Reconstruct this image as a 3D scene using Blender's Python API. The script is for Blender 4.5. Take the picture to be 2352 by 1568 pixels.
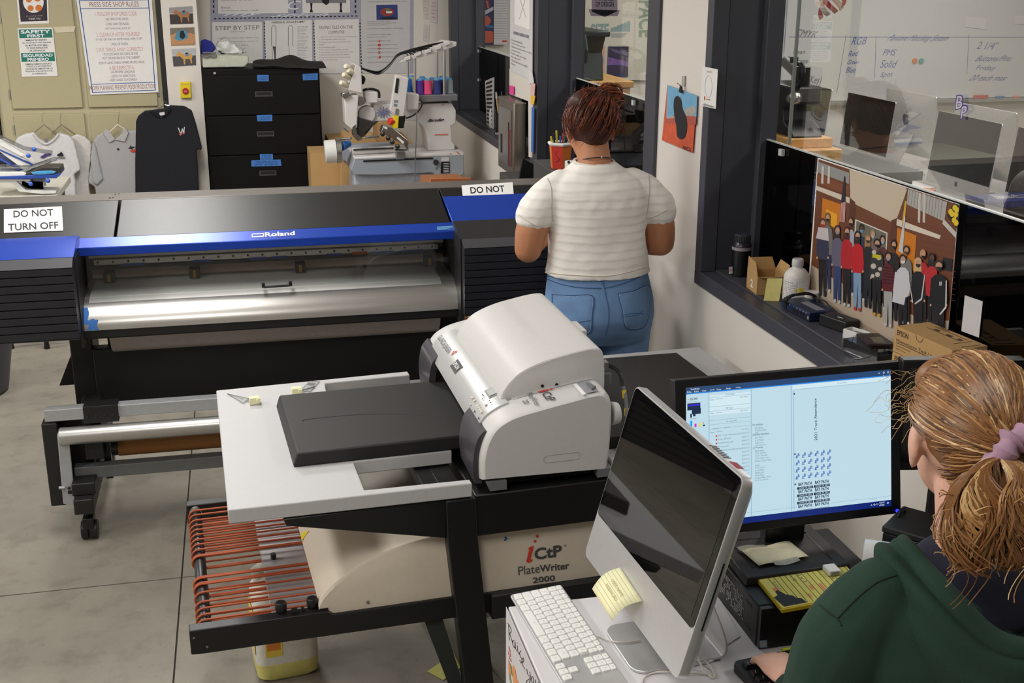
import bpy, bmesh, math, random
from mathutils import Vector as V, Matrix as Mx
random.seed(7)
SC = bpy.context.scene; COL = SC.collection; PI = math.pi
for o in list(bpy.data.objects): bpy.data.objects.remove(o)

# ---------------------------------------------------------------- camera
FPX, PITCH, ROLL, YAW, CAMH = 2710.945, 0.306726, 0.0030468, 0.224731, 2.1
C0 = V((0, 0, CAMH))
FW = V((math.sin(YAW)*math.cos(PITCH), math.cos(YAW)*math.cos(PITCH), -math.sin(PITCH)))
_r = V((math.cos(YAW), -math.sin(YAW), 0)); _u = _r.cross(FW)
RT = _r*math.cos(ROLL) + _u*math.sin(ROLL); UP = -_r*math.sin(ROLL) + _u*math.cos(ROLL)
cam = bpy.data.cameras.new('camera'); camo = bpy.data.objects.new('camera', cam); COL.objects.link(camo)
cam.sensor_width = 36; cam.lens = 36*FPX/2352; cam.clip_start = .05
camo.matrix_world = Mx(((RT.x, UP.x, -FW.x, 0), (RT.y, UP.y, -FW.y, 0), (RT.z, UP.z, -FW.z, CAMH), (0, 0, 0, 1)))
SC.camera = camo
# ---------------------------------------------------------------- world, exposure
w = bpy.data.worlds.new('world'); SC.world = w; w.use_nodes = True
w.node_tree.nodes['Background'].inputs[0].default_value = (.9, .95, 1, 1)
w.node_tree.nodes['Background'].inputs[1].default_value = .05
SC.view_settings.view_transform = 'Standard'; SC.view_settings.look = 'None'
SC.view_settings.exposure = 0.22; SC.view_settings.gamma = 1
SC.view_settings.use_curve_mapping = False
# ---------------------------------------------------------------- ceiling lamps (light part; troffers are built with the room)
CEIL = 2.95
LAMPS = [(-.45, 6.3), (-.45, 3.7), (-.45, 1.0), (-3.0, 6.3), (-3.0, 3.7), (-3.0, 1.0), (3.2, 7.4), (3.2, 4.6), (3.2, 1.8), (5.4, 7.4), (5.4, 4.6)]
LAMP_W = 40
def lamp_gain(x, y): return ((.55 if y < 2 else .55 if y < 5 else 1.1) if x > -1 else (.9 if y < 2 else 1.25)) if x < 2 else .62
for i, (x, y) in enumerate(LAMPS):
    l = bpy.data.lights.new('ceiling_lamp_light', 'AREA'); l.shape = 'RECTANGLE'; l.size = .55; l.size_y = 1.15
    l.energy = LAMP_W*lamp_gain(x, y); l.color = (1, .985, .962)
    lo = bpy.data.objects.new('ceiling_lamp_light', l); COL.objects.link(lo); lo.location = (x, y, CEIL-.035)

# ---------------------------------------------------------------- helpers
def ray(x, y): return FW + RT*((x-1176)/FPX) - UP*((y-784)/FPX)
def _on(x, y, ax, v):
    d = ray(x, y); return C0 + d*((v-C0[ax])/d[ax])
def oX(x, y, v): return _on(x, y, 0, v)      # the point of the plane X = v seen at (x, y)
def oY(x, y, v): return _on(x, y, 1, v)
def oZ(x, y, v): return _on(x, y, 2, v)
def oP(x, y, p, n):
    d = ray(x, y); return C0 + d*((V(p)-C0).dot(V(n))/d.dot(V(n)))
def lin(c):
    c = c/255; return c/12.92 if c <= .04045 else ((c+.055)/1.055)**2.4
MATS = {}
def mat(name, rgb, rough=.6, metal=0., bump=0., scale=60., var=.06, spec=.5, emit=0., alpha=1., stretch=None, coat=0.):
    if name in MATS: return MATS[name]
    m = bpy.data.materials.new(name); m.use_nodes = True; N = m.node_tree.nodes; L = m.node_tree.links
    b = N['Principled BSDF']; c = tuple(lin(k) for k in rgb)
    b.inputs['Roughness'].default_value = rough; b.inputs['Metallic'].default_value = metal
    b.inputs['Specular IOR Level'].default_value = spec; b.inputs['Coat Weight'].default_value = coat
    b.inputs['Base Color'].default_value = (*c, 1)
    if emit:
        b.inputs['Emission Color'].default_value = (*c, 1); b.inputs['Emission Strength'].default_value = emit
        b.inputs['Base Color'].default_value = (.01, .01, .01, 1)
    b.inputs['Alpha'].default_value = alpha
    if var or bump:
        tc = N.new('ShaderNodeTexCoord'); mp = N.new('ShaderNodeMapping'); nz = N.new('ShaderNodeTexNoise')
        nz.inputs['Scale'].default_value = scale; nz.inputs['Detail'].default_value = 3
        if stretch: mp.inputs['Scale'].default_value = stretch
        L.new(tc.outputs['Object'], mp.inputs[0]); L.new(mp.outputs[0], nz.inputs['Vector'])
        if var and not emit:
            r = N.new('ShaderNodeValToRGB'); r.color_ramp.elements[0].position = .3; r.color_ramp.elements[1].position = .7
            r.color_ramp.elements[0].color = (*[k*(1-var) for k in c], 1); r.color_ramp.elements[1].color = (*[min(1, k*(1+var)) for k in c], 1)
            L.new(nz.outputs['Fac'], r.inputs[0]); L.new(r.outputs[0], b.inputs['Base Color'])
        if bump:
            bp = N.new('ShaderNodeBump'); bp.inputs['Strength'].default_value = bump; bp.inputs['Distance'].default_value = .01
            L.new(nz.outputs['Fac'], bp.inputs['Height']); L.new(bp.outputs[0], b.inputs['Normal'])
    MATS[name] = m; return m
def glass(name, tint=(1, 1, 1), refl=.9, rough=.0, base=.05):
    if name in MATS: return MATS[name]
    m = bpy.data.materials.new(name); m.use_nodes = True; N = m.node_tree.nodes; L = m.node_tree.links
    N.remove(N['Principled BSDF']); t = N.new('ShaderNodeBsdfTransparent'); g = N.new('ShaderNodeBsdfGlossy')
    lw = N.new('ShaderNodeLayerWeight'); lw.inputs[0].default_value = .3
    mr = N.new('ShaderNodeMapRange'); mr.inputs['To Min'].default_value = base; mr.inputs['To Max'].default_value = refl
    mx = N.new('ShaderNodeMixShader'); g.inputs['Roughness'].default_value = rough; t.inputs[0].default_value = (*tint, 1)
    L.new(lw.outputs['Fresnel'], mr.inputs[0]); L.new(mr.outputs[0], mx.inputs[0])
    L.new(t.outputs[0], mx.inputs[1]); L.new(g.outputs[0], mx.inputs[2]); L.new(mx.outputs[0], N['Material Output'].inputs[0])
    MATS[name] = m; return m
_TX = {}
def text_polys(s, bold):
    k = (s, bold)
    if k not in _TX:
        cu = bpy.data.curves.new('t', 'FONT'); cu.body = s; cu.resolution_u = 3; cu.offset = bold
        ob = bpy.data.objects.new('t', cu); me = bpy.data.meshes.new_from_object(ob)
        vs = [v.co.copy() for v in me.vertices]; fs = [tuple(p.vertices) for p in me.polygons]
        bpy.data.objects.remove(ob); bpy.data.curves.remove(cu); bpy.data.meshes.remove(me)
        _TX[k] = (vs, fs)
    return _TX[k]
FRM = {}
class B:
    """collects shapes; build() links them as one mesh object"""
    def __init__(s, fr=None, m=None):
        s.bm = bmesh.new(); s.fr = fr.copy() if isinstance(fr, Mx) else (FRM[fr.name].copy() if fr is not None else Mx()); s.ms = []; s.k = 0
        if m is not None: s.m(m)
    def m(s, mt):
        if mt not in s.ms: s.ms.append(mt)
        s.k = s.ms.index(mt); return s
    def v(s, c): return s.bm.verts.new(s.fr @ V(c))
    def f(s, vs):
        try:
            fc = s.bm.faces.new(vs); fc.material_index = s.k; return fc
        except ValueError: return None
    def poly(s, pts): s.f([s.v(p) for p in pts]); return s
    def rings(s, R, caps=True, closed=True, loop=False):
        rs = [[s.v(p) for p in r] for r in R]; n = len(rs[0])
        pr = list(zip(rs[:-1], rs[1:])) + ([(rs[-1], rs[0])] if loop else [])
        for a, b in pr:
            for i in range(n if closed else n-1):
                j = (i+1) % n; s.f([a[i], a[j], b[j], b[i]])
        if caps and not loop: s.f(rs[0][::-1]); s.f(rs[-1])
        return s
    def prism(s, pts, vec): vec = V(vec); pts = [V(p) for p in pts]; return s.rings([pts, [p+vec for p in pts]])
    def box(s, x0, y0, z0, x1, y1, z1): return s.rings([[(x0, y0, z0), (x1, y0, z0), (x1, y1, z0), (x0, y1, z0)], [(x0, y0, z1), (x1, y0, z1), (x1, y1, z1), (x0, y1, z1)]])
    def bx(s, c, d): return s.box(c[0]-d[0]/2, c[1]-d[1]/2, c[2]-d[2]/2, c[0]+d[0]/2, c[1]+d[1]/2, c[2]+d[2]/2)
    def tube(s, pts, r, n=8, loop=False, flat=1.):
        pts = [V(p) for p in pts]; R = []; up = None; N = len(pts)
        for i, p in enumerate(pts):
            t = (pts[(i+1) % N if loop else min(i+1, N-1)] - pts[(i-1) % N if loop else max(i-1, 0)]).normalized()
            if up is None: up = V((0, 0, 1)) if abs(t.z) < .9 else V((0, 1, 0))
            a = t.cross(up).normalized(); up = a.cross(t).normalized(); rr = r[i] if isinstance(r, (list, tuple)) else r
            R.append([p + a*math.cos(2*PI*k/n)*rr + up*math.sin(2*PI*k/n)*rr*flat for k in range(n)])
        return s.rings(R, loop=loop)
    def cyl(s, p, q, r, r2=None, n=20): return s.tube([p, q], [r, r if r2 is None else r2], n)
    def lathe(s, c, prof, n=24, ax='z'):
        c = V(c); R = []
        for r, h in prof:
            ring = []
            for k in range(n):
                a = 2*PI*k/n; x, y = r*math.cos(a), r*math.sin(a)
                ring.append(c + (V((x, y, h)) if ax == 'z' else V((h, x, y)) if ax == 'x' else V((x, h, -y))))
            R.append(ring)
        return s.rings(R)
    def ball(s, c, r, n=16, rot=None):
        r = (r, r, r) if not isinstance(r, (tuple, list)) else r; R = []; c = V(c); h = n//2+1
        for i in range(h+1):
            a = max(.03, min(PI-.03, PI*i/h)); R.append([c + ((rot @ V(q)) if rot else V(q)) for q in [(r[0]*math.sin(a)*math.cos(2*PI*k/n), r[1]*math.sin(a)*math.sin(2*PI*k/n), -r[2]*math.cos(a)) for k in range(n)]])
        return s.rings(R)
    def grid(s, fn, nu, nv):
        g = [[s.v(fn(i/nu, j/nv)) for j in range(nv+1)] for i in range(nu+1)]
        for i in range(nu):
            for j in range(nv): s.f([g[i][j], g[i+1][j], g[i+1][j+1], g[i][j+1]])
        return s
    def text(s, t, bl, br, tl, bold=0., shear=0.):
        """fills the parallelogram bl-br-tl with lettering"""
        vs, fs = text_polys(t, bold)
        if not vs: return s
        x0 = min(v.x for v in vs); x1 = max(v.x for v in vs); y0 = min(v.y for v in vs); y1 = max(v.y for v in vs)
        bl, br, tl = V(bl), V(br), V(tl); ex = br-bl; ey = tl-bl
        nv = [s.v(bl + ex*((v.x-x0)/(x1-x0) + shear*(v.y-y0)/(y1-y0)) + ey*((v.y-y0)/(y1-y0))) for v in vs]
        for f in fs: s.f([nv[i] for i in f])
        return s
    def disc(s, c, ex, ey, n=20): c, ex, ey = V(c), V(ex), V(ey); return s.poly([c + ex*math.cos(2*PI*k/n) + ey*math.sin(2*PI*k/n) for k in range(n)])
    def build(s, name, parent=None, bev=0., seg=2, sub=0, smooth=None, solid=0., remesh=0., sm=0, fixn=True):
        if parent is not None and parent.name in FRM:
            inv = FRM[parent.name].inverted()
            for v in s.bm.verts: v.co = inv @ v.co
        if fixn: bmesh.ops.recalc_face_normals(s.bm, faces=s.bm.faces)
        me = bpy.data.meshes.new(name); s.bm.to_mesh(me); s.bm.free()
        for mt in s.ms: me.materials.append(mt)
        o = bpy.data.objects.new(name, me); COL.objects.link(o)
        if parent is not None:
            o.parent = parent; FRM[o.name] = FRM.get(parent.name, Mx())
        if smooth is None: smooth = bool(bev or sub or remesh)
        if smooth:
            for p in me.polygons: p.use_smooth = True
            if not (sub or remesh): me.set_sharp_from_angle(angle=math.radians(38))
        if solid:
            md = o.modifiers.new('thick', 'SOLIDIFY'); md.thickness = solid; md.offset = 0
        if remesh:
            md = o.modifiers.new('skin', 'REMESH'); md.mode = 'VOXEL'; md.voxel_size = remesh; md.use_smooth_shade = True
        if sm:
            md = o.modifiers.new('relax', 'SMOOTH'); md.iterations = sm; md.factor = .5
        if bev:
            md = o.modifiers.new('edge', 'BEVEL'); md.width = bev; md.segments = seg; md.limit_method = 'ANGLE'; md.angle_limit = math.radians(40); md.harden_normals = False
        if sub:
            md = o.modifiers.new('sub', 'SUBSURF'); md.levels = sub; md.render_levels = sub
        return o
def tag(o, label=None, cat=None, group=None, kind=None):
    if label: o['label'] = label
    if cat: o['category'] = cat
    if group: o['group'] = group
    if kind: o['kind'] = kind
    return o
def thing(name, label, cat, loc=(0, 0, 0), rz=0., group=None, mw=None):
    o = bpy.data.objects.new(name, None); COL.objects.link(o); o.empty_display_size = .05
    M = mw if mw is not None else Mx.Translation(V(loc)) @ Mx.Rotation(rz, 4, 'Z')
    o.matrix_world = M; FRM[o.name] = M.copy(); return tag(o, label, cat, group)
def dup(root, label=None, mw=None, group=None):
    c = root.copy(); COL.objects.link(c); FRM[c.name] = (mw or FRM.get(root.name, Mx())).copy()
    if root.parent is None and mw is not None: c.matrix_world = mw
    if label: c['label'] = label
    for ch in list(root.children):
        k = dup(ch); k.parent = c
    return c
def struct(b, name, **k): return tag(b.build(name, **k), kind='structure')
def lerp(a, b, t): return a + (b-a)*t
def rrect(x0, y0, x1, y1, r, n=5):
    P = []
    for cx, cy, a0 in ((x1-r, y1-r, 0), (x0+r, y1-r, PI/2), (x0+r, y0+r, PI), (x1-r, y0+r, 1.5*PI)):
        for k in range(n+1):
            a = a0 + PI/2*k/n; P.append((cx+r*math.cos(a), cy+r*math.sin(a)))
    return P
def spline(P, n=8):
    P = [V(p) for p in P]; out = []
    for i in range(len(P)-1):
        a, b, c, d = P[max(i-1, 0)], P[i], P[i+1], P[min(i+2, len(P)-1)]
        for k in range(n):
            t = k/n; out.append(.5*((2*b) + (c-a)*t + (2*a-5*b+4*c-d)*t*t + (3*b-a-3*c+d)*t**3))
    return out + [P[-1]]

# ---------------------------------------------------------------- materials
WALL = mat('white_wall_paint', (225, 219, 211), .75, bump=.05, scale=180, var=.02)
LABWALL = mat('lab_wall_paint', (208, 203, 190), .75, bump=.04, scale=180, var=.02)
SLATE = mat('slate_painted_steel', (66, 67, 76), .45, bump=.05, scale=300, var=.04)
BLACK = mat('black_powder_coat', (24, 23, 24), .5, bump=.04, scale=400)
BLACKP = mat('black_plastic', (20, 20, 22), .38, var=.05)
CHAR = mat('charcoal_plastic', (40, 40, 46), .5, bump=.03, scale=500)
WHITEP = mat('white_plastic', (226, 225, 222), .4, var=.02)
OFFW = mat('off_white_plastic', (220, 215, 205), .5, var=.02)
PAPER = mat('white_paper', (232, 230, 228), .8, var=.015, scale=20)
PAPERG = mat('grey_white_paper', (206, 204, 206), .85, var=.02, scale=20)
INK = mat('black_ink', (25, 26, 30), .7, var=0)
GREYINK = mat('grey_ink', (120, 118, 118), .8, var=0)
STEEL = mat('brushed_steel', (190, 188, 184), .3, 1, bump=.03, scale=80, stretch=(.05, 1, 1))
ALU = mat('aluminium', (200, 199, 197), .34, .9, var=.03)
GREYM = mat('grey_painted_metal', (128, 129, 132), .45, .35, var=.04)
DGREY = mat('dark_grey_metal', (74, 74, 74), .5, .2)
BLUE = mat('blue_metallic_paint', (24, 66, 176), .34, .3, var=.03)
TAPE = mat('blue_masking_tape', (66, 126, 204), .8, bump=.15, scale=150)
RED = mat('red_print', (206, 58, 40), .7, var=0)
YELL = mat('yellow_plastic', (232, 205, 30), .5, var=.02)
CARD = mat('brown_cardboard', (190, 152, 100), .85, bump=.05, scale=120, stretch=(1, 1, 12))
GLASS = glass('clear_glass', (1, 1, 1), .26, 0, .015)
# ================================================================ the room
def concrete():
    m = bpy.data.materials.new('worn_concrete'); m.use_nodes = True; N = m.node_tree.nodes; L = m.node_tree.links; b = N['Principled BSDF']
    tc = N.new('ShaderNodeTexCoord')
    def noise(sc, det, lo, hi, ca, cb):
        n = N.new('ShaderNodeTexNoise'); n.inputs['Scale'].default_value = sc; n.inputs['Detail'].default_value = det; n.inputs['Roughness'].default_value = .65
        r = N.new('ShaderNodeValToRGB'); r.color_ramp.elements[0].position = lo; r.color_ramp.elements[1].position = hi
        r.color_ramp.elements[0].color = (*ca, 1); r.color_ramp.elements[1].color = (*cb, 1)
        L.new(tc.outputs['Object'], n.inputs['Vector']); L.new(n.outputs['Fac'], r.inputs[0]); return r, n
    a, na = noise(1.3, 8, .3, .72, (.185, .166, .134), (.30, .273, .225))
    c, _ = noise(9, 6, .36, .5, (.55, .53, .5), (1, 1, 1))
    d, _ = noise(70, 2, .27, .33, (.45, .45, .45), (1, 1, 1))
    for src, fac in ((c, .4), (d, .55)):
        mx = N.new('ShaderNodeMixRGB'); mx.blend_type = 'MULTIPLY'; mx.inputs[0].default_value = fac
        L.new(a.outputs[0], mx.inputs[1]); L.new(src.outputs[0], mx.inputs[2]); a = mx
    L.new(a.outputs[0], b.inputs['Base Color']); b.inputs['Roughness'].default_value = .55
    bp = N.new('ShaderNodeBump'); bp.inputs['Strength'].default_value = .08; L.new(na.outputs['Fac'], bp.inputs['Height']); L.new(bp.outputs[0], b.inputs['Normal'])
    return m
CONC = concrete(); JOINT = mat('joint_filler', (52, 46, 40), .9)
b = B(m=JOINT).box(-5, -3, -.12, 8.5, 9.4, -.004)
b.m(CONC)
xs = [-5, -3.33, -.312, 2.7, 5.7, 8.5]; ys = [-3, .95, 3.97, 6.99, 9.4]
for i in range(5):
    for j in range(4): b.box(xs[i]+.003, ys[j]+.003, -.1, xs[i+1]-.003, ys[j+1]-.003, 0)
struct(b, 'floor')
CEILM = mat('ceiling_tile', (225, 222, 215), .9, bump=.2, scale=90)
struct(B(m=CEILM).box(-5, -3, CEIL, 8.5, 9.4, CEIL+.1), 'ceiling')
YB = 9.15
struct(B(m=WALL).box(-5, YB, 0, 1.6, YB+.25, CEIL).m(LABWALL).box(1.84, YB, 0, 8.5, YB+.25, CEIL), 'wall_back')
struct(B(m=WALL).box(-5.2, -3, 0, -5, 9.4, CEIL), 'wall_left')
struct(B(m=WALL).box(-5, -3.2, 0, 8.5, -3, CEIL), 'wall_front')
struct(B(m=LABWALL).box(8.5, -3, 0, 8.7, 9.4, CEIL), 'wall_lab')
XW, XG = 1.6, 1.80
W1 = (0.9, 3.945); W2 = (4.435, 9.14)
b = B(m=WALL)
b.box(XW, -3, 0, 1.84, 9.15, 1.0)
b.box(XW, -3, 1.0, 1.84, W1[0], CEIL); b.box(XW, W1[1], 1.0, 1.84, W2[0], CEIL); b.box(XW, -3, 2.55, 1.84, 9.15, CEIL)
struct(b, 'wall_right')
def window(n, y0, y1, posts, panes):
    """steel casing with reveal, tinted lower guard and clear upper panes"""
    f = B(m=SLATE)
    f.box(XW-.014, y0, 1.0, XW+.045, y1, 1.052); f.box(XW+.045, y0, 1.0, 1.85, y1, 1.058)
    for ya, yb in posts:
        f.box(XW-.014, ya, 1.052, XW+.045, yb, 2.55); f.box(XW+.045, ya+.004, 1.058, 1.85, yb-.004, 2.55)
        f.box(XG-.028, ya-.03, 1.058, XG+.03, yb+.03, 2.55)
    f.box(XW-.014, y0, 2.5, 1.85, y1, 2.55)
    o = struct(f, 'window_%d' % n, bev=.003)
    TINT = glass('dark_tinted_acrylic', (.1, .1, .11), .55, .02, .035)
    EDGE = mat('acrylic_edge', (206, 210, 206), .3, var=0)
    for ya, yb in panes:
        g = B(m=TINT).box(XG-.004, ya, 1.058, XG+.004, yb, 1.526).build('lower_pane', o)
        B(m=EDGE).box(XG-.005, ya, 1.526, XG+.005, yb, 1.53).build('pane_edge', g)
        sw = .033 if n == 1 else 0.   # the near sliding pane is turned slightly to place its reflections
        B(m=GLASS).prism([(XG+.018-(yb-2.4)*sw, yb, 1.533), (XG+.018-(ya-2.4)*sw, ya, 1.533), (XG+.018-(ya-2.4)*sw, ya, 2.5), (XG+.018-(yb-2.4)*sw, yb, 2.5)], (.005, 0, 0)).build('upper_pane', o)
    return o
wn1 = window(1, W1[0], W1[1], [(3.889, 3.945), (.9, .96)], [(.96, 3.88)])
wn2 = window(2, W2[0], W2[1], [(4.435, 4.564), (6.34, 6.495), (9.03, 9.13)], [(4.57, 6.335), (6.50, 9.025)])
tag(B(m=mat('pane_joint', (150, 156, 152), .3, var=0)).box(XG+.012, 3.72, 1.53, XG+.022, 3.728, 2.5).build('pane_joint', wn1))
tag(B(m=MATS['pane_joint']).box(XG+.012, 7.62, 1.53, XG+.022, 7.628, 2.5).build('pane_joint', wn2))
cl = B(m=PAPERG)
for (x, y) in ((1795, 350), (1283, 191), (1387, 213), (1455, 236), (1098, 117), (1098, 183)):
    p = oX(x, y, XG-.012); c = B(m=PAPERG).bx(p, (.012, .026, .022)); c.build('pane_clip', wn1 if x > 1600 else wn2)
# ceiling troffers, one thing each
LAMPM = mat('lit_diffuser', (255, 246, 230), emit=2.2, var=0)
def troffer(x, y, lab):
    t = thing('ceiling_light', lab, 'ceiling light', (x, y, CEIL), group='ceiling lights')
    f = B(t, WHITEP)
    for s in (-1, 1): f.box(s*.3-.015, -.6, -.03, s*.3+.015, .6, 0); f.box(-.3, s*.6-.015, -.03, .3, s*.6+.015, 0)
    f.build('housing', t); B(t, LAMPM).box(-.285, -.585, -.012, .285, .585, -.004).build('diffuser', t)
for x, y in LAMPS: troffer(x, y, 'white rectangular ceiling light flush with the ceiling')
# ================================================================ the wide-format printer
HOODM = mat('black_satin_steel', (22, 21, 21), .42, .25, bump=.04, scale=60, stretch=(.2, 3, 3), var=.05)
STRIPM = mat('grey_satin_strip', (122, 117, 112), .38, .5, stretch=(.1, 1, 1))
LOUV = mat('louvre_plastic', (38, 38, 45), .5)
rp = thing('large_format_printer', 'wide black and blue roll-fed printer with DO NOT signs, on its own stand', 'printer', (.1, 4.7, 0))
def prof(b, pts, x0, x1): return b.prism([(x0, y, z) for y, z in pts], (x1-x0, 0, 0))
HOOD = ((0, 4.62, 1.12), V((0, -.085, .31)).normalized())
BARP = ((0, 4.55, 1.098), V((0, -.022, .07)).normalized())
hood = lambda x, y, o=.002: oP(x, y, V(HOOD[0])+HOOD[1]*o, HOOD[1])
barp = lambda x, y, o=.001: oP(x, y, V(BARP[0])+BARP[1]*o, BARP[1])
# upper body
b = B(m=HOODM); prof(b, [(4.62, 1.12), (4.93, 1.205), (4.93, 1.17), (4.645, 1.085)], -.488, .80); b.build('hood_panel', rp, bev=.003)
b = B(m=HOODM); prof(b, [(4.615, 1.118), (4.93, 1.2045), (4.93, 1.17), (4.645, 1.085)], -1.38, -.496); b.build('hood_panel', rp, bev=.003); b = B(m=HOODM); prof(b, [(4.66, 1.085), (4.925, 1.16), (4.925, .84), (4.62, .84)], -1.38, -.63); b.build('hood_panel', rp, bev=.003)
b = B(m=HOODM); prof(b, [(4.60, 1.114), (4.93, 1.2045), (4.93, .84), (4.60, .84)], .806, 1.33); b.build('hood_panel', rp, bev=.003)
b = B(m=STRIPM); prof(b, [(4.932, 1.206), (5.07, 1.208), (5.07, .84), (4.932, .84)], -1.38, 1.33); b.build('top_strip', rp, bev=.002)
b = B(m=mat('screw_steel', (170, 168, 165), .3, .9))
for x, y in ((252, 455), (259, 454), (265, 447), (273, 446)):
    p = oZ(x, y, 1.207); b.cyl(p, p+V((0, 0, .004)), .004, n=10)
b.build('screw', rp)
# towers
def tower(x0, x1, blue):
    t = B(m=LOUV); n = 9
    pts = [(4.62, .80), (4.36, .80)]
    for k in range(n):
        z = .806 + (1.073-.806)*k/n; dz = (1.073-.806)/n
        pts += [(4.362, z), (4.352, z+.002), (4.348, z+dz-.003), (4.356, z+dz-.002)]
    pts += [(4.35, 1.073), (4.40, 1.097), (4.62, 1.10)]
    prof(t, pts, x0, x1); o = t.build('side_housing', rp)
    g = B(m=mat('housing_bevel_grey', (72, 72, 76), .45, .1)); prof(g, [(4.348, 1.0735), (4.399, 1.099), (4.404, 1.097), (4.353, 1.071)], x0-.001, x1+.001); g.build('bevel', o)
    return o
lt = tower(-1.38, -.622, 0); rt = tower(.806, 1.32, 1)
b = B(m=BLUE); prof(b, [(4.402, 1.099), (4.53, 1.136), (4.60, 1.136), (4.60, 1.098)], -1.38, -.618); b.build('blue_top', lt, bev=.002)
b = B(m=BLACK); prof(b, [(4.402, 1.099), (4.604, 1.128), (4.604, 1.098)], .806, 1.32); b.build('top_slope', rt)
b = B(m=BLUE); prof(b, [(4.606, 1.122), (4.835, 1.186), (4.835, 1.17), (4.606, 1.10)], .806, 1.325); b.build('blue_top', rt, bev=.002)
B(m=BLACK).box(.80, 4.40, .75, .812, 4.62, 1.10).build('cheek_plate', rp); B(m=BLACK).box(-.628, 4.42, .75, -.618, 4.62, 1.09).build('cheek_plate', rp)
# front cover: blue bar, clear window, handle
fc = B(m=BLUE); prof(fc, [(4.55, 1.066), (4.55, 1.098), (4.62, 1.12), (4.645, 1.11), (4.60, 1.066)], -.624, .832); fc = fc.build('front_cover', rp, bev=.0025)
WHT = mat('white_print', (235, 238, 245), .6, var=0); LBL = mat('pale_blue_print', (120, 190, 230), .6, var=0)
lg = B(m=WHT).text('Roland', barp(608.5, 543.6), barp(677.5, 539.8), barp(608, 533.6), .03)
for q in (((578, 536.6), (606, 535.1), (606, 537), (578, 538.5)), ((578, 542.5), (606, 541), (606, 543.8), (578, 545.3)), ((578, 536.6), (580, 536.5), (580, 545), (578, 545.2)), ((604, 535.2), (606, 535.1), (606, 543.8), (604, 543.9))): lg.poly([barp(*p) for p in q])
lg.m(LBL)
for k, L in enumerate((44, 36, 38, 30, 44)): lg.poly([barp(1004, 520.5+k*1.7), barp(1004+L, 518.2+k*1.7), barp(1004+L, 519+k*1.7), barp(1004, 521.3+k*1.7)])
lg.build('lettering', fc)
WIN = glass('cover_window', (.93, .94, .93), .30, .02, .02)
b = B(m=WIN); b.rings([[(x, 4.552, 1.066), (x, 4.535, .92), (x, 4.527, .914), (x, 4.531, .914), (x, 4.539, .92), (x, 4.556, 1.066)] for x in (-.60, .80)]); b.build('clear_window', fc)
b = B(m=BLACKP)
p, q = oY(605, 656, 4.53), oY(667, 652, 4.53)
b.tube([p+V((0, -.022, 0)), q+V((0, -.022, 0))], .0045, 8); b.bx(p+V((0, -.01, .004)), (.012, .03, .012)); b.bx(q+V((0, -.01, .004)), (.012, .03, .012)); b.build('handle', fc)
# works behind the window
b = B(m=mat('inner_panel', (196, 178, 168), .6)); b.box(-.62, 4.86, .84, .81, 4.9, 1.08); b.box(-.62, 4.66, 1.055, .81, 4.88, 1.065); b.build('inner_back', rp)
b = B(m=mat('inner_beam_grey', (226, 226, 223), .5, 0)); b.box(-.62, 4.80, .998, .80, 4.86, 1.050); bm_ = b.build('carriage_beam', rp, bev=.002)
b = B(m=mat('rail_steel', (226, 226, 224), .35, .2)); b.box(-.60, 4.785, .973, .775, 4.80, .995); rl = b.build('guide_rail', rp, bev=.002)
b = B(m=INK)
for k in range(24): x = -.585+k*.058; b.cyl((x, 4.7855, .986), (x, 4.783, .986), .0045, n=8)
for k in range(5): x = -.50+k*.29; b.cyl((x, 4.801, 1.024), (x, 4.797, 1.024), .006, n=8)
b.build('screw', rl)
b = B(m=BLUE)
for x, L in ((-.50, .09), (-.22, .07), (.0, .07), (.09, .06), (.31, .06), (.50, .09), (.62, .09)): b.box(x, 4.780, .968, x+L, 4.786, .976)
b.m(mat('orange_label', (200, 92, 40), .6)).box(.415, 4.779, .968, .475, 4.786, .978)
b.build('marker_label', rl)
B(m=BLACKP).box(-.62, 4.79, .955, .80, 4.84, .968).build('dark_channel', rp)
b = B(m=BLACKP)
for x, y in ((252, 643), (448, 637), (690, 625), (985, 608)):
    p = oY(x, y, 4.77); r_ = B(m=BLACKP).box(p.x-.02, 4.745, .912, p.x+.02, 4.80, .95).m(mat('brass', (150, 116, 50), .4, .8)).box(p.x-.007, 4.74, .914, p.x+.007, 4.746, .945); r_.build('pinch_roller', rp, bev=.002)
b.bm.free()
# platen and curved apron
AP = [(4.86, .905), (4.60, .905), (4.555, .899), (4.52, .884), (4.493, .860), (4.474, .83), (4.466, .80)]
apc = spline([(0, y, z) for y, z in AP], 5)
def apt(x, t, off=.0):
    i = min(int(t*(len(apc)-1)), len(apc)-2); fr = t*(len(apc)-1)-i; p = lerp(apc[i], apc[i+1], fr); d = (apc[i+1]-apc[i]).normalized(); n = V((0, d.z, -d.y))
    if n.z < 0 and abs(n.z) > .05 or (abs(n.z) <= .05 and n.y > 0): n = -n
    return V((x, p.y, p.z)) + n*off
ap = B(m=mat('platen_steel', (196, 194, 190), .30, .85, bump=.02, scale=40, stretch=(.05, 2, 2)))
ap.rings([[V((x, p.y, p.z)) for p in apc] + [V((x, 4.50, .80)), V((x, 4.86, .86))] for x in (-.655, .80)]); apo = ap.build('platen', rp, smooth=True)
sh = B(m=mat('print_media', (225, 224, 222), .45, var=.01)); sh.grid(lambda u, v: apt(lerp(-.60, .745, u), lerp(.02, .455, v), .0015), 2, 14); sh.build('loaded_media', rp, smooth=True, solid=.0008)
t = B(m=TAPE)
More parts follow.
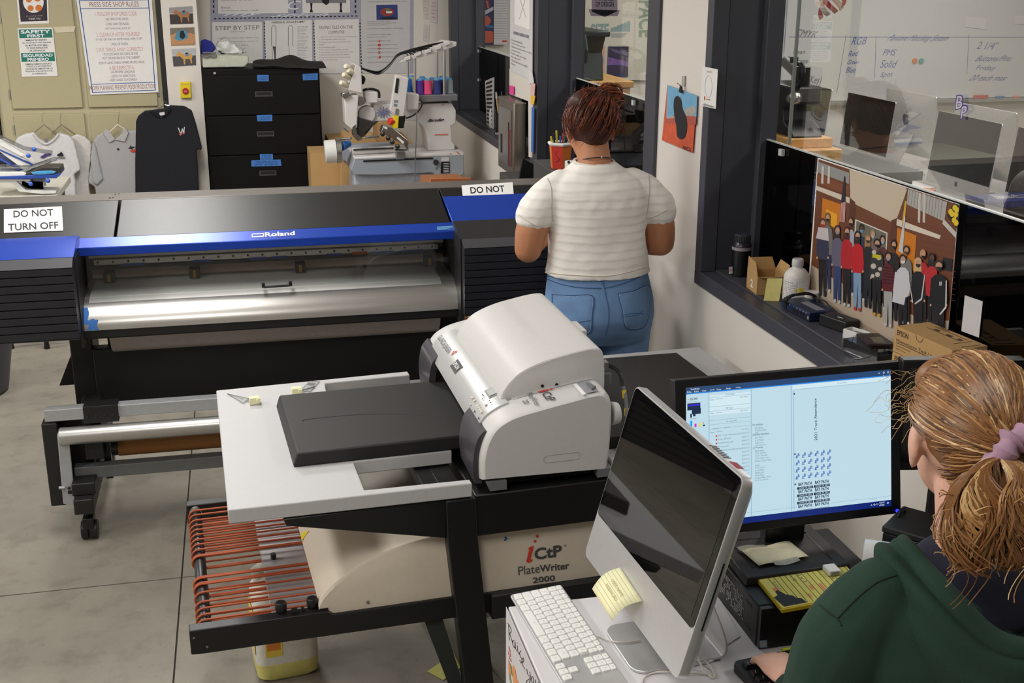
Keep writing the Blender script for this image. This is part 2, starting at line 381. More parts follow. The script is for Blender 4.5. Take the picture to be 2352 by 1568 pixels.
for x0, x1, a, c in ((-.652, -.602, .54, .86), (-.605, -.570, .78, .985)):
    t.grid(lambda u, v: apt(lerp(x0, x1, u) + .006*math.sin(v*7+x0*40)*(u-.5), lerp(a, c, v) + .015*math.sin(u*9), .0018), 5, 8)
t.build('masking_tape', apo, smooth=True)
b = B(m=BLACK); b.box(-.66, 4.47, .768, .80, 4.60, .80); b.box(-.66, 4.52, .75, .80, 4.88, .87); b.build('front_beam', rp, bev=.003)
# lower media guide and stand
gd = spline([(0, 4.56, .765), (0, 4.575, .72), (0, 4.62, .67), (0, 4.70, .64)], 5)
b = B(m=mat('media_guide_grey', (176, 168, 164), .5, .0)); b.rings([[V((x, p.y, p.z)) for p in gd] + [V((x, p.y+.004, p.z+.004)) for p in gd[::-1]] for x in (-.545, .745)]); b.build('media_guide', rp, smooth=True)
b = B(m=BLACK); b.box(-.63, 4.70, .41, .77, 4.76, .655); b.build('stand_panel', rp, bev=.004)
for x in (-.715, .77):
    b = B(m=BLACK); b.box(x, 4.72, .12, x+.085, 4.92, .80); b.box(x+.012, 4.30, .13, x+.082, 5.12, .19); b.box(x+.005, 4.34, .19, x+.09, 4.72, .24)
    lg = b.build('stand_leg', rp, bev=.004)
    for y in (4.37, 5.06):
        c = B(m=BLACKP)
        c.cyl((x+.02, y, .036), (x+.046, y, .036), .036, n=24).cyl((x+.054, y, .036), (x+.08, y, .036), .036, n=24).box(x+.03, y-.035, .05, x+.07, y+.035, .095); c.cyl((x+.05, y, .09), (x+.05, y, .135), .012)
        c.build('caster', lg, bev=.003)
b = B(m=HOODM); b.prism([(-.715, 4.74, .63), (-.715, 4.74, .50), (-.775, 4.74, .50)], (0, .05, 0)); b.build('side_bracket', rp)
B(m=BLACKP).box(-.575, 4.75, .56, -.51, 4.84, .78).box(.70, 4.75, .56, .765, 4.84, .78).build('roll_holder', rp, bev=.004)
# take-up unit
b = B(m=BLACK); b.box(-.80, 4.40, .13, -.745, 4.60, .467); b.box(-.745, 4.50, .12, -.64, 4.62, .46); b.box(-.66, 4.42, .30, -.59, 4.56, .52); tk = b.build('take_up_motor', rp, bev=.004)
LG = mat('light_grey_rail', (168, 170, 172), .45, .15); b = B(m=LG); b.box(-.785, 4.40, .474, -.64, 4.45, .521); b.box(-.56, 4.40, .474, .96, 4.45, .521); b.build('take_up_rail', rp, bev=.003)
b = B(m=BLACK); b.box(-.645, 4.39, .46, -.52, 4.46, .527)
for k in range(4): b.cyl((-.63+k*.03, 4.389, .487), (-.63+k*.03, 4.386, .487), .005, n=8)
b.build('rail_clamp', rp, bev=.003)
B(m=ALU).lathe((0, 4.38, .42), [(.030, -.737), (.034, -.733), (.034, .95), (.030, .954)], 28, 'x').build('dancer_roller', rp, smooth=True)
b = B(m=mat('mid_grey_bar', (108, 110, 110), .5, .1)); b.box(-.705, 4.42, .223, .96, 4.47, .272); b.build('lower_bar', rp, bev=.003)
arm = [oY(x, y, 4.375) for x, y in ((131, 997), (139, 994), (159, 1015), (173, 1157), (160, 1159), (145, 1157))]
b = B(m=LG); b.prism(arm, (0, .012, 0)); b.cyl(oY(135, 1120, 4.37), oY(150, 1120, 4.37), .006); b.m(INK); p = oY(161, 1130, 4.374); b.bx(p, (.016, .004, .014)); p = oY(159, 1120, 4.374); b.cyl(p, p+V((0, -.006, 0)), .006); b.build('tension_arm', rp, bev=.002)
b = B(m=BLACKP); b.lathe((0, 4.50, .315), [(.034, -.57), (.034, -.545)], 20, 'x'); b.box(-.60, 4.485, .19, -.575, 4.53, .34); b.build('core_holder', rp)
# the cardboard core on the take-up
t = thing('cardboard_tube', 'brown cardboard core mounted on the take-up under the printer', 'tube', (.2, 4.50, .315))
B(m=mat('kraft_tube', (138, 92, 44), .8, stretch=(8, 1, 1), scale=30)).lathe((0, 4.50, .315), [(.033, -.544), (.037, -.544), (.037, .90), (.033, .90)], 28, 'x').build('core', t, smooth=True)
# signs
def sign(name, lab, quad, lines, on):
    t = thing(name, lab, 'sign', on(*quad[3]))
    B(m=PAPER).prism([on(x, y, .001) for x, y in quad], HOOD[1]*.0008).build('sheet', t)
    b = B(m=INK)
    for s, bl, br, tl in lines: b.text(s, on(*bl, .0024), on(*br, .0024), on(*tl, .0024), .018)
    b.build('lettering', t)
sign('paper_sign', 'white paper sign reading DO NOT TURN OFF on left end of the printer', [(9, 481), (142, 474), (145, 529.5), (9, 534.5)],
     [('DO NOT', (31, 499.5), (123, 495), (30.5, 483.5)), ('TURN OFF', (18.7, 530), (135, 524.5), (18, 513.8))], hood)
sign('paper_sign', 'white paper sign reading only DO NOT on right end of the printer', [(1060, 426), (1177.5, 418.7), (1180, 447), (1063, 451.5)],
     [('DO NOT', (1081, 444.5), (1160, 440), (1079.5, 429.5))], hood)
# ================================================================ plate writer: engine and tables on a belt-fed stand
PO = V((-.09, 2.68, 0)); PA = math.radians(3.5)
BEIGE = mat('beige_plastic_cover', (212, 200, 182), .5, var=.02)
pf = thing('plate_processor', 'black framed processor stand with beige cover and orange conveyor belts', 'machine', PO, PA)
LEGM = mat('black_frame_steel', (22, 21, 22), .42, bump=.05, scale=500)
# long rails
b = B(pf, LEGM); b.prism([(-.115, .02, .457), (-.115, .02, .525), (.23, .02, .525), (.245, .02, .512), (1.5, .02, .512), (1.5, .02, .445), (-.095, .02, .455)], (0, .035, 0)); nr = b.build('side_rail', pf, bev=.003)
b = B(pf, GREYM)
for x, z in ((-.105, .505), (-.075, .475)): b.cyl((x, .02, z), (x, .0175, z), .003, n=8)
b.build('screw', nr)
b = B(pf, LEGM); b.box(-.102, .79, .45, 1.5, .825, .512); b.build('side_rail', pf, bev=.003)
# rollers and belts
b = B(pf, BLACKP)
prof_ = []; y = .07
b.lathe((-.075, 0, .49), [(.0145, .075), (.0165, .08), (.0165, .33), (.0155, .333), (.0165, .336), (.0165, .48), (.0155, .483), (.0165, .486), (.0165, .77), (.0145, .775)], 20, 'y'); rol = b.build('belt_roller', pf, smooth=True)
B(pf, STEEL).lathe((-.075, 0, .49), [(.01, .05), (.019, .06), (.019, .07), (.01, .074)], 16, 'y').lathe((-.075, 0, .49), [(.01, .775), (.019, .779), (.019, .786), (.01, .788)], 16, 'y').build('bearing', rol)
BELT = mat('orange_urethane_belt', (170, 80, 42), .45, var=.05)
def belt(y, dy=0.):
    P = []; r = .0205
    for k in range(9):
        a = PI/2 + PI*k/8; P.append((-.075+r*math.cos(a), y, .49+r*math.sin(a)))
    P = [(.9, y+dy, .51)] + P + [(.9, y-dy*.4, .4695)]
    B(pf, BELT).tube(P, .0031, 7).build('conveyor_belt', pf, smooth=True)
for y in (.090, .118, .15, .185, .235, .28, .288, .315, .322, .445, .452, .487, .52, .552, .585, .617, .648, .683, .72, .752): belt(y, .004*math.sin(y*90))
# deck plates under the belts
b = B(pf, mat('deck_plate_grey', (172, 168, 170), .4, .4)); b.box(.095, .055, .478, .23, .48, .486)
for k in range(6): b.box(.095, .49+k*.045, .478, .23, .49+k*.045+.034, .486)
dk = b.build('deck_plate', pf, bev=.001)
b = B(pf, BLACKP); b.cyl((.128, .42, .486), (.128, .42, .502), .008)
b.build('thumb_screw', dk)
for x in (.115, .195):
    b = B(pf, BLACKP); b.lathe((x, .055, .525), [(.012, 0), (.015, .003), (.015, .022), (.012, .026)], 18); b.build('clamp_knob', pf, smooth=True)
B(pf, BLACKP).box(.14, .03, .525, .155, .05, .532).box(.165, .032, .525, .172, .048, .534).box(.21, .028, .522, .232, .055, .53).build('latch', pf)
# beige cover with arched side
arc = spline([(.208, 0, .535), (.225, 0, .565), (.27, 0, .605), (.34, 0, .645), (.43, 0, .673), (.545, 0, .69), (.70, 0, .695)], 6)
b = B(pf, BEIGE)
R = []
for yy, dz in ((.03, 0), (.036, .004), (.06, .006), (.60, -.002), (.74, -.006)):
    R.append([(p.x + (.0 if yy < .05 else .002), yy, p.z + dz - (.006 if yy < .033 else 0)) for p in arc] + [(.70, yy, .505), (.228, yy, .505)])
b.rings(R); cv = b.build('belt_cover', pf, bev=.004)
b = B(pf, GREYM); b.cyl((.335, .03, .53), (.335, .027, .53), .0045, n=10); b.build('screw', cv)
# upper frame, bracket, legs
b = B(pf, LEGM); b.prism([(.13, .0, .808), (.137, .0, .788), (.54, .0, .698), (.54, .0, .808)], (0, .03, 0)); b.prism([(.13, .84, .808), (.137, .84, .788), (.54, .84, .698), (.54, .84, .808)], (0, .03, 0)); b.box(.50, .03, .775, .56, .84, .808); b.build('table_bracket', pf, bev=.003)
def leg(y):
    b = B(pf, LEGM); b.rings([[(.607, y, 0), (.686, y, 0), (.686, y+.05, 0), (.607, y+.05, 0)], [(.54, y, .70), (.62, y, .70), (.62, y+.05, .70), (.54, y+.05, .70)], [(.537, y, .808), (.616, y, .808), (.616, y+.05, .808), (.537, y+.05, .808)]]); b.build('leg', pf, bev=.003)
    b = B(pf, LEGM); b.rings([[(1.44, y, 0), (1.50, y, 0), (1.50, y+.05, 0), (1.44, y+.05, 0)], [(1.40, y, .80), (1.46, y, .80), (1.46, y+.05, .80), (1.40, y+.05, .80)]]); b.build('leg', pf, bev=.003)
leg(-.012); leg(.80)
b = B(pf, mat('dark_green_grey_steel', (44, 48, 46), .5)); b.rings([[(.48, .035, .46), (.53, .035, .46), (.53, .05, .46), (.48, .05, .46)], [(.605, .035, .05), (.635, .035, .05), (.635, .05, .05), (.605, .05, .05)]]); br = b.build('brace', pf)
b = B(pf, STEEL)
for x, z in ((.574, .20), (.592, .10), (.60, .05)): b.ball((x, .03, z), .007, 8)
b.build('bolt', br)
B(pf, LEGM).box(.616, .0, .692, 1.45, .045, .809).box(.616, .80, .692, 1.45, .845, .809).box(.54, .045, .785, .60, .80, .809).box(1.40, .045, .785, 1.45, .80, .809).box(.62, .045, .79, 1.4, .80, .80).build('upper_beam', pf, bev=.004)
pn = B(pf, BEIGE).box(.62, .025, .50, 1.44, .04, .70).build('side_panel', pf)
pp = lambda x, y: (lambda d, c: (FRM[pf.name] @ (c + d*((.0235-c.y)/d.y))))(FRM[pf.name].to_3x3().inverted() @ ray(x, y), FRM[pf.name].inverted() @ C0)
DG = mat('dark_grey_print', (72, 72, 74), .6, var=0)
b = B(m=DG); b.text('CtP', pp(1228, 1286), pp(1291, 1277), pp(1227, 1259), .03); b.text('Plate', pp(1191, 1321), pp(1240, 1314.5), pp(1190, 1301)); b.text('Writer', pp(1240, 1314), pp(1308, 1306), pp(1239, 1297.5), .02); b.text('2000', pp(1224, 1339), pp(1275, 1333), pp(1223.5, 1326), .02); b.text('TM', pp(1294, 1256), pp(1301, 1255), pp(1294, 1251))
b.m(RED); b.poly([pp(*q) for q in ((1217, 1256), (1226, 1253), (1225, 1259), (1219, 1283), (1222, 1285), (1224, 1283), (1222, 1289), (1214, 1292), (1209, 1290), (1210, 1284), (1216, 1260), (1212, 1260))])
for x, y, r in ((1229, 1242.5, 3.2), (1234, 1231, 3.6)): b.poly([pp(x+r*math.cos(a), y+r*math.sin(a)) for a in [k*PI/6 for k in range(12)]])
b.m(mat('blue_dot_print', (30, 90, 180), .6, var=0))
for x, y in ((1161, 1234), (1163, 1237), (1160, 1240)): b.poly([pp(x+2.4*math.cos(a), y+2.4*math.sin(a)) for a in [k*PI/6 for k in range(12)]])
b.build('lettering', pn)
B(pf, mat('steel_lower_dark', (30, 30, 32), .5)).box(.66, .0, .44, 1.44, .045, .512).build('lower_beam', pf, bev=.004)

# ---------------------------------------------------------------- engine with its feed tables
pe = thing('plate_writer', 'white desktop plate writer with domed lid between two white feed tables', 'printer', PO+V((.8, .4, .815)), PA)
TABM = mat('white_table_laminate', (188, 187, 188), .5, var=.015, spec=.4)
TRAY = mat('black_textured_tray', (30, 28, 27), .55, bump=.12, scale=900)
W = lambda *p: FRM[pf.name] @ V(p)
def flat(b, pts, z0, z1): b.prism([W(x, y, z0) for x, y in pts], (0, 0, z1-z0))
b = B(m=TABM); flat(b, [(0, 0), (.606, -.012), (.606, .014), (.336, .024), (.337, .208), (.606, .208), (.606, .232), (.34, .236), (.345, .80), (.35, .851), (.622, .853), (.623, .892), (.017, .875)], .812, .85)
tb = b.build('feed_table', pe, bev=.003)
def tray(x0, x1, y0, y1, nm):
    b = B(m=TRAY); b.rings([[W(x0-.012, y0-.004, .85), W(x1, y0-.004, .85), W(x1, y1+.004, .85), W(x0-.012, y1+.004, .85)], [W(x0, y0, .889), W(x1, y0, .889), W(x1, y1, .889), W(x0, y1, .889)]]); return b.build(nm, pe, bev=.005)
tr = tray(.192, .70, .215, .672, 'paper_tray')
gp = spline([(.235, .44, 0), (.24, .448, 0), (.30, .452, 0), (.40, .445, 0), (.50, .418, 0), (.57, .385, 0)], 6)
B(m=mat('tray_groove', (14, 14, 14), .6)).tube([W(p.x, p.y, .889) for p in gp], .0034, 6, flat=.4).build('curved_groove', tr)
# far table
b = B(m=TABM); flat(b, [(1.0, .03), (1.645, .03), (1.645, .87), (1.0, .88)], .812, .85); b.build('exit_table', pe, bev=.003)
b = B(m=TRAY); b.rings([[W(.95, .1, .85), W(1.508, .1, .85), W(1.508, .742, .85), W(.95, .762, .85)], [W(.95, .1, .885), W(1.50, .1, .885), W(1.50, .738, .885), W(.95, .758, .885)]]); b.build('exit_tray', pe, bev=.004)
# engine housing: silhouette in x-z, swept along y
SK = .032
E_ = lambda x, y, z: W(x + SK*y/.85, y, z)
bodyp = spline([(.632, 0, .845), (.632, 0, .90), (.642, 0, .945), (.662, 0, .982), (.692, 0, 1.004), (.73, 0, 1.018), (.80, 0, 1.032), (.88, 0, 1.046), (.945, 0, 1.056), (.972, 0, 1.052), (.987, 0, 1.03), (.992, 0, .99), (.989, 0, .90), (.982, 0, .835)], 5)
cx, cz = .81, .93
EW = mat('engine_white', (205, 203, 202), .45, var=.015); SIL = mat('silver_paint', (196, 196, 196), .36, .35, var=.02)
def sweep(b, pr, ys):
    R = []
    for y, s in ys: R.append([E_(cx+(p.x-cx)*s, y, cz+(p.z-cz)*s) for p in pr])
    b.rings(R)
b = B(m=EW); sweep(b, bodyp, [(0, .93), (.006, .965), (.02, .99), (.05, 1), (.105, 1)]); b.build('end_cover', pe, smooth=True)
b = B(m=EW); sweep(b, bodyp, [(.745, 1), (.81, 1), (.835, .985), (.85, .93)]); b.build('end_cover', pe, smooth=True)
mid = [p for p in bodyp if p.z > .94]
b = B(m=SIL); fr = [p for p in mid if p.x < .737]
b.rings([[E_(p.x-.004, y, p.z+.004) for p in fr] + [E_(.735, y, .93), E_(.66, y, .935)] for y in (.085, .762)]); fp = b.build('front_panel', pe, smooth=True)
b = B(m=EW); b.rings([[E_(p.x, y, p.z) for p in mid if p.x >= .735] + [E_(.985, y, .84), E_(.735, y, .84)] for y in (.10, .75)]); b.build('main_housing', pe, smooth=True)
B(m=BLACKP).rings([[E_(.69, y, .82), E_(.975, y, .82), E_(.975, y, .935), E_(.69, y, .935)] for y in (.03, .82)]).build('chassis', pe)
# smoked end pieces on the front
SMK = mat('smoked_plastic', (70, 66, 72), .35, coat=.15)
for y0, y1 in ((.028, .205), (.66, .842)):
    pr = spline([(.622, 0, .83), (.618, 0, .885), (.628, 0, .945), (.648, 0, .972)], 5)
    b = B(m=SMK); b.rings([[E_(p.x, y, p.z) for p in pr] + [E_(p.x+.02, y, p.z-.003) for p in pr[::-1]] for y in (y0, (y0+y1)/2, y1)]); b.build('smoked_cover', pe, smooth=True)
# domed lid
lidp = spline([(.712, 0, 1.016), (.722, 0, 1.040), (.742, 0, 1.066), (.772, 0, 1.090), (.83, 0, 1.113), (.90, 0, 1.128), (.95, 0, 1.136), (.982, 0, 1.136), (.996, 0, 1.124), (1.002, 0, 1.09), (1.004, 0, 1.03)], 5)
b = B(m=EW); R = []
for y, s, o in ((.118, .0, .003), (.121, .0, .0), (.69, 0, 0), (.693, 0, .003)):
    R.append([E_(p.x + (o if p.x < .85 else -o), y, p.z - o) for p in lidp] + [E_(1.0, y, .99), E_(.714, y, .99)])
b.rings(R); lid = b.build('lid', pe, smooth=True)
b = B(m=BLACKP)
for x in (.828, .868): b.cyl(E_(x, .119, 1.046), E_(x, .1155, 1.046), .0042, n=12)
b.build('screw', lid)
b = B(m=EW); b.rings([[E_(x, y, z) for x, z in ((1.0, 1.07), (1.03, 1.07), (1.03, 1.11), (1.0, 1.11))] for y in (.36, .46)]); b.m(BLACKP); b.cyl(E_(1.015, .355, 1.08), E_(1.015, .345, 1.08), .012); b.build('rear_bracket', pe, bev=.002)
# badge, control panel, lettering on the engine
def surf(x, y, o=.0015):
    """point on the swept front / top surface at profile parameter x"""
    ps = bodyp
    for i in range(len(ps)-1):
        if ps[i].x <= x <= ps[i+1].x and ps[i].z > .94:
            t = (x-ps[i].x)/max(1e-6, ps[i+1].x-ps[i].x); p = lerp(ps[i], ps[i+1], t); d = (ps[i+1]-ps[i]).normalized(); n = V((-d.z, 0, d.x)); p = p+n*(o+(.0058 if x < .735 else .0006)); return E_(p.x, y, p.z)
    return E_(x, y, 1.0)
b = B(m=mat('badge_grey', (66, 64, 62), .4)); b.poly([surf(.662, .44), surf(.684, .44), surf(.684, .515), surf(.662, .515)]); b.m(WHT); b.text('EPSON', surf(.668, .505, .003), surf(.668, .45, .003), surf(.678, .505, .003), .01); b.build('badge', fp)
b = B(m=DG); b.text('GLUNZ & JENSEN', surf(.667, .765, .0025), surf(.667, .60, .0025), surf(.684, .765, .0025)); b.m(RED)
for dx, dy in ((.685, .585), (.68, .577), (.69, .577)): b.poly([surf(dx, dy, .0025), surf(dx+.006, dy-.005, .0025), surf(dx, dy-.009, .0025), surf(dx-.006, dy-.005, .0025)])
b.build('lettering', fp)
cp = B(m=mat('lcd_grey', (148, 148, 150), .35)); cp.poly([surf(.694, .155), surf(.726, .155), surf(.726, .215), surf(.694, .215)])
cp.m(mat('lcd_inner', (182, 184, 182), .3)); cp.poly([surf(.698, .162, .003), surf(.722, .162, .003), surf(.722, .208, .003), surf(.698, .208, .003)])
cp.m(OFFW)
for x, y, r in ((.667, .222, .007), (.667, .198, .0055), (.667, .158, .006), (.667, .143, .006), (.667, .128, .006), (.667, .113, .006), (.657, .205, .004), (.680, .13, .005)):
    c = surf(x, y, .002); cp.ball(c, (r, r, .003), 10)
cp.m(INK)
for x, y in ((.69, .125), (.69, .14), (.685, .19), (.685, .2), (.68, .175), (.655, .155), (.655, .105)): cp.poly([surf(x, y, .003), surf(x+.003, y, .003), surf(x+.003, y-.006, .003), surf(x, y-.006, .003)])
cp.build('control_panel', fp)
b = B(m=DG); b.text('CtP', surf(.815, .083, .003), surf(.815, .022, .003), surf(.839, .083, .003), .02); b.text('PlateWriter', surf(.782, .108, .003), surf(.782, .012, .003), surf(.797, .108, .003)); b.text('20', surf(.76, .072, .003), surf(.76, .045, .003), surf(.774, .072, .003))
b.m(RED); b.text('i', surf(.812, .103, .003), surf(.812, .092, .003), surf(.850, .103, .003), .01, .3); b.build('lettering', pe)
b = B(m=mat('slot_grey', (150, 152, 158), .4)); b.poly([surf(.918, .10), surf(.95, .10), surf(.95, .01), surf(.918, .01)]); b.m(GREYM); b.prism([surf(.935, .07, .002), surf(.95, .03, .002), surf(.935, .02, .002)], (0, 0, .006)); b.m(PAPER); b.poly([surf(.905, .09, .002), surf(.915, .09, .002), surf(.915, .005, .002), surf(.905, .005, .002)]); b.build('paper_lever', pe)
q = [(.80+p[0], p[1]) for p in rrect(0, .878, .10, .898, .0095)]
b = B(m=mat('groove_line', (176, 170, 168), .6)); b.tube([W(x, -.0005, z) for x, z in q], .0008, 4, loop=True); b.build('side_outline', pe)
b = B(m=EW); b.cyl(E_(1.0, .05, .975), E_(1.022, .05, .975), .032, .028); b.build('side_knob', pe, bev=.004)
b = B(m=mat('clear_plastic_foot', (190, 190, 196), .25)); b.box(0, 0, 0, .001, .001, .001); b.bm.free()
B(m=GREYM).prism([W(.655, -.004, .818), W(.70, -.004, .818), W(.70, -.004, .842), W(.645, -.004, .842)], V((0, .05, 0))).build('foot', pe); B(m=GREYM).prism([W(.95, .0, .818), W(.99, .0, .818), W(.99, .0, .842), W(.95, .0, .842)], V((0, .05, 0))).build('foot', pe)
# interface plug and cable at the back
b = B(m=ALU); p = W(1.02, .20, 1.06); b.bx(p, (.05, .03, .02)); b.m(GREYM); b.bx(W(1.03, .17, 1.03), (.03, .02, .03))
b.m(BLACKP); b.tube(spline([W(1.045, .2, 1.06), W(1.07, .17, 1.045), W(1.075, .15, 1.01)], 6), .006); b.m(GREYM); b.tube(spline([W(1.075, .15, 1.01), W(1.077, .13, .97), W(1.07, .1, .9), W(1.05, .07, .852)], 6), .0055)
b.m(YELL); b.tube([W(1.0755, .145, 1.00), W(1.0765, .138, .98)], .0066); b.tube([W(1.0765, .125, .955), W(1.0755, .118, .935)], .0066); b.build('signal_cable', pe, smooth=True)
# plate gauges with foam blocks lying on the feed table
def gauge(lab, quad, bl, txt):
    t = thing('plate_gauge', lab, 'gauge', oZ(*bl, .85), group='clear plate gauges on the feed table')
    CL = mat('clear_gauge_film', (206, 208, 208), .25, alpha=.45, var=0)
    b = B(m=CL); b.prism([oZ(x, y, .8515) for x, y in quad], (0, 0, .001)); sh = b.build('film_strip', t)
    k = B(m=INK); q = [oZ(x, y, .8535) for x, y in quad]
    for i in range(4): k.tube([q[i], q[(i+1) % 4]], .0006, 4)
    for s in range(9):
        u = .12+.08*s; a = lerp(q[0], q[1], u); c = lerp(q[3], q[2], u); k.tube([lerp(a, c, .15), lerp(a, c, .4)], .0004, 4)
    k.build('scale_print', sh)
    c = oZ(*bl, .862); f = B(m=mat('pale_yellow_foam', (234, 232, 190), .9, bump=.3, scale=300))
    f.bx(c, (.03, .022, .022)); f.bx(c+V((.012, 0, .002)), (.012, .03, .014)); f.build('foam_block', t, bev=.002)
    p = lerp(q[1], q[2], .5); B(m=GREYM).tube([p+V((0, 0, .001)), c+V((0, 0, -.004))], .002, 6).build('cord_clip', t)
gauge('clear ruler strip with yellow foam block near left end of the table', [(521, 903.5), (572, 915), (559, 926), (536, 912)], (584, 919), 0)
gauge('clear ruler strip with foam block beside back edge of the black tray', [(711, 875), (734, 876), (712, 900), (690, 897)], (681, 897), 1)
# ================================================================ the desk and what stands on it
DZ = .83
DESKM = mat('white_desk_laminate', (216, 213, 216), .5, var=.02, scale=8)
dk = thing('desk', 'white topped computer desk against the right wall', 'desk', (1.03, 1.6, 0))
b = B(m=DESKM); b.box(.48, 1.62, .80, 1.585, 2.127, DZ); b.build('desktop', dk, bev=.003)
for x, y in ((.53, 1.67), (.53, 2.08), (1.54, 1.67), (1.54, 2.08)): B(m=BLACK).box(x-.02, y-.02, 0, x+.02, y+.02, .80).build('leg', dk, bev=.002)
B(m=BLACK).box(.53, 2.07, .5, 1.54, 2.085, .80).build('modesty_panel', dk)
# poster hanging from the edge of the desk
po = thing('paper_poster', 'white poster lettered Raise you with flowers hanging from the edge of desk', 'poster', (.477, 1.8, DZ))
B(m=PAPERG).box(.4745, 1.625, .40, .4755, 2.124, DZ+.001).build('sheet', po)
sx = lambda x, y, o=0: oX(x, y, .4738-o)
def stroke(b, pts, r, on, n=4, sm=6): b.tube(spline([on(*p) for p in pts], sm) if len(pts) > 2 else [on(*p) for p in pts], r, n, flat=.5)
b = B(m=mat('brown_black_marker', (62, 50, 52), .7, var=0))
for P in ([(1168, 1432), (1169, 1450), (1170, 1470)], [(1165, 1430), (1170, 1436), (1174, 1446), (1172, 1453), (1169, 1452)], [(1170, 1453), (1174, 1465), (1178, 1478)],
          [(1182, 1471), (1178, 1470), (1178, 1480), (1182, 1487), (1183, 1474), (1184, 1488), (1187, 1494)], [(1188, 1482), (1189, 1494), (1192, 1502)], [(1187.5, 1475), (1188, 1477)],
          [(1196, 1494), (1193, 1500), (1196, 1508), (1199, 1516), (1196, 1522), (1194, 1515)], [(1199, 1520), (1203, 1518), (1202, 1510), (1199, 1514), (1201, 1528), (1206, 1536)],
          [(1210, 1536), (1212, 1548), (1217, 1552)], [(1217, 1542), (1218, 1558), (1214, 1572), (1209, 1564), (1216, 1558)], [(1222, 1552), (1220, 1562), (1225, 1568), (1226, 1558), (1222, 1552)], [(1230, 1560), (1231, 1572), (1236, 1578), (1236, 1566)]):
    stroke(b, P, .0008, sx)
b.build('lettering', po)
b = B(m=RED); fl = mat('orange_flower_print', (226, 150, 96), .7, var=0); fg = mat('leaf_print', (120, 138, 90), .7, var=0)
for x, y in ((1169, 1487), (1171, 1494), (1168, 1500), (1172, 1504), (1170, 1510), (1173, 1516), (1169, 1520)): b.disc(sx(x, y), (0, .004, 0), (0, 0, .004), 8)
b.m(fl)
for x, y, r in ((1181, 1552, .022), (1170, 1536, .014), (1188, 1574, .015)):
    for k in range(6): b.disc(sx(x, y, k*.0001) + V((0, math.cos(k)*r*.5, math.sin(k)*r*.5)), (0, r*.5, 0), (0, 0, r*.5), 10)
b.m(fg)
for x, y in ((1175, 1540), (1186, 1562), (1172, 1560)): b.disc(sx(x, y), (0, .016, .008), (0, -.003, .006), 10)
b.build('flower_print', po)
# ---------------------------------------------------------------- all-in-one computer seen from its screen side
IM = Mx.Translation((.666, 1.914, .916)) @ Mx.Rotation(-1.513, 4, 'Z')
TI = Mx.Rotation(-.273, 4, 'X')
im = thing('desktop_computer', 'silver all-in-one computer with dark screen and a sticky note, at left end of the desk', 'computer', mw=IM)
IP = IM @ TI
pl = lambda pts, z: [(x, z, y) for x, y in pts]
ALUC = mat('bead_blasted_aluminium', (208, 208, 210), .42, .7, var=.02)
b = B(IP, ALUC); o_ = rrect(-.2425, 0, .2425, .386, .016)
b.rings([pl(rrect(-.2415, .001, .2415, .385, .015), -.001), pl(o_, .001), pl(o_, .018), pl(rrect(-.225, .018, .225, .368, .016), .034), pl(rrect(-.12, .08, .12, .30, .016), .043)]); bd = b.build('housing', im, smooth=True)
b = B(IP, mat('black_screen_glass', (8, 8, 9), .02, spec=.6, var=0)); b.prism(pl(rrect(-.2385, .098, .2385, .382, .012), -.0022), (0, .002, 0)); gl = b.build('screen', im)
b = B(IP, mat('dark_lcd', (16, 14, 14), .02, spec=.75, var=0)); b.poly(pl([(-.222, .115), (.222, .115), (.222, .366), (-.222, .366)], -.0026)); b.build('display_area', gl)
b = B(IP, BLACKP); b.box(.2428, .012, .10, .2432, .015, .23); b.build('disc_slot', bd)
b = B(IP, mat('magenta_sticker', (150, 50, 62), .6)); b.box(.165, .008, .3862, .195, .024, .3866); b.m(INK)
for k in range(7): b.box(.09+k*.009, .006+.001*(k % 2), .3862, .094+k*.009, .022, .3866)
b.build('asset_sticker', bd)
b = B(IM, ALUC); st = [V((0, y, z)) for y, z in ((.06, -.0805), (.15, -.0805), (.175, -.075), (.17, -.03), (.115, .10), (.09, .15))]
sp = spline(st, 6); R = []
for s in (-1, 1): R.append([V((s*.085, p.y, p.z)) for p in sp] + [V((s*.085, p.y-.006, p.z+.005)) for p in sp[::-1]])
b.rings(R); b.build('stand', im, bev=.003)
B(IM, ALUC).prism([(x, y, -.0855) for x, y in rrect(-.088, -.016, .088, .165, .032, 6)], (0, 0, .006)).build('foot', im, bev=.0015)
# sticky note on the chin
iw = lambda x, y, o: oP(x, y, IP @ V((0, -o, 0)), IP.to_3x3() @ V((0, -1, 0)))
A1, A2, F1, F2 = iw(1424, 1303, .003), iw(1475, 1380, .003), iw(1360, 1352, .05), iw(1406, 1425, .05)
NOTE = mat('pale_yellow_note', (240, 236, 190), .8, var=.01)
sn = thing('sticky_note', 'pale yellow lined sticky note curling off the chin of the silver computer', 'note', A1)
def nf(u, v, o=0): p = lerp(lerp(A1, A2, u), lerp(F1, F2, u), v); return p + V((-.5, 0, 1)).normalized()*(.010*math.sin(PI*v) + o) - V((0, 0, .0))
s_ = B(m=NOTE).grid(nf, 3, 10).build('sheet', sn, smooth=True, solid=.0006)
b = B(m=mat('note_rule_line', (168, 176, 166), .8, var=0))
for k in range(7): v = .14+.12*k; b.grid(lambda u, w: nf(u, v+w*.012, .0008), 3, 1)
b.m(mat('pencil_writing', (190, 178, 140), .8, var=0))
for k, s in ((.34, 'USER NAME'), (.55, 'PASSWORD')): b.text(s, nf(.25, k+.1, .0009), nf(.75, k+.1, .0009), nf(.25, k, .0009))
b.build('ruled_lines', s_)
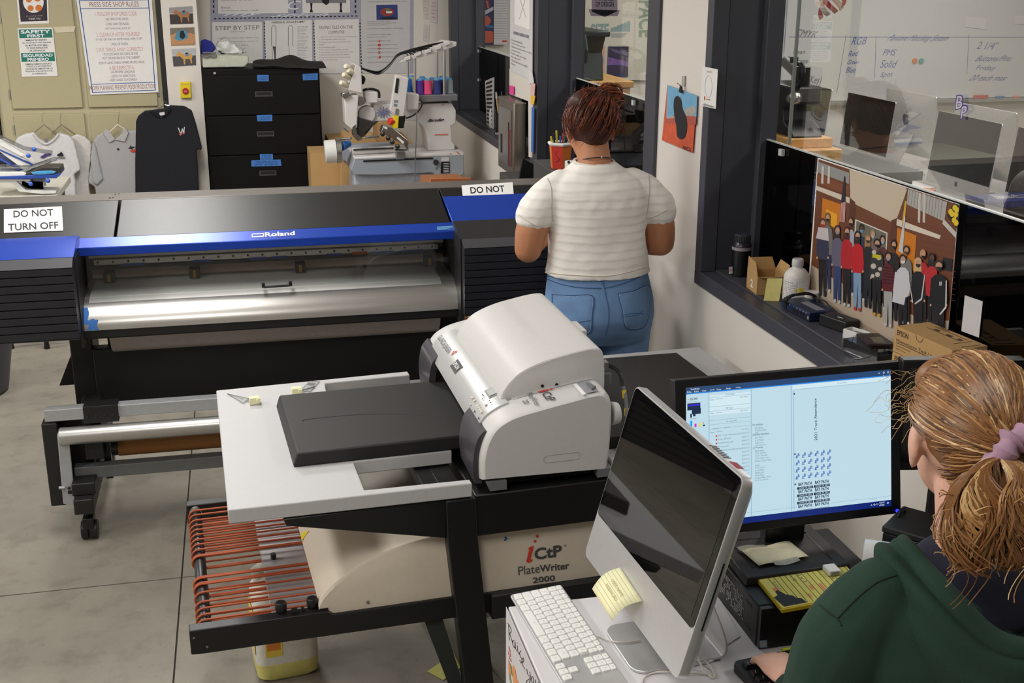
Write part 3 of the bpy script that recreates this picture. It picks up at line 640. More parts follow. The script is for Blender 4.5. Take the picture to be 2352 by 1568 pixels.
# ---------------------------------------------------------------- white keyboard
ku = V((.07, -.9975, 0)); kv = V((.9975, .07, 0)); ko = V((.491, 2.159, DZ))
KM = Mx(((ku.x, kv.x, 0, ko.x), (ku.y, kv.y, 0, ko.y), (0, 0, 1, ko.z), (0, 0, 0, 1))) @ Mx.Rotation(.06, 4, 'X')
kb = thing('keyboard', 'slim white and aluminium keyboard on left edge of the desk', 'keyboard', mw=KM)
b = B(KM, ALUC); b.prism([(x, y, .003) for x, y in rrect(0, 0, .43, .114, .006)], (0, 0, .005)); b.build('case', kb, bev=.001)
KEYM = mat('white_keycap', (236, 235, 232), .45, var=.01); LEG = mat('grey_legend', (196, 196, 196), .7, var=0)
def keymesh(w, h):
    b = B(None, KEYM); b.rings([[(x, y, 0) for x, y in rrect(-w/2, -h/2, w/2, h/2, .0022, 2)], [(x, y, .0024) for x, y in rrect(-w/2, -h/2, w/2, h/2, .0022, 2)], [(x, y, .003) for x, y in rrect(-w/2+.0006, -h/2+.0006, w/2-.0006, h/2-.0006, .002, 2)]])
    b.m(LEG); b.poly([(-.0016, -.001, .0031), (.0016, -.001, .0031), (.0016, .0016, .0031), (-.0016, .0016, .0031)])
    return b
_KM = {}
def key(w, h, x, y, par, mk=keymesh, z=.008, nm='key', fr=KM):
    k = (mk.__name__, round(w, 4), round(h, 4))
    if k not in _KM:
        o = mk(w, h).build(nm); _KM[k] = o.data; bpy.data.objects.remove(o)
    o = bpy.data.objects.new(nm, _KM[k]); COL.objects.link(o); o.parent = par; o.location = (x, y, z); FRM[o.name] = fr
    return o
P = .019; G = .0027
def row(y, h, ws, x0=.005):
    x = x0
    for wd in ws:
        if wd > 0: key(wd*P-G, h-G, x+wd*P/2, y, kb)
        x += abs(wd)*P
row(.014, .0185, [1.2, 1.2, 1.4, 5.2, 1.4, 1.2, 1.2, 1.2]); row(.033, .019, [1.95]+[1]*10+[1.85]); row(.052, .019, [1.65]+[1]*11+[1.15]); row(.071, .019, [1.5]+[1]*12+[.3]); row(.090, .019, [1]*13+[.8]); row(.105, .0125, [.985]*14)
x1 = .005+P*14.6
for i in range(3):
    key(P-G, P-G, x1+i*P+.004, .014, kb); key(P-G, P-G, x1+i*P+.004, .071, kb); key(P-G, P-G, x1+i*P+.004, .090, kb); key(P-G, .0098, x1+i*P+.004, .105, kb)
key(P-G, P-G, x1+P+.004, .033, kb)
# cables
def cable(nm, lab, pts, r, m_, grp=None):
    t = B(m=m_).tube(spline([V(p) for p in pts], 8), r, 7).build(nm, smooth=True); tag(t, lab, 'cable', grp); return t
WC = mat('white_cable', (212, 206, 198), .5)
z = DZ+.003
cable('keyboard_cable', 'thin white cable running from white keyboard across to the foot of silver computer', [oZ(1349, 1455, z), oZ(1375, 1462, z), oZ(1410, 1473, z+.006), oZ(1440, 1474, z+.006), oZ(1472, 1470, z+.006)], .0014, WC)
cable('power_cable', 'loose white cable looped on the desk beside the foot of silver computer', [oZ(1475, 1568, z), oZ(1480, 1555, z), oZ(1500, 1545, z), oZ(1530, 1542, z+.004), oZ(1570, 1545, z+.004), oZ(1610, 1546, z), oZ(1645, 1552, z)], .0018, WC)
cable('power_cable', 'loose white cable behind the silver computer nearest its lower corner', [oZ(1592, 1492, z+.05), oZ(1612, 1510, z+.01), oZ(1635, 1535, z), oZ(1640, 1556, z), oZ(1618, 1540, z), oZ(1600, 1505, z+.02)], .0018, WC)
pa = thing('paper_sheet', 'white paper sheet lying on the desk between silver computer and black computer case', 'paper', oZ(1650, 1440, DZ))
B(m=PAPERG).prism([oZ(x, y, DZ+.0012) for x, y in ((1625, 1375), (1648, 1365), (1700, 1461), (1660, 1488), (1632, 1470))], (0, 0, .001)).build('sheet', pa)
# ---------------------------------------------------------------- black computer case, monitor on it
pc = thing('computer_case', 'black slim computer case lying flat under the lit monitor', 'computer', (1.065, 2.0, DZ))
b = B(m=mat('case_black', (26, 26, 28), .45, .2, bump=.02)); b.box(.92, 1.872, DZ, 1.21, 2.15, .921); cb = b.build('case', pc, bev=.003)
b = B(m=BLACKP); b.box(.922, 1.86, DZ+.002, 1.208, 1.873, .919); b.m(mat('grille_dark', (9, 9, 10), .6))
for i in range(40):
    for j in range(11):
        x = .932+i*.0068+(j % 2)*.0034; zz = DZ+.009+j*.007
        b.poly([(x+.0026*math.cos(a*PI/3), 1.8595, zz+.0026*math.sin(a*PI/3)) for a in range(6)])
fp2 = b.build('front_grille', pc)
ix = lambda x, y, o=0: oY(x, y, 1.859-o)
b = B(m=mat('sticker_blue', (44, 110, 170), .5, var=0)); b.poly([ix(1743, 1470), ix(1762, 1468), ix(1763, 1487), ix(1744, 1489)]); b.m(mat('sticker_silver', (170, 178, 184), .4, var=0)); b.poly([ix(1745, 1472, .0003), ix(1760.5, 1470, .0003), ix(1761.5, 1485.5, .0003), ix(1746, 1487, .0003)]); b.build('badge', fp2)
b = B(m=mat('label_white_print', (150, 150, 150), .7, var=0)); rn = random.Random(4)
for i in range(16):
    for j in range(9):
        if rn.random() < .55: y0 = 2.06-.008*i; z0 = DZ+.022+j*.006; b.poly([(.9193, y0, z0), (.9193, y0-.006, z0), (.9193, y0-.006, z0+.004), (.9193, y0, z0+.004)])
b.build('label', cb)
b = B(m=mat('case_seam', (8, 8, 8), .6)); b.box(.9193, 1.90, .90, .9203, 1.93, .904); b.box(.9193, 1.90, .848, .9203, 1.925, .852); b.m(GREYM).box(.9185, 2.03, .905, .9203, 2.05, .909); b.build('vent_slot', cb)
MM = Mx.Translation((1.077, 2.057, .984)) @ Mx.Rotation(.03, 4, 'Z'); MT = MM @ Mx.Rotation(-.209, 4, 'X')
mo = thing('monitor', 'black monitor with lit blue-white screen of a print queue, on the computer case', 'monitor', mw=MM)
b = B(MT, mat('monitor_black', (18, 18, 20), .42)); b.rings([pl([(-.255, 0), (.255, 0), (.255, .33), (-.255, .33)], 0), pl([(-.255, 0), (.255, 0), (.255, .33), (-.255, .33)], .025), pl([(-.18, .05), (.18, .05), (.18, .28), (-.18, .28)], .05)]); hs = b.build('housing', mo, bev=.002)
ms = lambda x, y, o=.0: oP(x, y, MT @ V((0, -.0012-o, 0)), MT.to_3x3() @ V((0, -1, 0)))
s4 = lambda x, y, o=0: ms(1540+x*.28056, 800+y*.28056, o)
EM = lambda n, c, e=.9: mat(n, c, .3, emit=e, var=0)
SBG = EM('screen_pale', (186, 214, 226)); SW = EM('screen_white', (206, 228, 236)); SBAR = EM('screen_bar', (38, 70, 112)); SBL = EM('screen_blue', (40, 130, 220)); SNAV = EM('screen_navy', (8, 34, 110)); STX = EM('screen_text', (96, 122, 140)); SDK = EM('screen_dark', (20, 40, 70)); SLN = EM('screen_line', (150, 182, 205))
b = B(m=SBG); Q = [(128, 322), (1802, 172), (1808, 1287), (128, 1490)]
def sq(b, pts, o): b.poly([s4(x, y, o) for x, y in pts])
def edge(x, t): return None
def sm_(u, v):  # screen fraction -> crop coordinates
    l = (lerp(128, 128, v), lerp(322, 1490, v)); r = (lerp(1802, 1808, v), lerp(172, 1287, v)); return (lerp(l[0], r[0], u), lerp(l[1], r[1], u))
def sr(b, u0, v0, u1, v1, o=.0004): sq(b, [sm_(u0, v0), sm_(u1, v0), sm_(u1, v1), sm_(u0, v1)], o)
def st_(b, s, u0, v0, u1, v1, o=.0006, bold=0.): b.text(s, s4(*sm_(u0, v1), o), s4(*sm_(u1, v1), o), s4(*sm_(u0, v0), o), bold)
sq(b, Q, 0)
b.m(SW); sr(b, .112, .07, .32, .21, .0002); sr(b, .52, .052, 1, .08, .0002)
b.m(SBAR); sr(b, 0, 0, 1, .04); b.m(SBL); sr(b, 0, .040, 1, .048); b.m(SNAV); sr(b, 0, .956, 1, 1)
b.m(SLN)
for u in (.11, .316, .512): sr(b, u, .05, u+.004, .955)
for v in (.085, .15, .18, .245, .275, .305): sr(b, .114, v, .314, v+.003)
sr(b, .525, .082, 1, .085); sr(b, .524, .09, .528, .94); sr(b, 0, .925, 1, .928)
b.m(STX)
for i, s in enumerate(('2021 Track Attendance.pdf', 'Vinyl_BP.pdf', 'FreshVinyl.pdf', 'Arrows.pdf', 'NoticeMaintainSocialDistancing', 'Trump.pdf', 'Banner.pdf', 'Banner2.pdf', 'Job.pdf', 'Proof.pdf', 'Sheet.pdf', 'Stickers.pdf', 'Vinyl.pdf', 'Labels.pdf', 'Decals.pdf', 'Poster.pdf', 'Sign.pdf')):
    v = .352+.0265*i; st_(b, s, .155, v, .155+min(.115, .0053*len(s)), v+.014); st_(b, '05/04 12:37', .272, v, .308, v+.012)
for v, s, w in ((.30, 'File Attributes', .05), (.37, 'Document Information', .08), (.465, 'Job Properties', .05)): st_(b, s, .325, v, .325+w, v+.014, bold=.02)
for v, s in ((.325, 'File Name'), (.342, 'Creation Date'), (.359, 'Size'), (.395, 'File Type'), (.413, '# of Pages'), (.431, 'Page Size'), (.449, 'Special Items'), (.488, 'Media Name'), (.506, 'Print Quality'), (.524, 'Color Settings'), (.542, 'Color Adjustment'), (.56, 'Printer Color Match'), (.59, 'Scale'), (.608, '# of Copies'), (.626, '# of Tiles'), (.644, 'Mark/Label'), (.662, 'Print Area'), (.68, 'Action After Print'), (.698, 'Ink Consumption')): st_(b, s, .337, v, .337+.0042*len(s), v+.013)
for v, s in ((.066, 'Print Status'), (.163, 'RIP Status'), (.258, 'Job List SG-540')): st_(b, s, .195, v, .195+.0035*len(s), v+.013)
for v in (.094, .19, .325): st_(b, 'Status', .117, v, .138, v+.011); st_(b, 'Job Name', .145, v, .178, v+.011)
for v in (.094, .19): st_(b, 'Nick Name', .265, v, .302, v+.011)
st_(b, 'Input Time', .27, .325, .306, .337); st_(b, 'Queue A', .13, .30, .16, .312); st_(b, 'Queue B', .185, .30, .213, .312); st_(b, 'Job List SG-540', .74, .06, .785, .072); st_(b, 'Ready to Print', .006, .098, .05, .108); st_(b, 'Ink Status', .02, .215, .05, .225); st_(b, 'Total Length', .9, .93, .93, .94)
b.m(SDK); st_(b, 'SG-540', .018, .074, .056, .091, bold=.01)
# the printer icon and ink levels
sr(b, .006, .112, .07, .16); sr(b, .028, .15, .072, .19); sr(b, .02, .185, .028, .212); sr(b, .034, .185, .046, .205); b.m(EM('screen_violet', (50, 40, 200))); sr(b, .008, .12, .07, .132, .0006)
for u, c, v in ((.02, (0, 160, 235), .235), (.041, (214, 40, 190), .258), (.062, (222, 216, 60), .258), (.082, (30, 40, 60), .27)): b.m(EM('ink_%d' % int(u*1000), c)); sr(b, u, v, u+.010, .281)
b.m(EM('screen_orange', (226, 130, 40))); sq(b, [sm_(.006, .088), sm_(.014, .088), sm_(.010, .076)], .0006); sq(b, [sm_(.08, .262), sm_(.09, .262), sm_(.085, .25)], .0006)
b.m(EM('screen_red', (206, 60, 70)))
for i in range(10): v = .354+.0265*i; sr(b, .144, v, .152, v+.011)
b.m(EM('screen_menu', (220, 230, 240)))
for s, u in (('File', .004), ('Edit', .04), ('View', .077), ('Job', .117), ('Printer', .15), ('Media', .196), ('Help', .244)): st_(b, s, u, .026, u+.022, .037)
st_(b, 'VersaWorks', .022, .007, .065, .02)
for u in (.94, .962, .983): sr(b, u, .016, u+.007, .024) if u < .95 else st_(b, 'x' if u > .98 else 'o', u, .012, u+.009, .026)
for u, s, v, w in ((.9, '^', .972, .007), (.913, 'o', .971, .01), (.927, '))', .97, .01), (.942, '9:36 AM', .963, .024), (.942, '6/9/2021', .98, .024), (.978, 'o', .97, .01)): st_(b, s, u, v, u+w, v+.012)
b.m(SDK)
b.text('2021 Track Attendance', s4(1202, 752, .0006), s4(1196, 408, .0006), s4(1180, 752, .0006), .01)
for yy in (372, 865, 1112): sq(b, [(1003+yy*.012, yy-6), (1015+yy*.012, yy-7), (1015+yy*.012, yy+5), (1003+yy*.012, yy+6)], .0006)
b.m(EM('screen_logo_blue', (70, 104, 176)))
for i in range(6):
    for j in range(4):
        x, y = 1028+i*51.5, 898+j*57.5-i*6.3; b.text('B', s4(x+14, y-16, .0006), s4(x+30, y-18, .0006), s4(x+14, y-40, .0006), .03); b.text('P', s4(x, y, .0006), s4(x+18, y-2, .0006), s4(x, y-22, .0006), .03); sq(b, [(x-4, y+2), (x+16, y), (x+16, y-6), (x-4, y-4)], .0005)
b.m(SDK)
for i in range(2):
    for j in range(4):
        x, y = 1047+i*137, 1126+j*60-i*16; b.text('BAY PATH', s4(x, y, .0006), s4(x+110, y-12, .0006), s4(x-1, y-26, .0006), .03)
        if j < 3: b.m(SDK); sq(b, [(x-10, y+10), (x+120, y-5), (x+120, y+16), (x-10, y+31)], .0005); b.m(SBG); b.text('CLASS OF 2021', s4(x+4, y+25, .0008), s4(x+108, y+13, .0008), s4(x+4, y+11, .0008), .01); b.m(SDK)
        else: sq(b, [(x-8, y+18), (x+120, y+3), (x+120, y+7), (x-8, y+22)], .0006)
scn = b.build('lit_screen', mo, fixn=False)
b = B(m=mat('faint_logo', (52, 54, 56), .4)); b.text('DELL', s4(962, 1456), s4(1070, 1444), s4(962, 1432), .01); b.build('lettering', hs)
b = B(m=EM('power_led', (30, 40, 255), 3)); p = s4(1857, 1329); b.ball(p, .004, 8); b.build('power_light', mo)
# stand: neck and framed base plate
b = B(m=BLACKP); b.box(1.03, 2.085, .93, 1.12, 2.115, 1.10); b.build('neck', mo, bev=.004)
b = B(m=mat('stand_base_black', (34, 32, 33), .45)); b.rings([[(.925, 1.945, .922), (1.165, 1.96, .922), (1.165, 2.145, .922), (.93, 2.145, .922)], [(.93, 1.95, .938), (1.16, 1.963, .938), (1.16, 2.14, .938), (.935, 2.14, .938)]]); bs = b.build('base', mo, bev=.002)
b = B(m=mat('recess_black', (10, 10, 10), .25, spec=.6))
for q in ((.955, 2.105, 1.135, 2.110), (1.13, 1.985, 1.135, 2.11), (.955, 1.985, .96, 2.11)): b.box(q[0], q[1], .9375, q[2], q[3], .9385)
b.build('recess', bs)
nt = thing('taped_note', 'cream paper note taped to the base of the lit monitor', 'note', oZ(1780, 1275, .94))
C = [oZ(*q, .941) for q in ((1699, 1263), (1812, 1245), (1857, 1280), (1743, 1301))]
nf2 = lambda u, v, o=0: lerp(lerp(C[0], C[1], u), lerp(C[3], C[2], u), v) + V((0, 0, .006*math.sin(PI*u)**2*math.sin(PI*v) + .002*math.sin(9*u) + .0022 + o))
s_ = B(m=mat('cream_note', (224, 216, 184), .8)).grid(nf2, 10, 6).build('sheet', nt, smooth=True, solid=.0006)
b = B(m=mat('clear_tape', (186, 182, 170), .3, alpha=.7)); b.grid(lambda u, v: nf2(-.02+.55*u, -.12+.22*v, .0008), 5, 2); b.build('tape', nt); b = B(m=MATS['clear_tape']); b.grid(lambda u, v: nf2(.28+.5*u, .93+.2*v, .0008), 5, 2); b.build('tape', nt)
# yellow legal pad
pd = thing('legal_pad', 'yellow ruled notepad lying on the black computer case', 'notepad', (1.06, 1.9, .923))
PQ = [oZ(1733, 1319, .931), oZ(1797, 1397, .931)]; e1 = V((.199, .02, 0)); e2 = PQ[1]-PQ[0]
pdp = lambda u, v, o=0: PQ[0] + e1*u + e2*v + V((0, 0, o))
b = B(m=mat('pad_cover_yellow', (204, 178, 20), .6)); b.prism([pdp(-.01, -.01, -.0075), pdp(1, -.01, -.0075), pdp(1, 1.03, -.0075), pdp(-.01, 1.03, -.0075)], (0, 0, .007)); b.build('cover', pd)
b = B(m=mat('pad_paper_yellow', (216, 206, 108), .8)); b.prism([pdp(0, 0, -.0004), pdp(1, 0, -.0004), pdp(1, 1, -.0004), pdp(0, 1, -.0004)], (0, 0, .001)); pg = b.build('page', pd)
b = B(m=mat('pad_rule', (92, 92, 50), .8, var=0))
for k in range(15): u = .1+.062*k; b.poly([pdp(u, 0, .0009), pdp(u+.007, 0, .0009), pdp(u+.007, .97, .0009), pdp(u, .97, .0009)])
b.m(mat('highlighter_coral', (226, 140, 96), .8, var=0))
for u, v, du, dv in ((.06, .45, .04, .25), (.44, .55, .03, .12), (.55, .55, .03, .38), (.36, .75, .02, .12)): b.poly([pdp(u, v, .0011), pdp(u+du, v, .0011), pdp(u+du, v+dv, .0011), pdp(u, v+dv, .0011)])
b.m(GREYINK)
for u, v, s in ((.10, .3, '5.12.21'), (.33, .12, '24 x 18'), (.42, .2, '2 x 3'), (.72, .25, 'Blue B')): b.text(s, pdp(u, v, .0011), pdp(u, v+.25, .0011), pdp(u+.04, v, .0011))
b.m(INK); b.poly([pdp(u, v, .0012) for u, v in ((.0, .70), (.06, .66), (.06, .56), (.09, .53), (.12, .6), (.14, .68), (.2, .74), (.22, .82), (.26, .84), (.28, .97), (.03, .97))])
b.build('ruled_lines', pg)
us = thing('usb_adapter', 'small white plug adapter resting on the yellow notepad', 'adapter', oZ(1908, 1310, .932)); c = oZ(1910, 1308, .939)
B(m=WHITEP).bx(c, (.026, .03, .012)).build('shell', us, bev=.002); B(m=GREYM).bx(c+V((0, -.0155, 0)), (.018, .002, .007)).build('socket', us)
# ---------------------------------------------------------------- black keyboard
qv = V((.994, .11, 0)).normalized(); qd = V((.11, -.994, 0)).normalized(); qo = oZ(1681, 1517, .85)
QM = Mx(((qv.x, -qd.x, 0, qo.x), (qv.y, -qd.y, 0, qo.y), (0, 0, 1, DZ), (0, 0, 0, 1)))
kq = thing('keyboard', 'black keyboard under the hand of the person in green', 'keyboard', mw=QM)
b = B(QM, mat('keyboard_black', (26, 25, 26), .5)); b.rings([[(x, y, 0) for x, y in rrect(0, -.15, .44, 0, .012)], [(x, y, .012+.008*(y+.15)/.15) for x, y in rrect(0, -.15, .44, 0, .012)]]); b.build('case', kq, bev=.003)
BK = mat('black_keycap', (30, 29, 30), .42); BL_ = mat('white_legend', (196, 196, 196), .6, var=0)
def bkey(w, h):
    b = B(None, BK); b.rings([[(-w/2, -h/2, 0), (w/2, -h/2, 0), (w/2, h/2, 0), (-w/2, h/2, 0)], [(-w/2+.002, -h/2+.002, .007), (w/2-.002, -h/2+.002, .007), (w/2-.002, h/2-.001, .007), (-w/2+.002, h/2-.001, .007)]])
    b.m(BL_); b.text('/', (-.003, -.003, .0072), (.001, -.003, .0072), (-.003, .004, .0072)); return b
def brow(y, ws):
    x = .012
    for w_ in ws:
        if w_ > 0: key(w_*P-.001, .0175, x+w_*P/2, y, kq, bkey, .012+.008*(y+.15)/.15, 'key', QM)
        x += abs(w_)*P
brow(-.024, [1, -.7, 1, 1, 1, 1, -.4, 1, 1, 1, 1]); brow(-.052, [1]*13); brow(-.071, [1.5]+[1]*12); brow(-.09, [1.75]+[1]*11); brow(-.109, [2.2]+[1]*10); brow(-.128, [1.4, 1.2, 1.2, 5.5])
yp = thing('highlighter_pen', 'yellow highlighter lying behind the black keyboard', 'pen', oZ(1812, 1492, DZ))
B(m=mat('highlighter_yellow', (214, 220, 40), .45)).cyl(oZ(1797, 1494.5, DZ+.006), oZ(1850, 1484, DZ+.006), .005, n=12).build('barrel', yp)
# ---------------------------------------------------------------- right rear of the desk
cu = thing('label_roll', 'glossy white roll on right rear corner of the black computer case', 'roll', (1.205, 1.935, .923))
c = V((1.203, 1.938, .9585)); d = V((.85, -.5, 0)).normalized()
B(m=mat('glossy_white', (236, 236, 236), .2, coat=.4, var=.01)).tube([c-d*.026, c-d*.024, c+d*.03, c+d*.032], [.032, .035, .035, .032], 32).build('roll', cu, smooth=True)
bp_ = thing('label_printer', 'small black box-shaped device behind the white roll', 'printer', mw=Mx.Translation((1.355, 1.951, DZ)) @ Mx.Rotation(math.radians(-50), 4, 'Z'))
b = B(bp_, BLACKP); b.box(-.1, -.06, 0, .1, .06, .155); hb = b.build('housing', bp_, bev=.003)
b = B(bp_, mat('device_lid', (40, 39, 40), .5)); b.box(-.102, -.062, .156, .102, .062, .17); b.build('lid', bp_, bev=.003)
B(bp_, DGREY).box(-.085, -.0615, .115, -.05, -.06, .125).build('slot', hb)
B(bp_, BLACKP).tube([(-.09, .0, .17), (-.088, .004, .18), (-.088, .03, .18), (-.09, .034, .17)], .004).build('handle', bp_)
LM = Mx.Translation((1.468, 2.108, 1.058)) @ Mx.Rotation(-.2, 4, 'Z')
m2 = thing('monitor', 'black switched-off monitor behind the head of person in green', 'monitor', mw=LM)
b = B(LM, MATS['monitor_black']); b.box(-.135, -.012, .0, .13, .02, .253); b.build('housing', m2, bev=.003)
B(LM, mat('dark_lcd_matt', (12, 12, 13), .2, var=0)).box(-.12, -.0135, .02, .115, -.012, .238).build('screen', m2)
B(LM, BLACKP).box(-.03, .02, -.22, .03, .035, .1).build('neck', m2); B(LM, BLACKP).box(-.08, -.03, -.228, .08, .05, -.215).build('base', m2)
# ================================================================ things on the window sill and on the pier
SZ = 1.058
# ink bottle
t = thing('ink_bottle', 'black plastic ink bottle standing in far corner of the window sill', 'bottle', (1.70, 3.795, SZ))
B(t, mat('ink_black_plastic', (18, 17, 21), .3)).lathe((0, 0, 0), [(.03, .0), (.034, .004), (.034, .085), (.033, .095)], 28).build('body', t, smooth=True)
b = B(t, mat('ring_band_grey', (150, 145, 150), .4)); b.lathe((0, 0, 0), [(.0345, .095), (.0345, .106)], 28); b.build('ring_band', t, smooth=True)
B(t, mat('dark_violet_shoulder', (40, 33, 46), .25)).lathe((0, 0, 0), [(.034, .106), (.032, .117), (.025, .125)], 28).build('shoulder', t, smooth=True)
b = B(t, mat('smoke_cap', (58, 58, 64), .3)); b.lathe((0, 0, 0), [(.027, .125), (.028, .128), (.028, .147), (.024, .151)], 28)
for k in range(24): a = k*PI/12; b.bx((.0283*math.cos(a), .0283*math.sin(a), .137), (.002, .002, .018))
b.build('cap', t, smooth=True)
b = B(m=PAPER); q = [oY(x, y, 3.761) for x, y in ((1674, 613), (1682.5, 612), (1682.5, 628), (1674, 629))]; b.poly(q); b.m(RED); b.tube([lerp(q[0], q[2], .5)+V((.004*math.cos(a), -.0004, .004*math.sin(a))) for a in [k*PI/6 for k in range(12)]], .0007, 4, loop=True); b.build('label', t)
# open carton with a white 2
t = thing('carton', 'small open brown carton marked with a white 2 beside the ink bottle', 'box', (1.70, 3.58, SZ), -.10)
b = B(t, CARD); w_, d_, h_ = .05, .055, .062
for x in (-w_, w_-.002): b.box(x, -d_, 0, x+.002, d_, h_)
for y in (-d_, d_-.002): b.box(-w_, y, 0, w_, y+.002, h_)
b.box(-w_, -d_, 0, w_, d_, .002); bx_ = b.build('body', t)
for q in ([(-w_, d_, h_), (-w_, -d_, h_), (-w_-.002, -d_+.02, h_+.045), (-w_-.002, d_-.012, h_+.05)], [(w_, d_, h_), (w_, -d_, h_), (w_+.012, -d_+.01, h_+.035), (w_+.012, d_-.01, h_+.035)], [(-w_, d_, h_), (w_, d_, h_), (w_-.012, d_+.01, h_+.04), (-w_+.012, d_+.01, h_+.04)], [(-w_, -d_, h_), (w_, -d_, h_), (w_-.01, -d_-.03, h_+.006), (-w_+.01, -d_-.03, h_+.006)]):
    B(t, CARD).prism(q, (.0015, .0015, 0)).build('flap', t)
b = B(t, mat('white_marker', (235, 232, 230), .7, var=0)); b.text('2', (-w_-.0008, .012, .014), (-w_-.0008, -.014, .014), (-w_-.0008, .012, .042), .04); b.build('lettering', bx_)
# folded yellow sheet
t = thing('folded_card', 'pale yellow folded sheet leaning before white chemical bottle', 'paper', oZ(1770, 690, SZ))
p = [oZ(1754, 690, SZ+.001), oZ(1789, 692, SZ+.001)]
yc = mat('pale_yellow_sheet', (222, 212, 136), .8); B(m=yc).prism([p[0], p[1], p[1]+V((.012, .01, .075)), p[0]+V((.012, .01, .072))], (.001, .0006, 0)).build('sheet', t)
# white bottle
t = thing('chemical_bottle', 'white plastic bottle with printed label at middle of the window sill', 'bottle', (1.735, 3.43, SZ), -.5)
WB = mat('milky_plastic', (222, 220, 216), .4)
B(t, WB).lathe((0, 0, 0), [(.038, 0), (.041, .005), (.041, .086), (.038, .097), (.026, .111), (.017, .116), (.017, .124)], 28).build('body', t, smooth=True)
B(t, mat('grey_white_cap', (200, 198, 198), .4)).lathe((0, 0, 0), [(.0185, .122), (.019, .124), (.0185, .142), (.016, .145)], 24).build('cap', t, smooth=True)
lb = B(t, mat('bottle_label', (226, 224, 222), .6)); lb.lathe((0, 0, 0), [(.0413, .012), (.0416, .013), (.0416, .082), (.0413, .083)], 28)
lb.m(GREYINK)
for k in range(10):
    z = .072-k*.0058
    for j in range(9):
        if (k*3+j*5) % 7: a = -2.9+j*.17; lb.poly([(.0419*math.cos(a), .0419*math.sin(a), z), (.0419*math.cos(a+.12), .0419*math.sin(a+.12), z), (.0419*math.cos(a+.12), .0419*math.sin(a+.12), z+.0016), (.0419*math.cos(a), .0419*math.sin(a), z+.0016)])
lb.m(YELL); lb.poly([(.042*math.cos(a), .042*math.sin(a), z) for a, z in ((-1.55, .042), (-1.2, .042), (-.9, .042), (-.9, .056), (-1.2, .056), (-1.55, .056))]); lb.build('label', t)
t = thing('white_cup', 'small white cup half hidden behind white chemical bottle', 'cup', (1.765, 3.375, SZ))
B(t, WHITEP).lathe((0, 0, 0), [(.018, 0), (.022, .003), (.025, .046), (.023, .048)], 20).build('cup', t, smooth=True)
# network switch with cable coil
t = thing('network_switch', 'dark blue network switch with black cable coiled round it', 'network switch', (1.70, 3.30, SZ), -1.49)
b = B(t, mat('dark_blue_metal', (34, 48, 82), .4, .3)); b.box(-.075, -.035, .002, .095, .06, .03); sb = b.build('case', t, bev=.002)
b = B(t, BLACKP)
for k in range(5): b.box(-.005+k*.018, -.0362, .007, .009+k*.018, -.035, .021)
b.box(-.055, -.0362, .007, -.041, -.035, .021); b.m(PAPERG); b.text('GS105', (-.06, -.0355, .0235), (-.02, -.0355, .0235), (-.06, -.0355, .028)); b.text('1 2 3 4 5', (0, -.0355, .0235), (.08, -.0355, .0235), (0, -.0355, .0265)); b.text('10', (.084, -.0362, .008), (.093, -.0362, .008), (.084, -.0362, .018), .02)
b.build('port_panel', sb); b = B(t, mat('vent_grey', (150, 152, 158), .5)); [b.box(-.02+k*.011, .0, .0303, -.012+k*.011, .03, .0308) for k in range(9)]; b.build('top_grille', sb)
b = B(t, BLACKP); P = []
for k in range(90): a = k*.42; P.append((-.038+.008*math.cos(k*.9)+.003*math.sin(k*.33), .012+.055*math.cos(a), .034+max(-.03, .02*math.sin(a)) + .002*math.sin(k)))
b.tube(P, .0028, 6); b.tube(spline([(-.03, .05, .04), (.02, .06, .042), (.06, .055, .036), (.10, .05, .03), (.13, .03, .01)], 6), .0028, 6); b.build('cable', t, smooth=True)
t = thing('power_adapter', 'black power adapter brick next to the blue network switch', 'adapter', (1.735, 3.13, SZ), -1.25)
B(t, BLACKP).box(-.055, -.03, 0, .055, .03, .036).build('brick', t, bev=.004); B(t, PAPERG).box(0, -.01, .036, .02, -.004, .0363).build('label', t)
for i, (x, y, l) in enumerate(((1.725, 3.005, 'white plastic clip block nearer the black adapter on the sill'), (1.718, 2.935, 'white plastic clip block nearer the clear case on the sill'))):
    t = thing('clip_block', l, 'clip', (x, y, SZ), -1.2, 'white clip blocks on the sill')
    b = B(t, WHITEP); b.box(-.034, -.02, 0, .034, -.016, .03); b.box(-.034, .016, 0, .034, .02, .03); b.box(-.034, -.02, 0, .034, .02, .006); b.box(-.034, -.02, 0, -.03, .02, .03); b.build('shell', t, bev=.001)
    B(t, STEEL).box(-.01, -.008, .02, .03, .008, .026).build('pin', t, bev=.001)
# clear case with a dark card on top
t = thing('clear_case', 'clear plastic case with a dark picture card on its lid', 'case', (1.70, 2.86, SZ), -1.35)
CLP = glass('clear_case_plastic', (.82, .82, .84), .8, .04, .12)
b = B(t, CLP); b.box(-.07, -.05, 0, .07, .045, .003); b.box(-.07, -.05, .003, -.067, .045, .035); b.box(.067, -.05, .003, .07, .045, .035); b.box(-.067, -.05, .003, .067, -.047, .035); b.box(-.067, .042, .003, .067, .045, .035); b.box(-.07, -.05, .035, .07, .045, .038); b.build('case', t)
b = B(t, mat('dark_picture_card', (52, 44, 48), .35)); b.prism([(-.075, .0, .039), (.02, -.04, .039), (.05, .03, .039), (-.05, .06, .039)], (0, 0, .006)); b.m(mat('olive_print', (110, 108, 86), .5)); b.poly([(-.03, .01, .0452), (.015, -.015, .0452), (.03, .015, .0452), (-.02, .04, .0452)]); b.build('card', t)
t = thing('dark_leaflet', 'dark leaflet with white edges lying before the clear case', 'leaflet', oZ(2010, 828, SZ))
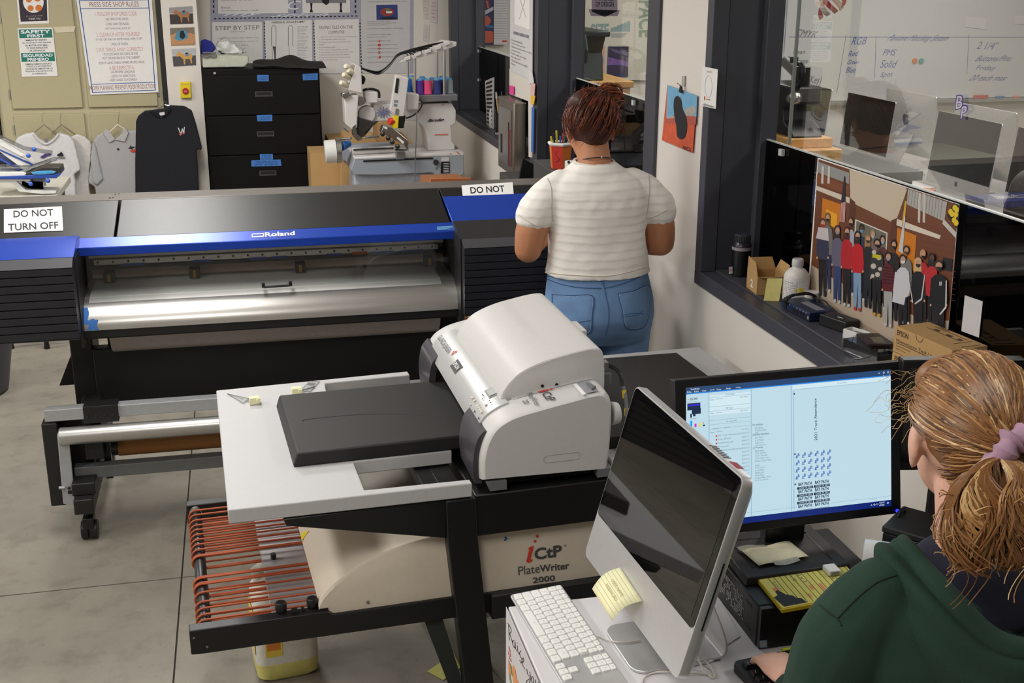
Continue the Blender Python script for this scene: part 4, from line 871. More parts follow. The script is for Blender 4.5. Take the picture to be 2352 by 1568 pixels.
b = B(m=BLACKP); q = [oZ(x, y, SZ+.001) for x, y in ((1958, 827), (2052, 816), (2075, 850), (1985, 860))]; b.prism(q, (0, 0, .002)); b.m(PAPER); q = [p+V((0, 0, .003)) for p in q]; b.tube([q[0], q[1]], .001, 4); b.tube([lerp(q[0], q[1], .4), lerp(q[0], q[2], .5), lerp(q[1], q[2], .3)], .0007, 4); b.build('sheet', t)
t = thing('paper_scrap', 'small white paper scrap lying against the lower brown box', 'paper', oZ(2058, 812, SZ)); B(m=PAPER).prism([oZ(x, y, SZ+.001) for x, y in ((2045, 815), (2062, 808), (2068, 822), (2052, 826))], (0, 0, .001)).build('sheet', t)
# two brown cartons
def ebox(z, lab, dz):
    t = thing('shipping_box', lab, 'box', (1.72, 2.585, z), -1.445, 'brown shipping boxes on the sill')
    b = B(t, CARD); b.box(-.112, -.052, 0, .112, .058, dz); o = b.build('carton', t, bev=.002)
    k = B(t, mat('dark_brown_print', (64, 50, 36), .8, var=0)); y = -.0525; f = lambda s, x0, x1, z0, z1, bo=0.: k.text(s, (x0, y, z0), (x1, y, z0), (x0, y, z1), bo)
    f('EPSON', -.10, -.055, dz*.70, dz*.90, .015); f('Maintenance Tank /', -.10, .03, dz*.44, dz*.56); f('Replacement tank', .035, .10, dz*.44, dz*.53)
    k.box(-.10, y-.0003, dz*.385, .10, y, dz*.41); f('Quality Products by', -.10, -.04, dz*.25, dz*.32); f('Recyclable', .03, .09, dz*.16, dz*.24); f('Seiko Corp', -.10, -.06, dz*.14, dz*.2)
    zz = dz+.0006
    for q in ((-.07, .015, .06, .017), (-.07, .04, .06, .042), (-.05, .02, -.03, .03), (.0, .018, .02, .028), (.04, .02, .055, .03)): k.box(q[0], q[1], dz, q[2], q[3], zz)
    for q in ((.07, .0), (.07, .03), (.10, .0), (.10, .03)): k.bx((q[0], q[1], dz+.0003), (.002, .028, .0006))
    k.text('EPSON', (-.06, .045, zz), (-.02, .045, zz), (-.06, .053, zz), .01); k.build('lettering', o)
    B(t, MATS['dark_brown_print']).tube([(-.012+.014*math.cos(a), -.0524, dz-.001+.014*math.sin(a)) for a in [PI+PI*i/8 for i in range(9)]], .0008, 4).build('tab_cut', o)
    return t
ebox(SZ, 'brown printer-supply carton, lower of the pair on the sill', .070); ebox(SZ+.071, 'brown printer-supply carton, upper of the pair on the sill', .071)
for i, (x, y, z, l) in enumerate(((1.725, 2.385, SZ, 'white carton right of the brown boxes, farther of the pair'), (1.715, 2.285, SZ, 'white carton with small red print above the dark monitor, nearer of the pair'))):
    t = thing('white_box', l, 'box', (x, y, z), -1.45, 'white cartons on the sill'); b = B(t, PAPER); b.box(-.045, -.045, 0, .045, .06, .108-.01*i); o = b.build('carton', t, bev=.002)
    if i:
        k = B(t, RED); k.text('C C 5', (-.02, -.0455, .05), (.03, -.0455, .05), (-.02, -.0455, .075)); k.build('lettering', o)
    else: B(t, GREYINK).box(-.03, -.0453, .04, .03, -.045, .042).box(-.03, -.0453, .05, .02, -.045, .052).build('lettering', o)
# ---------------------------------------------------------------- the group photograph on the glass
XP = 1.786
t = thing('photo_poster', 'large group photograph of masked students hanging on the window guard', 'poster', oX(2020, 820, XP))
sp6 = lambda x, y, o=0.: oX(1600+x*.3197, 400+y*.3197, XP-.0015-o)
_L = [0.]
def pc_(b, c, pts, step=.00004):
    _L[0] += step; b.m(mat('photo_%02x%02x%02x' % c, c, .45, var=0)); b.poly([sp6(x, y, _L[0]) for x, y in pts])
def el(b, c, x, y, rx, ry): pc_(b, c, [(x+rx*math.cos(k*PI/6), y+ry*math.sin(k*PI/6)) for k in range(12)], .00002)
b = B(m=PAPER); b.prism([oX(x, y, XP) for x, y in ((1879, 362), (2204, 469), (2169, 863), (1855, 685))], (-.0014, 0, 0)); ps = b.build('sheet', t)
b = B()
pc_(b, (112, 64, 40), [(876, -108), (1883, 218), (1778, 1440), (806, 890)])
pc_(b, (190, 172, 152), [(826, 652), (1000, 760), (1400, 960), (1640, 1040), (1812, 1052), (1778, 1440), (806, 890)])
pc_(b, (170, 150, 130), [(806, 850), (1300, 1130), (1300, 1165), (806, 880)])
for k in range(14): pc_(b, (96, 54, 34), [(850, 130+k*38), (1130, 240+k*38), (1130, 243+k*38), (850, 133+k*38)], .00001)
for k in range(10): pc_(b, (94, 50, 32), [(1590, 470+k*42), (1860, 530+k*42), (1860, 533+k*42), (1590, 474+k*42)], .00001)
pc_(b, (150, 150, 150), [(874, -90), (1095, -10), (1095, 70), (866, -15)]); pc_(b, (128, 74, 44), [(866, 0), (1095, 90), (1095, 150), (862, 60)])
pc_(b, (206, 190, 168), [(1098, -38), (1500, 95), (1512, 112), (1440, 315), (1400, 342), (1138, 215), (1104, 165)])
pc_(b, (214, 204, 186), [(860, 82), (1104, 170), (1104, 212), (857, 112)]); pc_(b, (92, 52, 34), [(1100, 170), (1140, 200), (1130, 520), (1090, 500)])
pc_(b, (206, 122, 26), [(905, 170), (1036, 216), (1020, 400), (895, 340)]); pc_(b, (236, 168, 40), [(930, 250), (1010, 290), (1005, 390), (930, 350)])
pc_(b, (220, 216, 208), [(1140, 322), (1372, 420), (1360, 620), (1128, 510)]); pc_(b, (110, 108, 96), [(1148, 334), (1364, 426), (1353, 608), (1137, 500)])
pc_(b, (96, 54, 36), [(1400, 330), (1440, 315), (1430, 560), (1380, 540)])
pc_(b, (206, 122, 26), [(1440, 385), (1580, 440), (1560, 700), (1430, 620)]); pc_(b, (222, 212, 196), [(1440, 320), (1755, 440), (1745, 466), (1435, 366)])
pc_(b, (118, 68, 42), [(1500, 205), (1780, 330), (1775, 400), (1480, 290)]); pc_(b, (176, 174, 170), [(1520, 105), (1800, 200), (1780, 340), (1508, 215)]); 
for k in range(12): x = 1530+k*21; pc_(b, (120, 118, 114), [(x, 112+k*7.2), (x+3, 113+k*7.2), (x-9, 218+k*9.6), (x-12, 217+k*9.6)], .00001)
for x in (900, 945, 1595, 1630): pc_(b, (206, 200, 190), [(x, -60 if x < 1000 else 130), (x+16, -54 if x < 1000 else 136), (x+10, 70 if x < 1000 else 350), (x-6, 64 if x < 1000 else 344)])
pc_(b, (200, 196, 188), [(1775, 320), (1868, 420), (1862, 460), (1765, 355)]); pc_(b, (24, 22, 20), [(1845, 208), (1884, 220), (1872, 390), (1800, 300)])
for x, y in ((1855, 240), (1835, 285), (1862, 290), (1850, 330), (1868, 255), (1825, 270), (1865, 350)): el(b, (232, 200, 40), x, y, 17, 22)
pc_(b, (40, 36, 50), [(1060, 10), (1068, 20), (1070, 200), (1036, 205)]); pc_(b, (200, 190, 186), [(1036, 205), (1070, 200), (1064, 345), (1026, 340)])
for k in range(4): pc_(b, (180, 40, 46), [(1036+k*8, 205), (1040+k*8, 204), (1032+k*9, 342), (1027+k*9, 341)], .00001)
pc_(b, (212, 176, 70), [(1498, 190), (1508, 196), (1492, 380), (1472, 370)]); pc_(b, (206, 200, 196), [(1492, 300), (1500, 310), (1480, 570), (1448, 550)])
pc_(b, (30, 30, 34), [(1770, 595), (1838, 612), (1830, 700), (1764, 684)])
def pers(x, y, fy, top, leg, hair, mask, w=44, skin=(196, 150, 124), long=0, shoe=(200, 196, 196), stripe=None):
    h = fy-y; ty = y+h*.11; hip = y+h*.50
    if long: el(b, hair, x-2, y+h*.08, w*.52, h*.15)
    pc_(b, leg, [(x-w*.62, hip-6), (x+w*.62, hip-2), (x+w*.55, fy), (x+w*.12, fy), (x+w*.02, hip+h*.14), (x-w*.16, fy-8), (x-w*.6, fy-12)])
    pc_(b, top, [(x-w*.3, ty), (x+w*.35, ty+2), (x+w*.85, ty+h*.06), (x+w*1.0, y+h*.36), (x+w*.95, hip-8), (x+w*.75, hip-6), (x+w*.66, hip+8), (x-w*.64, hip), (x-w*.75, hip-14), (x-w*.92, hip-18), (x-w*.95, y+h*.34), (x-w*.8, ty+h*.05)])
    if stripe:
        for k in range(6): yy = ty+20+k*22; pc_(b, stripe, [(x-w*.75, yy), (x+w*.8, yy+8), (x+w*.8, yy+14), (x-w*.75, yy+6)], .00001)
    el(b, hair, x, y-4, w*.50, h*.062); el(b, skin, x+2, y+6, w*.36, h*.052)
    pc_(b, mask, [(x-w*.28, y+8), (x+w*.38, y+12), (x+w*.3, y+h*.05), (x+4, y+h*.065), (x-w*.24, y+h*.045)])
    for s in (-1, 1): el(b, skin, x+s*w*.86, hip-8, 7, 9)
    for s in (-.38, .33): el(b, shoe, x+s*w, fy+2-(8 if s < 0 else 0), w*.22, 13)
K = (28, 26, 30)
pers(1185, 390, 900, (50, 56, 80), K, (30, 26, 24), (110, 150, 190), 40, (90, 62, 50)); pers(1265, 430, 930, (120, 100, 100), K, (150, 130, 100), (180, 170, 176), 38); pers(1335, 470, 960, (90, 50, 50), K, (40, 34, 30), (150, 170, 196), 40); pers(1105, 340, 860, (170, 170, 186), (40, 50, 80), (80, 50, 40), K, 40)
pers(940, 310, 835, (120, 116, 112), (34, 46, 84), (120, 84, 56), K, 40, long=1); pers(905, 350, 865, (56, 58, 84), K, (80, 56, 44), (178, 40, 50), 46, shoe=(50, 54, 70))
pc_(b, (206, 198, 200), [(875, 378), (945, 390), (950, 480), (858, 460)])
pers(1010, 400, 915, (104, 100, 124), (48, 66, 116), (56, 42, 40), (150, 140, 150), 44, long=1); pers(1078, 410, 940, (184, 34, 42), K, (84, 34, 30), K, 44, long=1)
pers(1230, 465, 950, (36, 34, 38), (30, 34, 48), (160, 120, 70), K, 42, long=1, shoe=K); pers(1155, 440, 970, (196, 30, 40), (132, 160, 196), (40, 30, 30), K, 46, long=1, shoe=(190, 60, 60))
pers(1415, 505, 1040, (32, 30, 34), K, (30, 26, 26), K, 42, shoe=K); pers(1505, 545, 1070, (120, 118, 116), K, (44, 36, 34), (60, 60, 64), 44); pers(1295, 495, 1010, (52, 52, 50), K, (32, 28, 28), K, 50, shoe=(196, 150, 50))
for x, y, r in ((1275, 560, 16), (1310, 600, 18), (1270, 660, 20), (1300, 720, 18), (1265, 730, 14), (1318, 680, 14)): el(b, (196, 190, 180), x, y, r, r)
pc_(b, (200, 190, 30), [(1265, 572), (1325, 582), (1322, 608), (1262, 598)])
pers(1375, 590, 1085, (96, 26, 36), (170, 168, 168), (26, 24, 28), (150, 150, 156), 48, stripe=(30, 24, 30)); pers(1625, 575, 1100, (180, 40, 46), K, (190, 150, 110), K, 42); pers(1688, 600, 1150, (186, 40, 46), K, (34, 26, 26), (52, 50, 52), 46, (96, 66, 54), long=1)
pers(1480, 610, 1140, (206, 206, 212), K, (30, 28, 32), (214, 214, 220), 52, shoe=(40, 38, 40)); pc_(b, (206, 206, 212), [(1425, 700), (1530, 730), (1490, 940), (1405, 915)])
pers(1590, 635, 1200, (24, 24, 28), K, (206, 170, 120), K, 54, long=1); pers(1738, 655, 1240, (24, 24, 28), K, (56, 38, 32), K, 66)
for q in ([(1636, 720), (1642, 724), (1620, 900), (1570, 935), (1566, 926), (1612, 890)], [(1790, 760), (1798, 764), (1795, 960), (1750, 1012), (1744, 1004), (1785, 950)], [(1522, 760), (1528, 764), (1556, 920), (1550, 926)]): pc_(b, (206, 206, 210), q)
for x in (1745, 1755): pc_(b, (214, 214, 218), [(x, 770), (x+6, 772), (x+4, 800), (x-2, 798)])
b.build('printed_picture', ps, fixn=False)
t = thing('paper_sheet', 'white sheet standing in for a reflection low on dark window guard right of group photograph', 'paper', oX(2230, 770, XP)); B(m=PAPERG).prism([oX(x, y, 1.792) for x, y in ((2216, 678), (2257, 692), (2248, 775), (2208, 760))], (.001, 0, 0)).build('sheet', t)  # pale sheet drawn in place of a reflection on the guard
# ---------------------------------------------------------------- pier: painting on a hook, white card
XPR = XW-.004
t = thing('painting', 'sky blue and orange painting with black blob hanging from a clip on white pier', 'painting', oX(1565, 335, XPR))
px_ = lambda x, y, o=0.: oX(1500+x*.3622, y*.3622, XPR-.002-o)
b = B(m=mat('paint_orange', (212, 92, 56), .7, var=.12, scale=30)); b.prism([px_(*q) for q in ((93, 538), (280, 605), (252, 968), (58, 888))], (-.0015, 0, 0)); sh = b.build('sheet', t)
b = B(m=mat('paint_sky_blue', (116, 172, 206), .7, var=.08, scale=30)); b.poly([px_(x, y, .0018) for x, y in ((93, 538), (280, 605), (275, 742), (230, 726), (190, 745), (150, 722), (120, 735), (84, 745))])
b.m(mat('paint_pale_cloud', (176, 170, 160), .7, var=.1)); b.poly([px_(x, y, .002) for x, y in ((84, 745), (120, 732), (140, 740), (150, 765), (100, 768))]); b.poly([px_(x, y, .002) for x, y in ((200, 690), (262, 672), (272, 700), (250, 735), (205, 735))])
b.m(mat('paint_red_haze', (182, 88, 78), .7, var=.1)); b.poly([px_(x, y, .0022) for x, y in ((80, 755), (150, 745), (230, 735), (274, 745), (270, 790), (76, 780))])
b.m(INK); bl = spline([(155, 606, 0), (178, 630, 0), (188, 690, 0), (212, 745, 0), (216, 810, 0), (205, 865, 0), (178, 883, 0), (152, 862, 0), (147, 800, 0), (136, 740, 0), (130, 670, 0), (136, 622, 0), (155, 606, 0)], 4)
b.poly([px_(p.x, p.y, .0026) for p in bl[:-1]]); b.text('NICE', px_(188, 945, .0026), px_(240, 962, .0026), px_(188, 922, .0026)); b.build('painted_picture', sh, fixn=False)
b = B(m=BLACKP); c = px_(183, 570, .006); b.prism([c+V((0, -.012, -.01)), c+V((0, .012, -.008)), c+V((0, .004, .012)), c+V((0, -.004, .012))], (-.008, 0, 0)); b.tube([c+V((-.004, .004, .012)), c+V((-.012, .016, .024)), c+V((-.012, .02, .02))], .0012, 5); b.tube([c+V((-.004, -.004, .012)), c+V((-.012, -.012, .02))], .0012, 5); b.build('binder_clip', t)
B(m=glass('clear_hook_plastic', (.85, .85, .85), .7, .05, .15)).box(XW-.012, c.y-.006, c.z+.012, XW-.0005, c.y+.006, c.z+.05).build('wall_hook', t)
XC = XW-.018
t = thing('white_card', 'white card with a faint drawing and dark writing stuck on the slate window frame', 'card', oX(1625, 248, XC))
pc2 = lambda x, y, o=0.: oX(1500+x*.3622, y*.3622, XC-.001-o)
b = B(m=PAPER); b.prism([pc2(*q) for q in ((313, 420), (412, 440), (398, 690), (303, 670))], (-.001, 0, 0)); sh = b.build('sheet', t)
b = B(m=mat('faint_pencil', (196, 194, 198), .8, var=0)); b.tube([pc2(352+22*math.cos(a), 548+70*math.sin(a), .0015) for a in [k*PI/10 for k in range(20)]], .0009, 4, loop=True); b.m(mat('gold_pencil', (190, 170, 120), .8, var=0)); b.text('HAPPY', pc2(342, 460, .0015), pc2(375, 466, .0015), pc2(342, 446, .0015)); b.m(INK); b.text('Halloween', pc2(312, 668, .0015), pc2(380, 684, .0015), pc2(312, 650, .0015), 0, .2); b.m(RED); b.disc(pc2(327, 622, .0015), (0, .006, 0), (0, 0, .008), 8); b.m(fg); b.poly([pc2(*q, .0015) for q in ((336, 625), (362, 630), (362, 636), (336, 632))]); b.build('lettering', sh)
# window decal
t = thing('window_decal', 'small purple BP letter decal on window glass above the lab computers', 'decal', oX(2208, 274, XG+.003))
dx = lambda x, y, o=0.: oX(1500+x*.3622, y*.3622, XG+.0035-o)
b = B(m=mat('decal_purple', (70, 50, 160), .5, var=0)); b.text('B', dx(1914, 698), dx(1965, 690), dx(1922, 604), .035); b.text('P', dx(1945, 760), dx(1990, 752), dx(1955, 668), .035)
b.m(mat('decal_white', (220, 216, 226), .5, var=0)); b.text('B', dx(1919, 692, .0006), dx(1958, 685, .0006), dx(1927, 611, .0006)); b.text('P', dx(1950, 753, .0006), dx(1983, 746, .0006), dx(1959, 676, .0006)); b.build('lettering', t)
# ================================================================ the computer lab behind the windows
LD = .75
ld = thing('lab_desk', 'long grey topped lab desk carrying the row of computers behind the window', 'desk', (4.3, 5.9, 0))
b = B(m=mat('lab_desk_grey', (176, 172, 168), .45)); b.box(3.18, 2.6, .715, 5.05, 8.9, LD); b.build('desktop', ld, bev=.004)
for y in (2.7, 5.8, 8.8):
    for x in (3.30, 4.95): B(m=GREYM).box(x-.025, y-.025, 0, x+.025, y+.025, .715).build('leg', ld)
SCR = mat('lab_screen_black', (8, 8, 9), .08, spec=.14, var=0); SILV = mat('lab_aluminium', (196, 196, 194), .4, .6)
def apple(b, c, ex, ez, s):
    P = spline([(0, .30, 0), (.18, .38, 0), (.40, .28, 0), (.42, .20, 0), (.30, .05, 0), (.42, -.20, 0), (.26, -.48, 0), (.10, -.50, 0), (0, -.45, 0), (-.10, -.50, 0), (-.28, -.46, 0), (-.46, -.10, 0), (-.40, .24, 0), (-.18, .38, 0), (0, .30, 0)], 3)[:-1]
    b.poly([c + ex*p.x*s + ez*p.y*s for p in P]); b.poly([c+ex*x*s+ez*z*s for x, z in ((.02, .42), (.05, .55), (.18, .64), (.16, .52))])
def lab_mac(lab, M):
    t = thing('desktop_computer', lab, 'computer', mw=M, group='silver computers in the lab')
    T = M @ Mx.Translation((0, 0, .10)) @ Mx.Rotation(-.09, 4, 'X')
    b = B(T, SILV); b.rings([pl(rrect(-.325, 0, .325, .43, .012), 0), pl(rrect(-.325, 0, .325, .43, .012), .008), pl(rrect(-.22, .08, .22, .36, .05), .04)]); hs = b.build('housing', t, smooth=True)
    B(T, SCR).prism(pl([(-.324, .075), (.324, .075), (.324, .429), (-.324, .429)], -.0015), (0, .001, 0)).build('screen', t)
    b = B(T, DG); apple(b, V((0, -.002, .038)), V((1, 0, 0)), V((0, 0, 1)), .028); apple(b, V((0, .0405, .25)), V((-1, 0, 0)), V((0, 0, 1)), .09); b.build('logo', hs)
    sp = spline([V((0, y, z)) for y, z in ((-.03, .003), (.13, .003), (.15, .012), (.10, .14), (.045, .27))], 5)
    b = B(M, SILV); b.rings([[V((s*.10, p.y, p.z)) for p in sp] + [V((s*.10, p.y-.006, p.z+.006)) for p in sp[::-1]] for s in (-1, 1)]); b.build('stand', t)
    return t
RF = -PI/2-.02
mk_ = lambda x, y, a: Mx.Translation((x, y, LD)) @ Mx.Rotation(a, 4, 'Z')
m0 = lab_mac('silver computer with dark screen behind the old press, farthest in the lab row', mk_(4.1, 8.18, RF))
for x, y, a, l in ((4.1, 7.31, RF, 'silver computer with dark screen left of the see-through reflections, second farthest in row'), (4.1, 6.18, RF, 'silver computer with dark screen below the purple BP decal'), (4.1, 5.40, RF, 'silver computer with dark screen cut off by right edge of the photo'),
                   (4.62, 7.55, PI/2, 'silver computer seen from behind with logo, between two dark screens'), (4.58, 6.62, PI/2, 'silver computer seen from behind above the screen under the decal')):
    dup(m0, l, mk_(x, y, a))
# whiteboard on the rear wall
wb = thing('whiteboard', 'wide whiteboard with blue marker notes on the lab wall', 'whiteboard', (5.6, 9.13, 1.03))
WBY = 9.125
b = B(m=mat('whiteboard_enamel', (202, 202, 200), .25, var=.01)); b.box(4.32, WBY, 1.05, 8.2, 9.149, 2.3); bd2 = b.build('board', wb)
b = B(m=ALU); b.box(4.28, WBY-.06, 1.02, 8.2, 9.149, 1.045); b.box(4.29, WBY-.01, 1.03, 4.33, 9.149, 2.3); b.build('tray', wb)
w5 = lambda x, y: oY(1500+x*.3622, y*.3622, WBY-.002)
b = B(m=mat('blue_dry_marker', (92, 104, 160), .7, var=0))
def wt(s, x0, y0, x1, y1, h): b.text(s, w5(x0, y0), w5(x1, y1), w5(x0+6, y0-h), 0, .15)
for a in (('RGB', 1255, 285, 1345, 282, 48), ('Red', 1237, 358, 1292, 356, 36), ('Green', 1226, 408, 1298, 406, 28), ('Blue', 1220, 462, 1280, 460, 36), ('Pantone Matching System', 1465, 268, 1838, 272, 50), ('PMS', 1455, 352, 1530, 352, 40), ('Solid', 1436, 430, 1532, 430, 50), ('Spot', 1434, 498, 1510, 494, 40), ('2 1/4"', 2050, 310, 2170, 316, 50), ('Buttons/Pins', 2038, 388, 2255, 388, 36), ('Friday', 2038, 452, 2158, 454, 38), ('20 each max', 1996, 510, 2225, 512, 36)): wt(*a)
for q in (((1224, 222), (1165, 590)), ((1415, 228), (1405, 500)), ((2003, 220), (1990, 470)), ((853, 0), (830, 330)), ((860, 234), (2352, 236))): b.tube([w5(*q[0]), w5(*q[1])], .002, 4)
for a in (('LEO', 755, 290, 815, 250, 30), ('fax', 752, 220, 772, 215, 36), ('vector', 752, 150, 815, 110, 30)): wt(*a)
b.m(mat('black_dry_marker', (112, 108, 106), .7, var=0))
for a in (('CMYK', 893, 228, 1028, 242, 46), ('Cyan', 880, 350, 955, 350, 36), ('Magenta', 870, 405, 972, 410, 36), ('Yellow', 868, 468, 944, 468, 36), ('Black', 865, 525, 945, 525, 36), ('(Key)', 974, 545, 1058, 545, 66)): wt(*a)
b.build('handwriting', bd2, fixn=False)
for x, c, l in ((1657, (214, 120, 60), 'round orange magnet on the whiteboard'), (1698, (70, 160, 150), 'round teal magnet on the whiteboard')):
    t = thing('magnet', l, 'magnet', w5(x, 385)); p = w5(x, 385); B(m=mat('magnet_%d' % x, c, .4)).cyl(p, p+V((0, -.012, 0)), .021, n=18).build('disc', t)
for x0, x1, y, c, l in ((1560, 1632, 629, (190, 70, 56), 'red eraser at left on the whiteboard tray'), (2022, 2106, 624, (186, 72, 62), 'red eraser under the marker notes on whiteboard tray'), (2160, 2212, 624, (70, 116, 160), 'blue marker on the whiteboard tray'), (2275, 2300, 623, (216, 140, 96), 'orange marker on the whiteboard tray'), (1702, 1722, 632, (190, 84, 64), 'short red marker on the whiteboard tray')):
    p, q = w5(x0, y), w5(x1, y); z = 1.0455; r = .014 if x1-x0 > 60 else .008
    t = thing('eraser' if x1-x0 > 60 else 'marker', l, 'stationery', (p.x, WBY-.03, z)); B(m=mat('tray_%d' % x0, c, .6)).box(p.x, WBY-.045, z, q.x, WBY-.015, z+2*r).build('body', t, bev=.003)
def wallsheet(nm, lab, quad, mt, Y=WBY-.004, cat='poster'):
    t = thing(nm, lab, cat, oY(*quad[3], Y)); q = [oY(x, y, Y) for x, y in quad]; B(m=mt).prism(q, (0, -.001, 0)).build('sheet', t); return t, (lambda u, v, o=.0015: lerp(lerp(q[0], q[1], u), lerp(q[3], q[2], u), v) + V((0, -o, 0)))
S5 = lambda *P: [(1500+x*.3622, y*.3622) for x, y in P]; C4 = lambda *P: [(1000+x*.2807, y*.2807) for x, y in P]
for q, l in ((S5((1980, 103), (2115, 118), (2108, 186), (1976, 170)), 'white paper strip at upper right of whiteboard'), (S5((2290, 98), (2352, 100), (2352, 155), (2286, 150)), 'white paper strip at right end of whiteboard')): wallsheet('paper_strip', l, q, PAPERG, cat='paper')
# flag hanging in the lab
fgx = 2.35
t = thing('flag', 'red and white striped flag corner hanging in the lab window', 'flag', oX(1900, 20, fgx)); fq = [oX(x, y, fgx) for x, y in S5((1000, -60), (1170, -150), (1205, 30), (1085, 126))]
b = B(); 
for k in range(5):
    b.m(mat('flag_red', (176, 40, 44), .8) if k % 2 == 0 else mat('flag_white', (216, 208, 196), .8)); u0, u1 = k/5, (k+1)/5
    b.grid(lambda u, v: lerp(lerp(fq[0], fq[1], lerp(u0, u1, u)), lerp(fq[3], fq[2], lerp(u0, u1, u)), v) + V((.02*math.sin(v*5+k), 0, 0)), 2, 8)
b.build('cloth', t, smooth=True, solid=.001); B(m=mat('flag_staff', (130, 90, 50), .5)).cyl(lerp(fq[0], fq[1], 0)+V((0, .02, .05)), lerp(fq[0], fq[1], 1)+V((0, -.1, .12)), .008).build('staff', t)
# cast-iron press on a block, its table
IRON = mat('cast_iron_black', (34, 32, 30), .4, .6, bump=.1, scale=80)
tb2 = thing('side_table', 'lab table carrying the iron press near the window', 'table', (2.5, 5.5, 0)); b = B(m=DGREY); b.box(2.25, 4.7, 1.20, 2.95, 6.2, 1.24); b.build('tabletop', tb2)
for x in (2.3, 2.9):
    for y in (4.75, 6.15): B(m=DGREY).box(x-.02, y-.02, 0, x+.02, y+.02, 1.20).build('leg', tb2)
xq = 2.5; ox5 = lambda x, y, X=xq: oX(1500+x*.3622, y*.3622, X)
bk = thing('wooden_block', 'varnished wooden base block below the old iron press', 'block', (2.52, 5.25, 1.24)); WOOD = mat('varnished_pine', (206, 158, 88), .45, bump=.05, scale=30, stretch=(1, .08, 1), var=.15)
b = B(m=WOOD); b.box(2.46, 5.02, 1.2405, 2.72, 5.6, 1.300); b.box(2.48, 5.08, 1.301, 2.70, 5.55, 1.345); b.build('block', bk, bev=.004)
ip = thing('iron_press', 'old black cast-iron press with chrome knob standing on a wooden block', 'press', (2.58, 5.3, 1.346))
b = B(m=IRON)
b.prism([(2.50, y, z) for y, z in ((5.10, 1.346), (5.55, 1.346), (5.50, 1.38), (5.40, 1.40), (5.36, 1.47), (5.40, 1.50), (5.45, 1.58), (5.15, 1.575), (5.12, 1.50), (5.22, 1.47), (5.2, 1.41), (5.14, 1.39))], (.16, 0, 0)); b.build('frame', ip, bev=.01, seg=3)
b = B(m=IRON); b.cyl((2.58, 5.2, 1.56), (2.58, 5.2, 1.66), .035); b.cyl((2.52, 5.12, 1.64), (2.64, 5.5, 1.66), .03); b.tube([(2.54, 5.16+.05*math.cos(a), 1.63+.05*math.sin(a)) for a in [k*PI/8 for k in range(16)]], .012, 8, loop=True); b.cyl((2.58, 5.30, 1.66), (2.58, 5.30, 1.70), .02); b.build('wheel', ip, smooth=True)
b = B(m=STEEL); b.cyl(ox5(850, 630, 2.56), ox5(900, 622, 2.50), .02, .03); b.ball(ox5(900, 622, 2.50), .03, 12); b.build('knob', ip, smooth=True)
B(m=PAPERG).box(2.50, 5.36, 1.585, 2.52, 5.46, 1.63).build('plate', ip)
# small things on the lab desk
t = thing('water_bottle', 'clear plastic water bottle on the lab desk before the dark screens', 'bottle', (3.8, 6.52, LD)); CLB = glass('clear_bottle', (.86, .88, .9), .8, .03, .18)
B(t, CLB).lathe((0, 0, 0), [(.03, 0), (.032, .005), (.032, .05), (.030, .055), (.032, .06), (.032, .135), (.028, .16), (.013, .182), (.012, .192)], 20).build('body', t, smooth=True); B(t, WHITEP).lathe((0, 0, 0), [(.015, .190), (.015, .207), (.013, .209)], 16).build('cap', t, smooth=True); B(t, mat('bottle_wrap', (196, 206, 196), .5)).lathe((0, 0, 0), [(.0325, .075), (.0328, .078), (.0328, .118), (.0325, .12)], 20).build('label', t, smooth=True)
t = thing('figurine', 'small blue and white figurine standing on the lab desk', 'figurine', oZ(1870, 352, LD)); p = oZ(1872, 352, LD); b = B(m=mat('figurine_blue', (60, 90, 150), .4)); b.lathe(p, [(.03, 0), (.034, .02), (.02, .06), (.012, .08)], 14); b.ball(p+V((0, 0, .10)), .028, 12); b.m(WHITEP); b.ball(p+V((-.015, 0, .105)), .018, 10); b.build('body', t, smooth=True)
def deskpaper(nm, lab, q, mt, z=.0, th=.002, cat='paper'):
    t = thing(nm, lab, cat, oZ(*q[0], LD)); B(m=mt).prism([oZ(x, y, LD+.001+z) for x, y in q], (0, 0, th)).build('sheet', t)
deskpaper('paper_sheet', 'white paper on the lab desk under the screen with the decal', S5((1540, 1165), (1620, 1138), (1790, 1190), (1680, 1210)), PAPER)
deskpaper('orange_card', 'orange card lying on lab desk just above the guard glass', S5((1660, 1210), (1700, 1190), (1790, 1200), (1770, 1230)), mat('orange_card', (226, 150, 110), .8), .003)
deskpaper('paper_sheet', 'white paper on the lab desk near the iron press', S5((860, 935), (900, 925), (1010, 975), (980, 990)), PAPER)
deskpaper('notebook', 'dark notebook with yellow pencil on the lab desk behind the guard glass', S5((1060, 990), (1090, 975), (1180, 1000), (1150, 1022)), BLACKP, 0, .008, 'notebook')
t = thing('computer_mouse', 'white computer mouse on the lab desk right of the water bottle', 'mouse', oZ(2046, 388, LD)); B(m=WHITEP).ball(oZ(2046, 388, LD+.016), (.055, .032, .016), 16).build('shell', t, smooth=True)
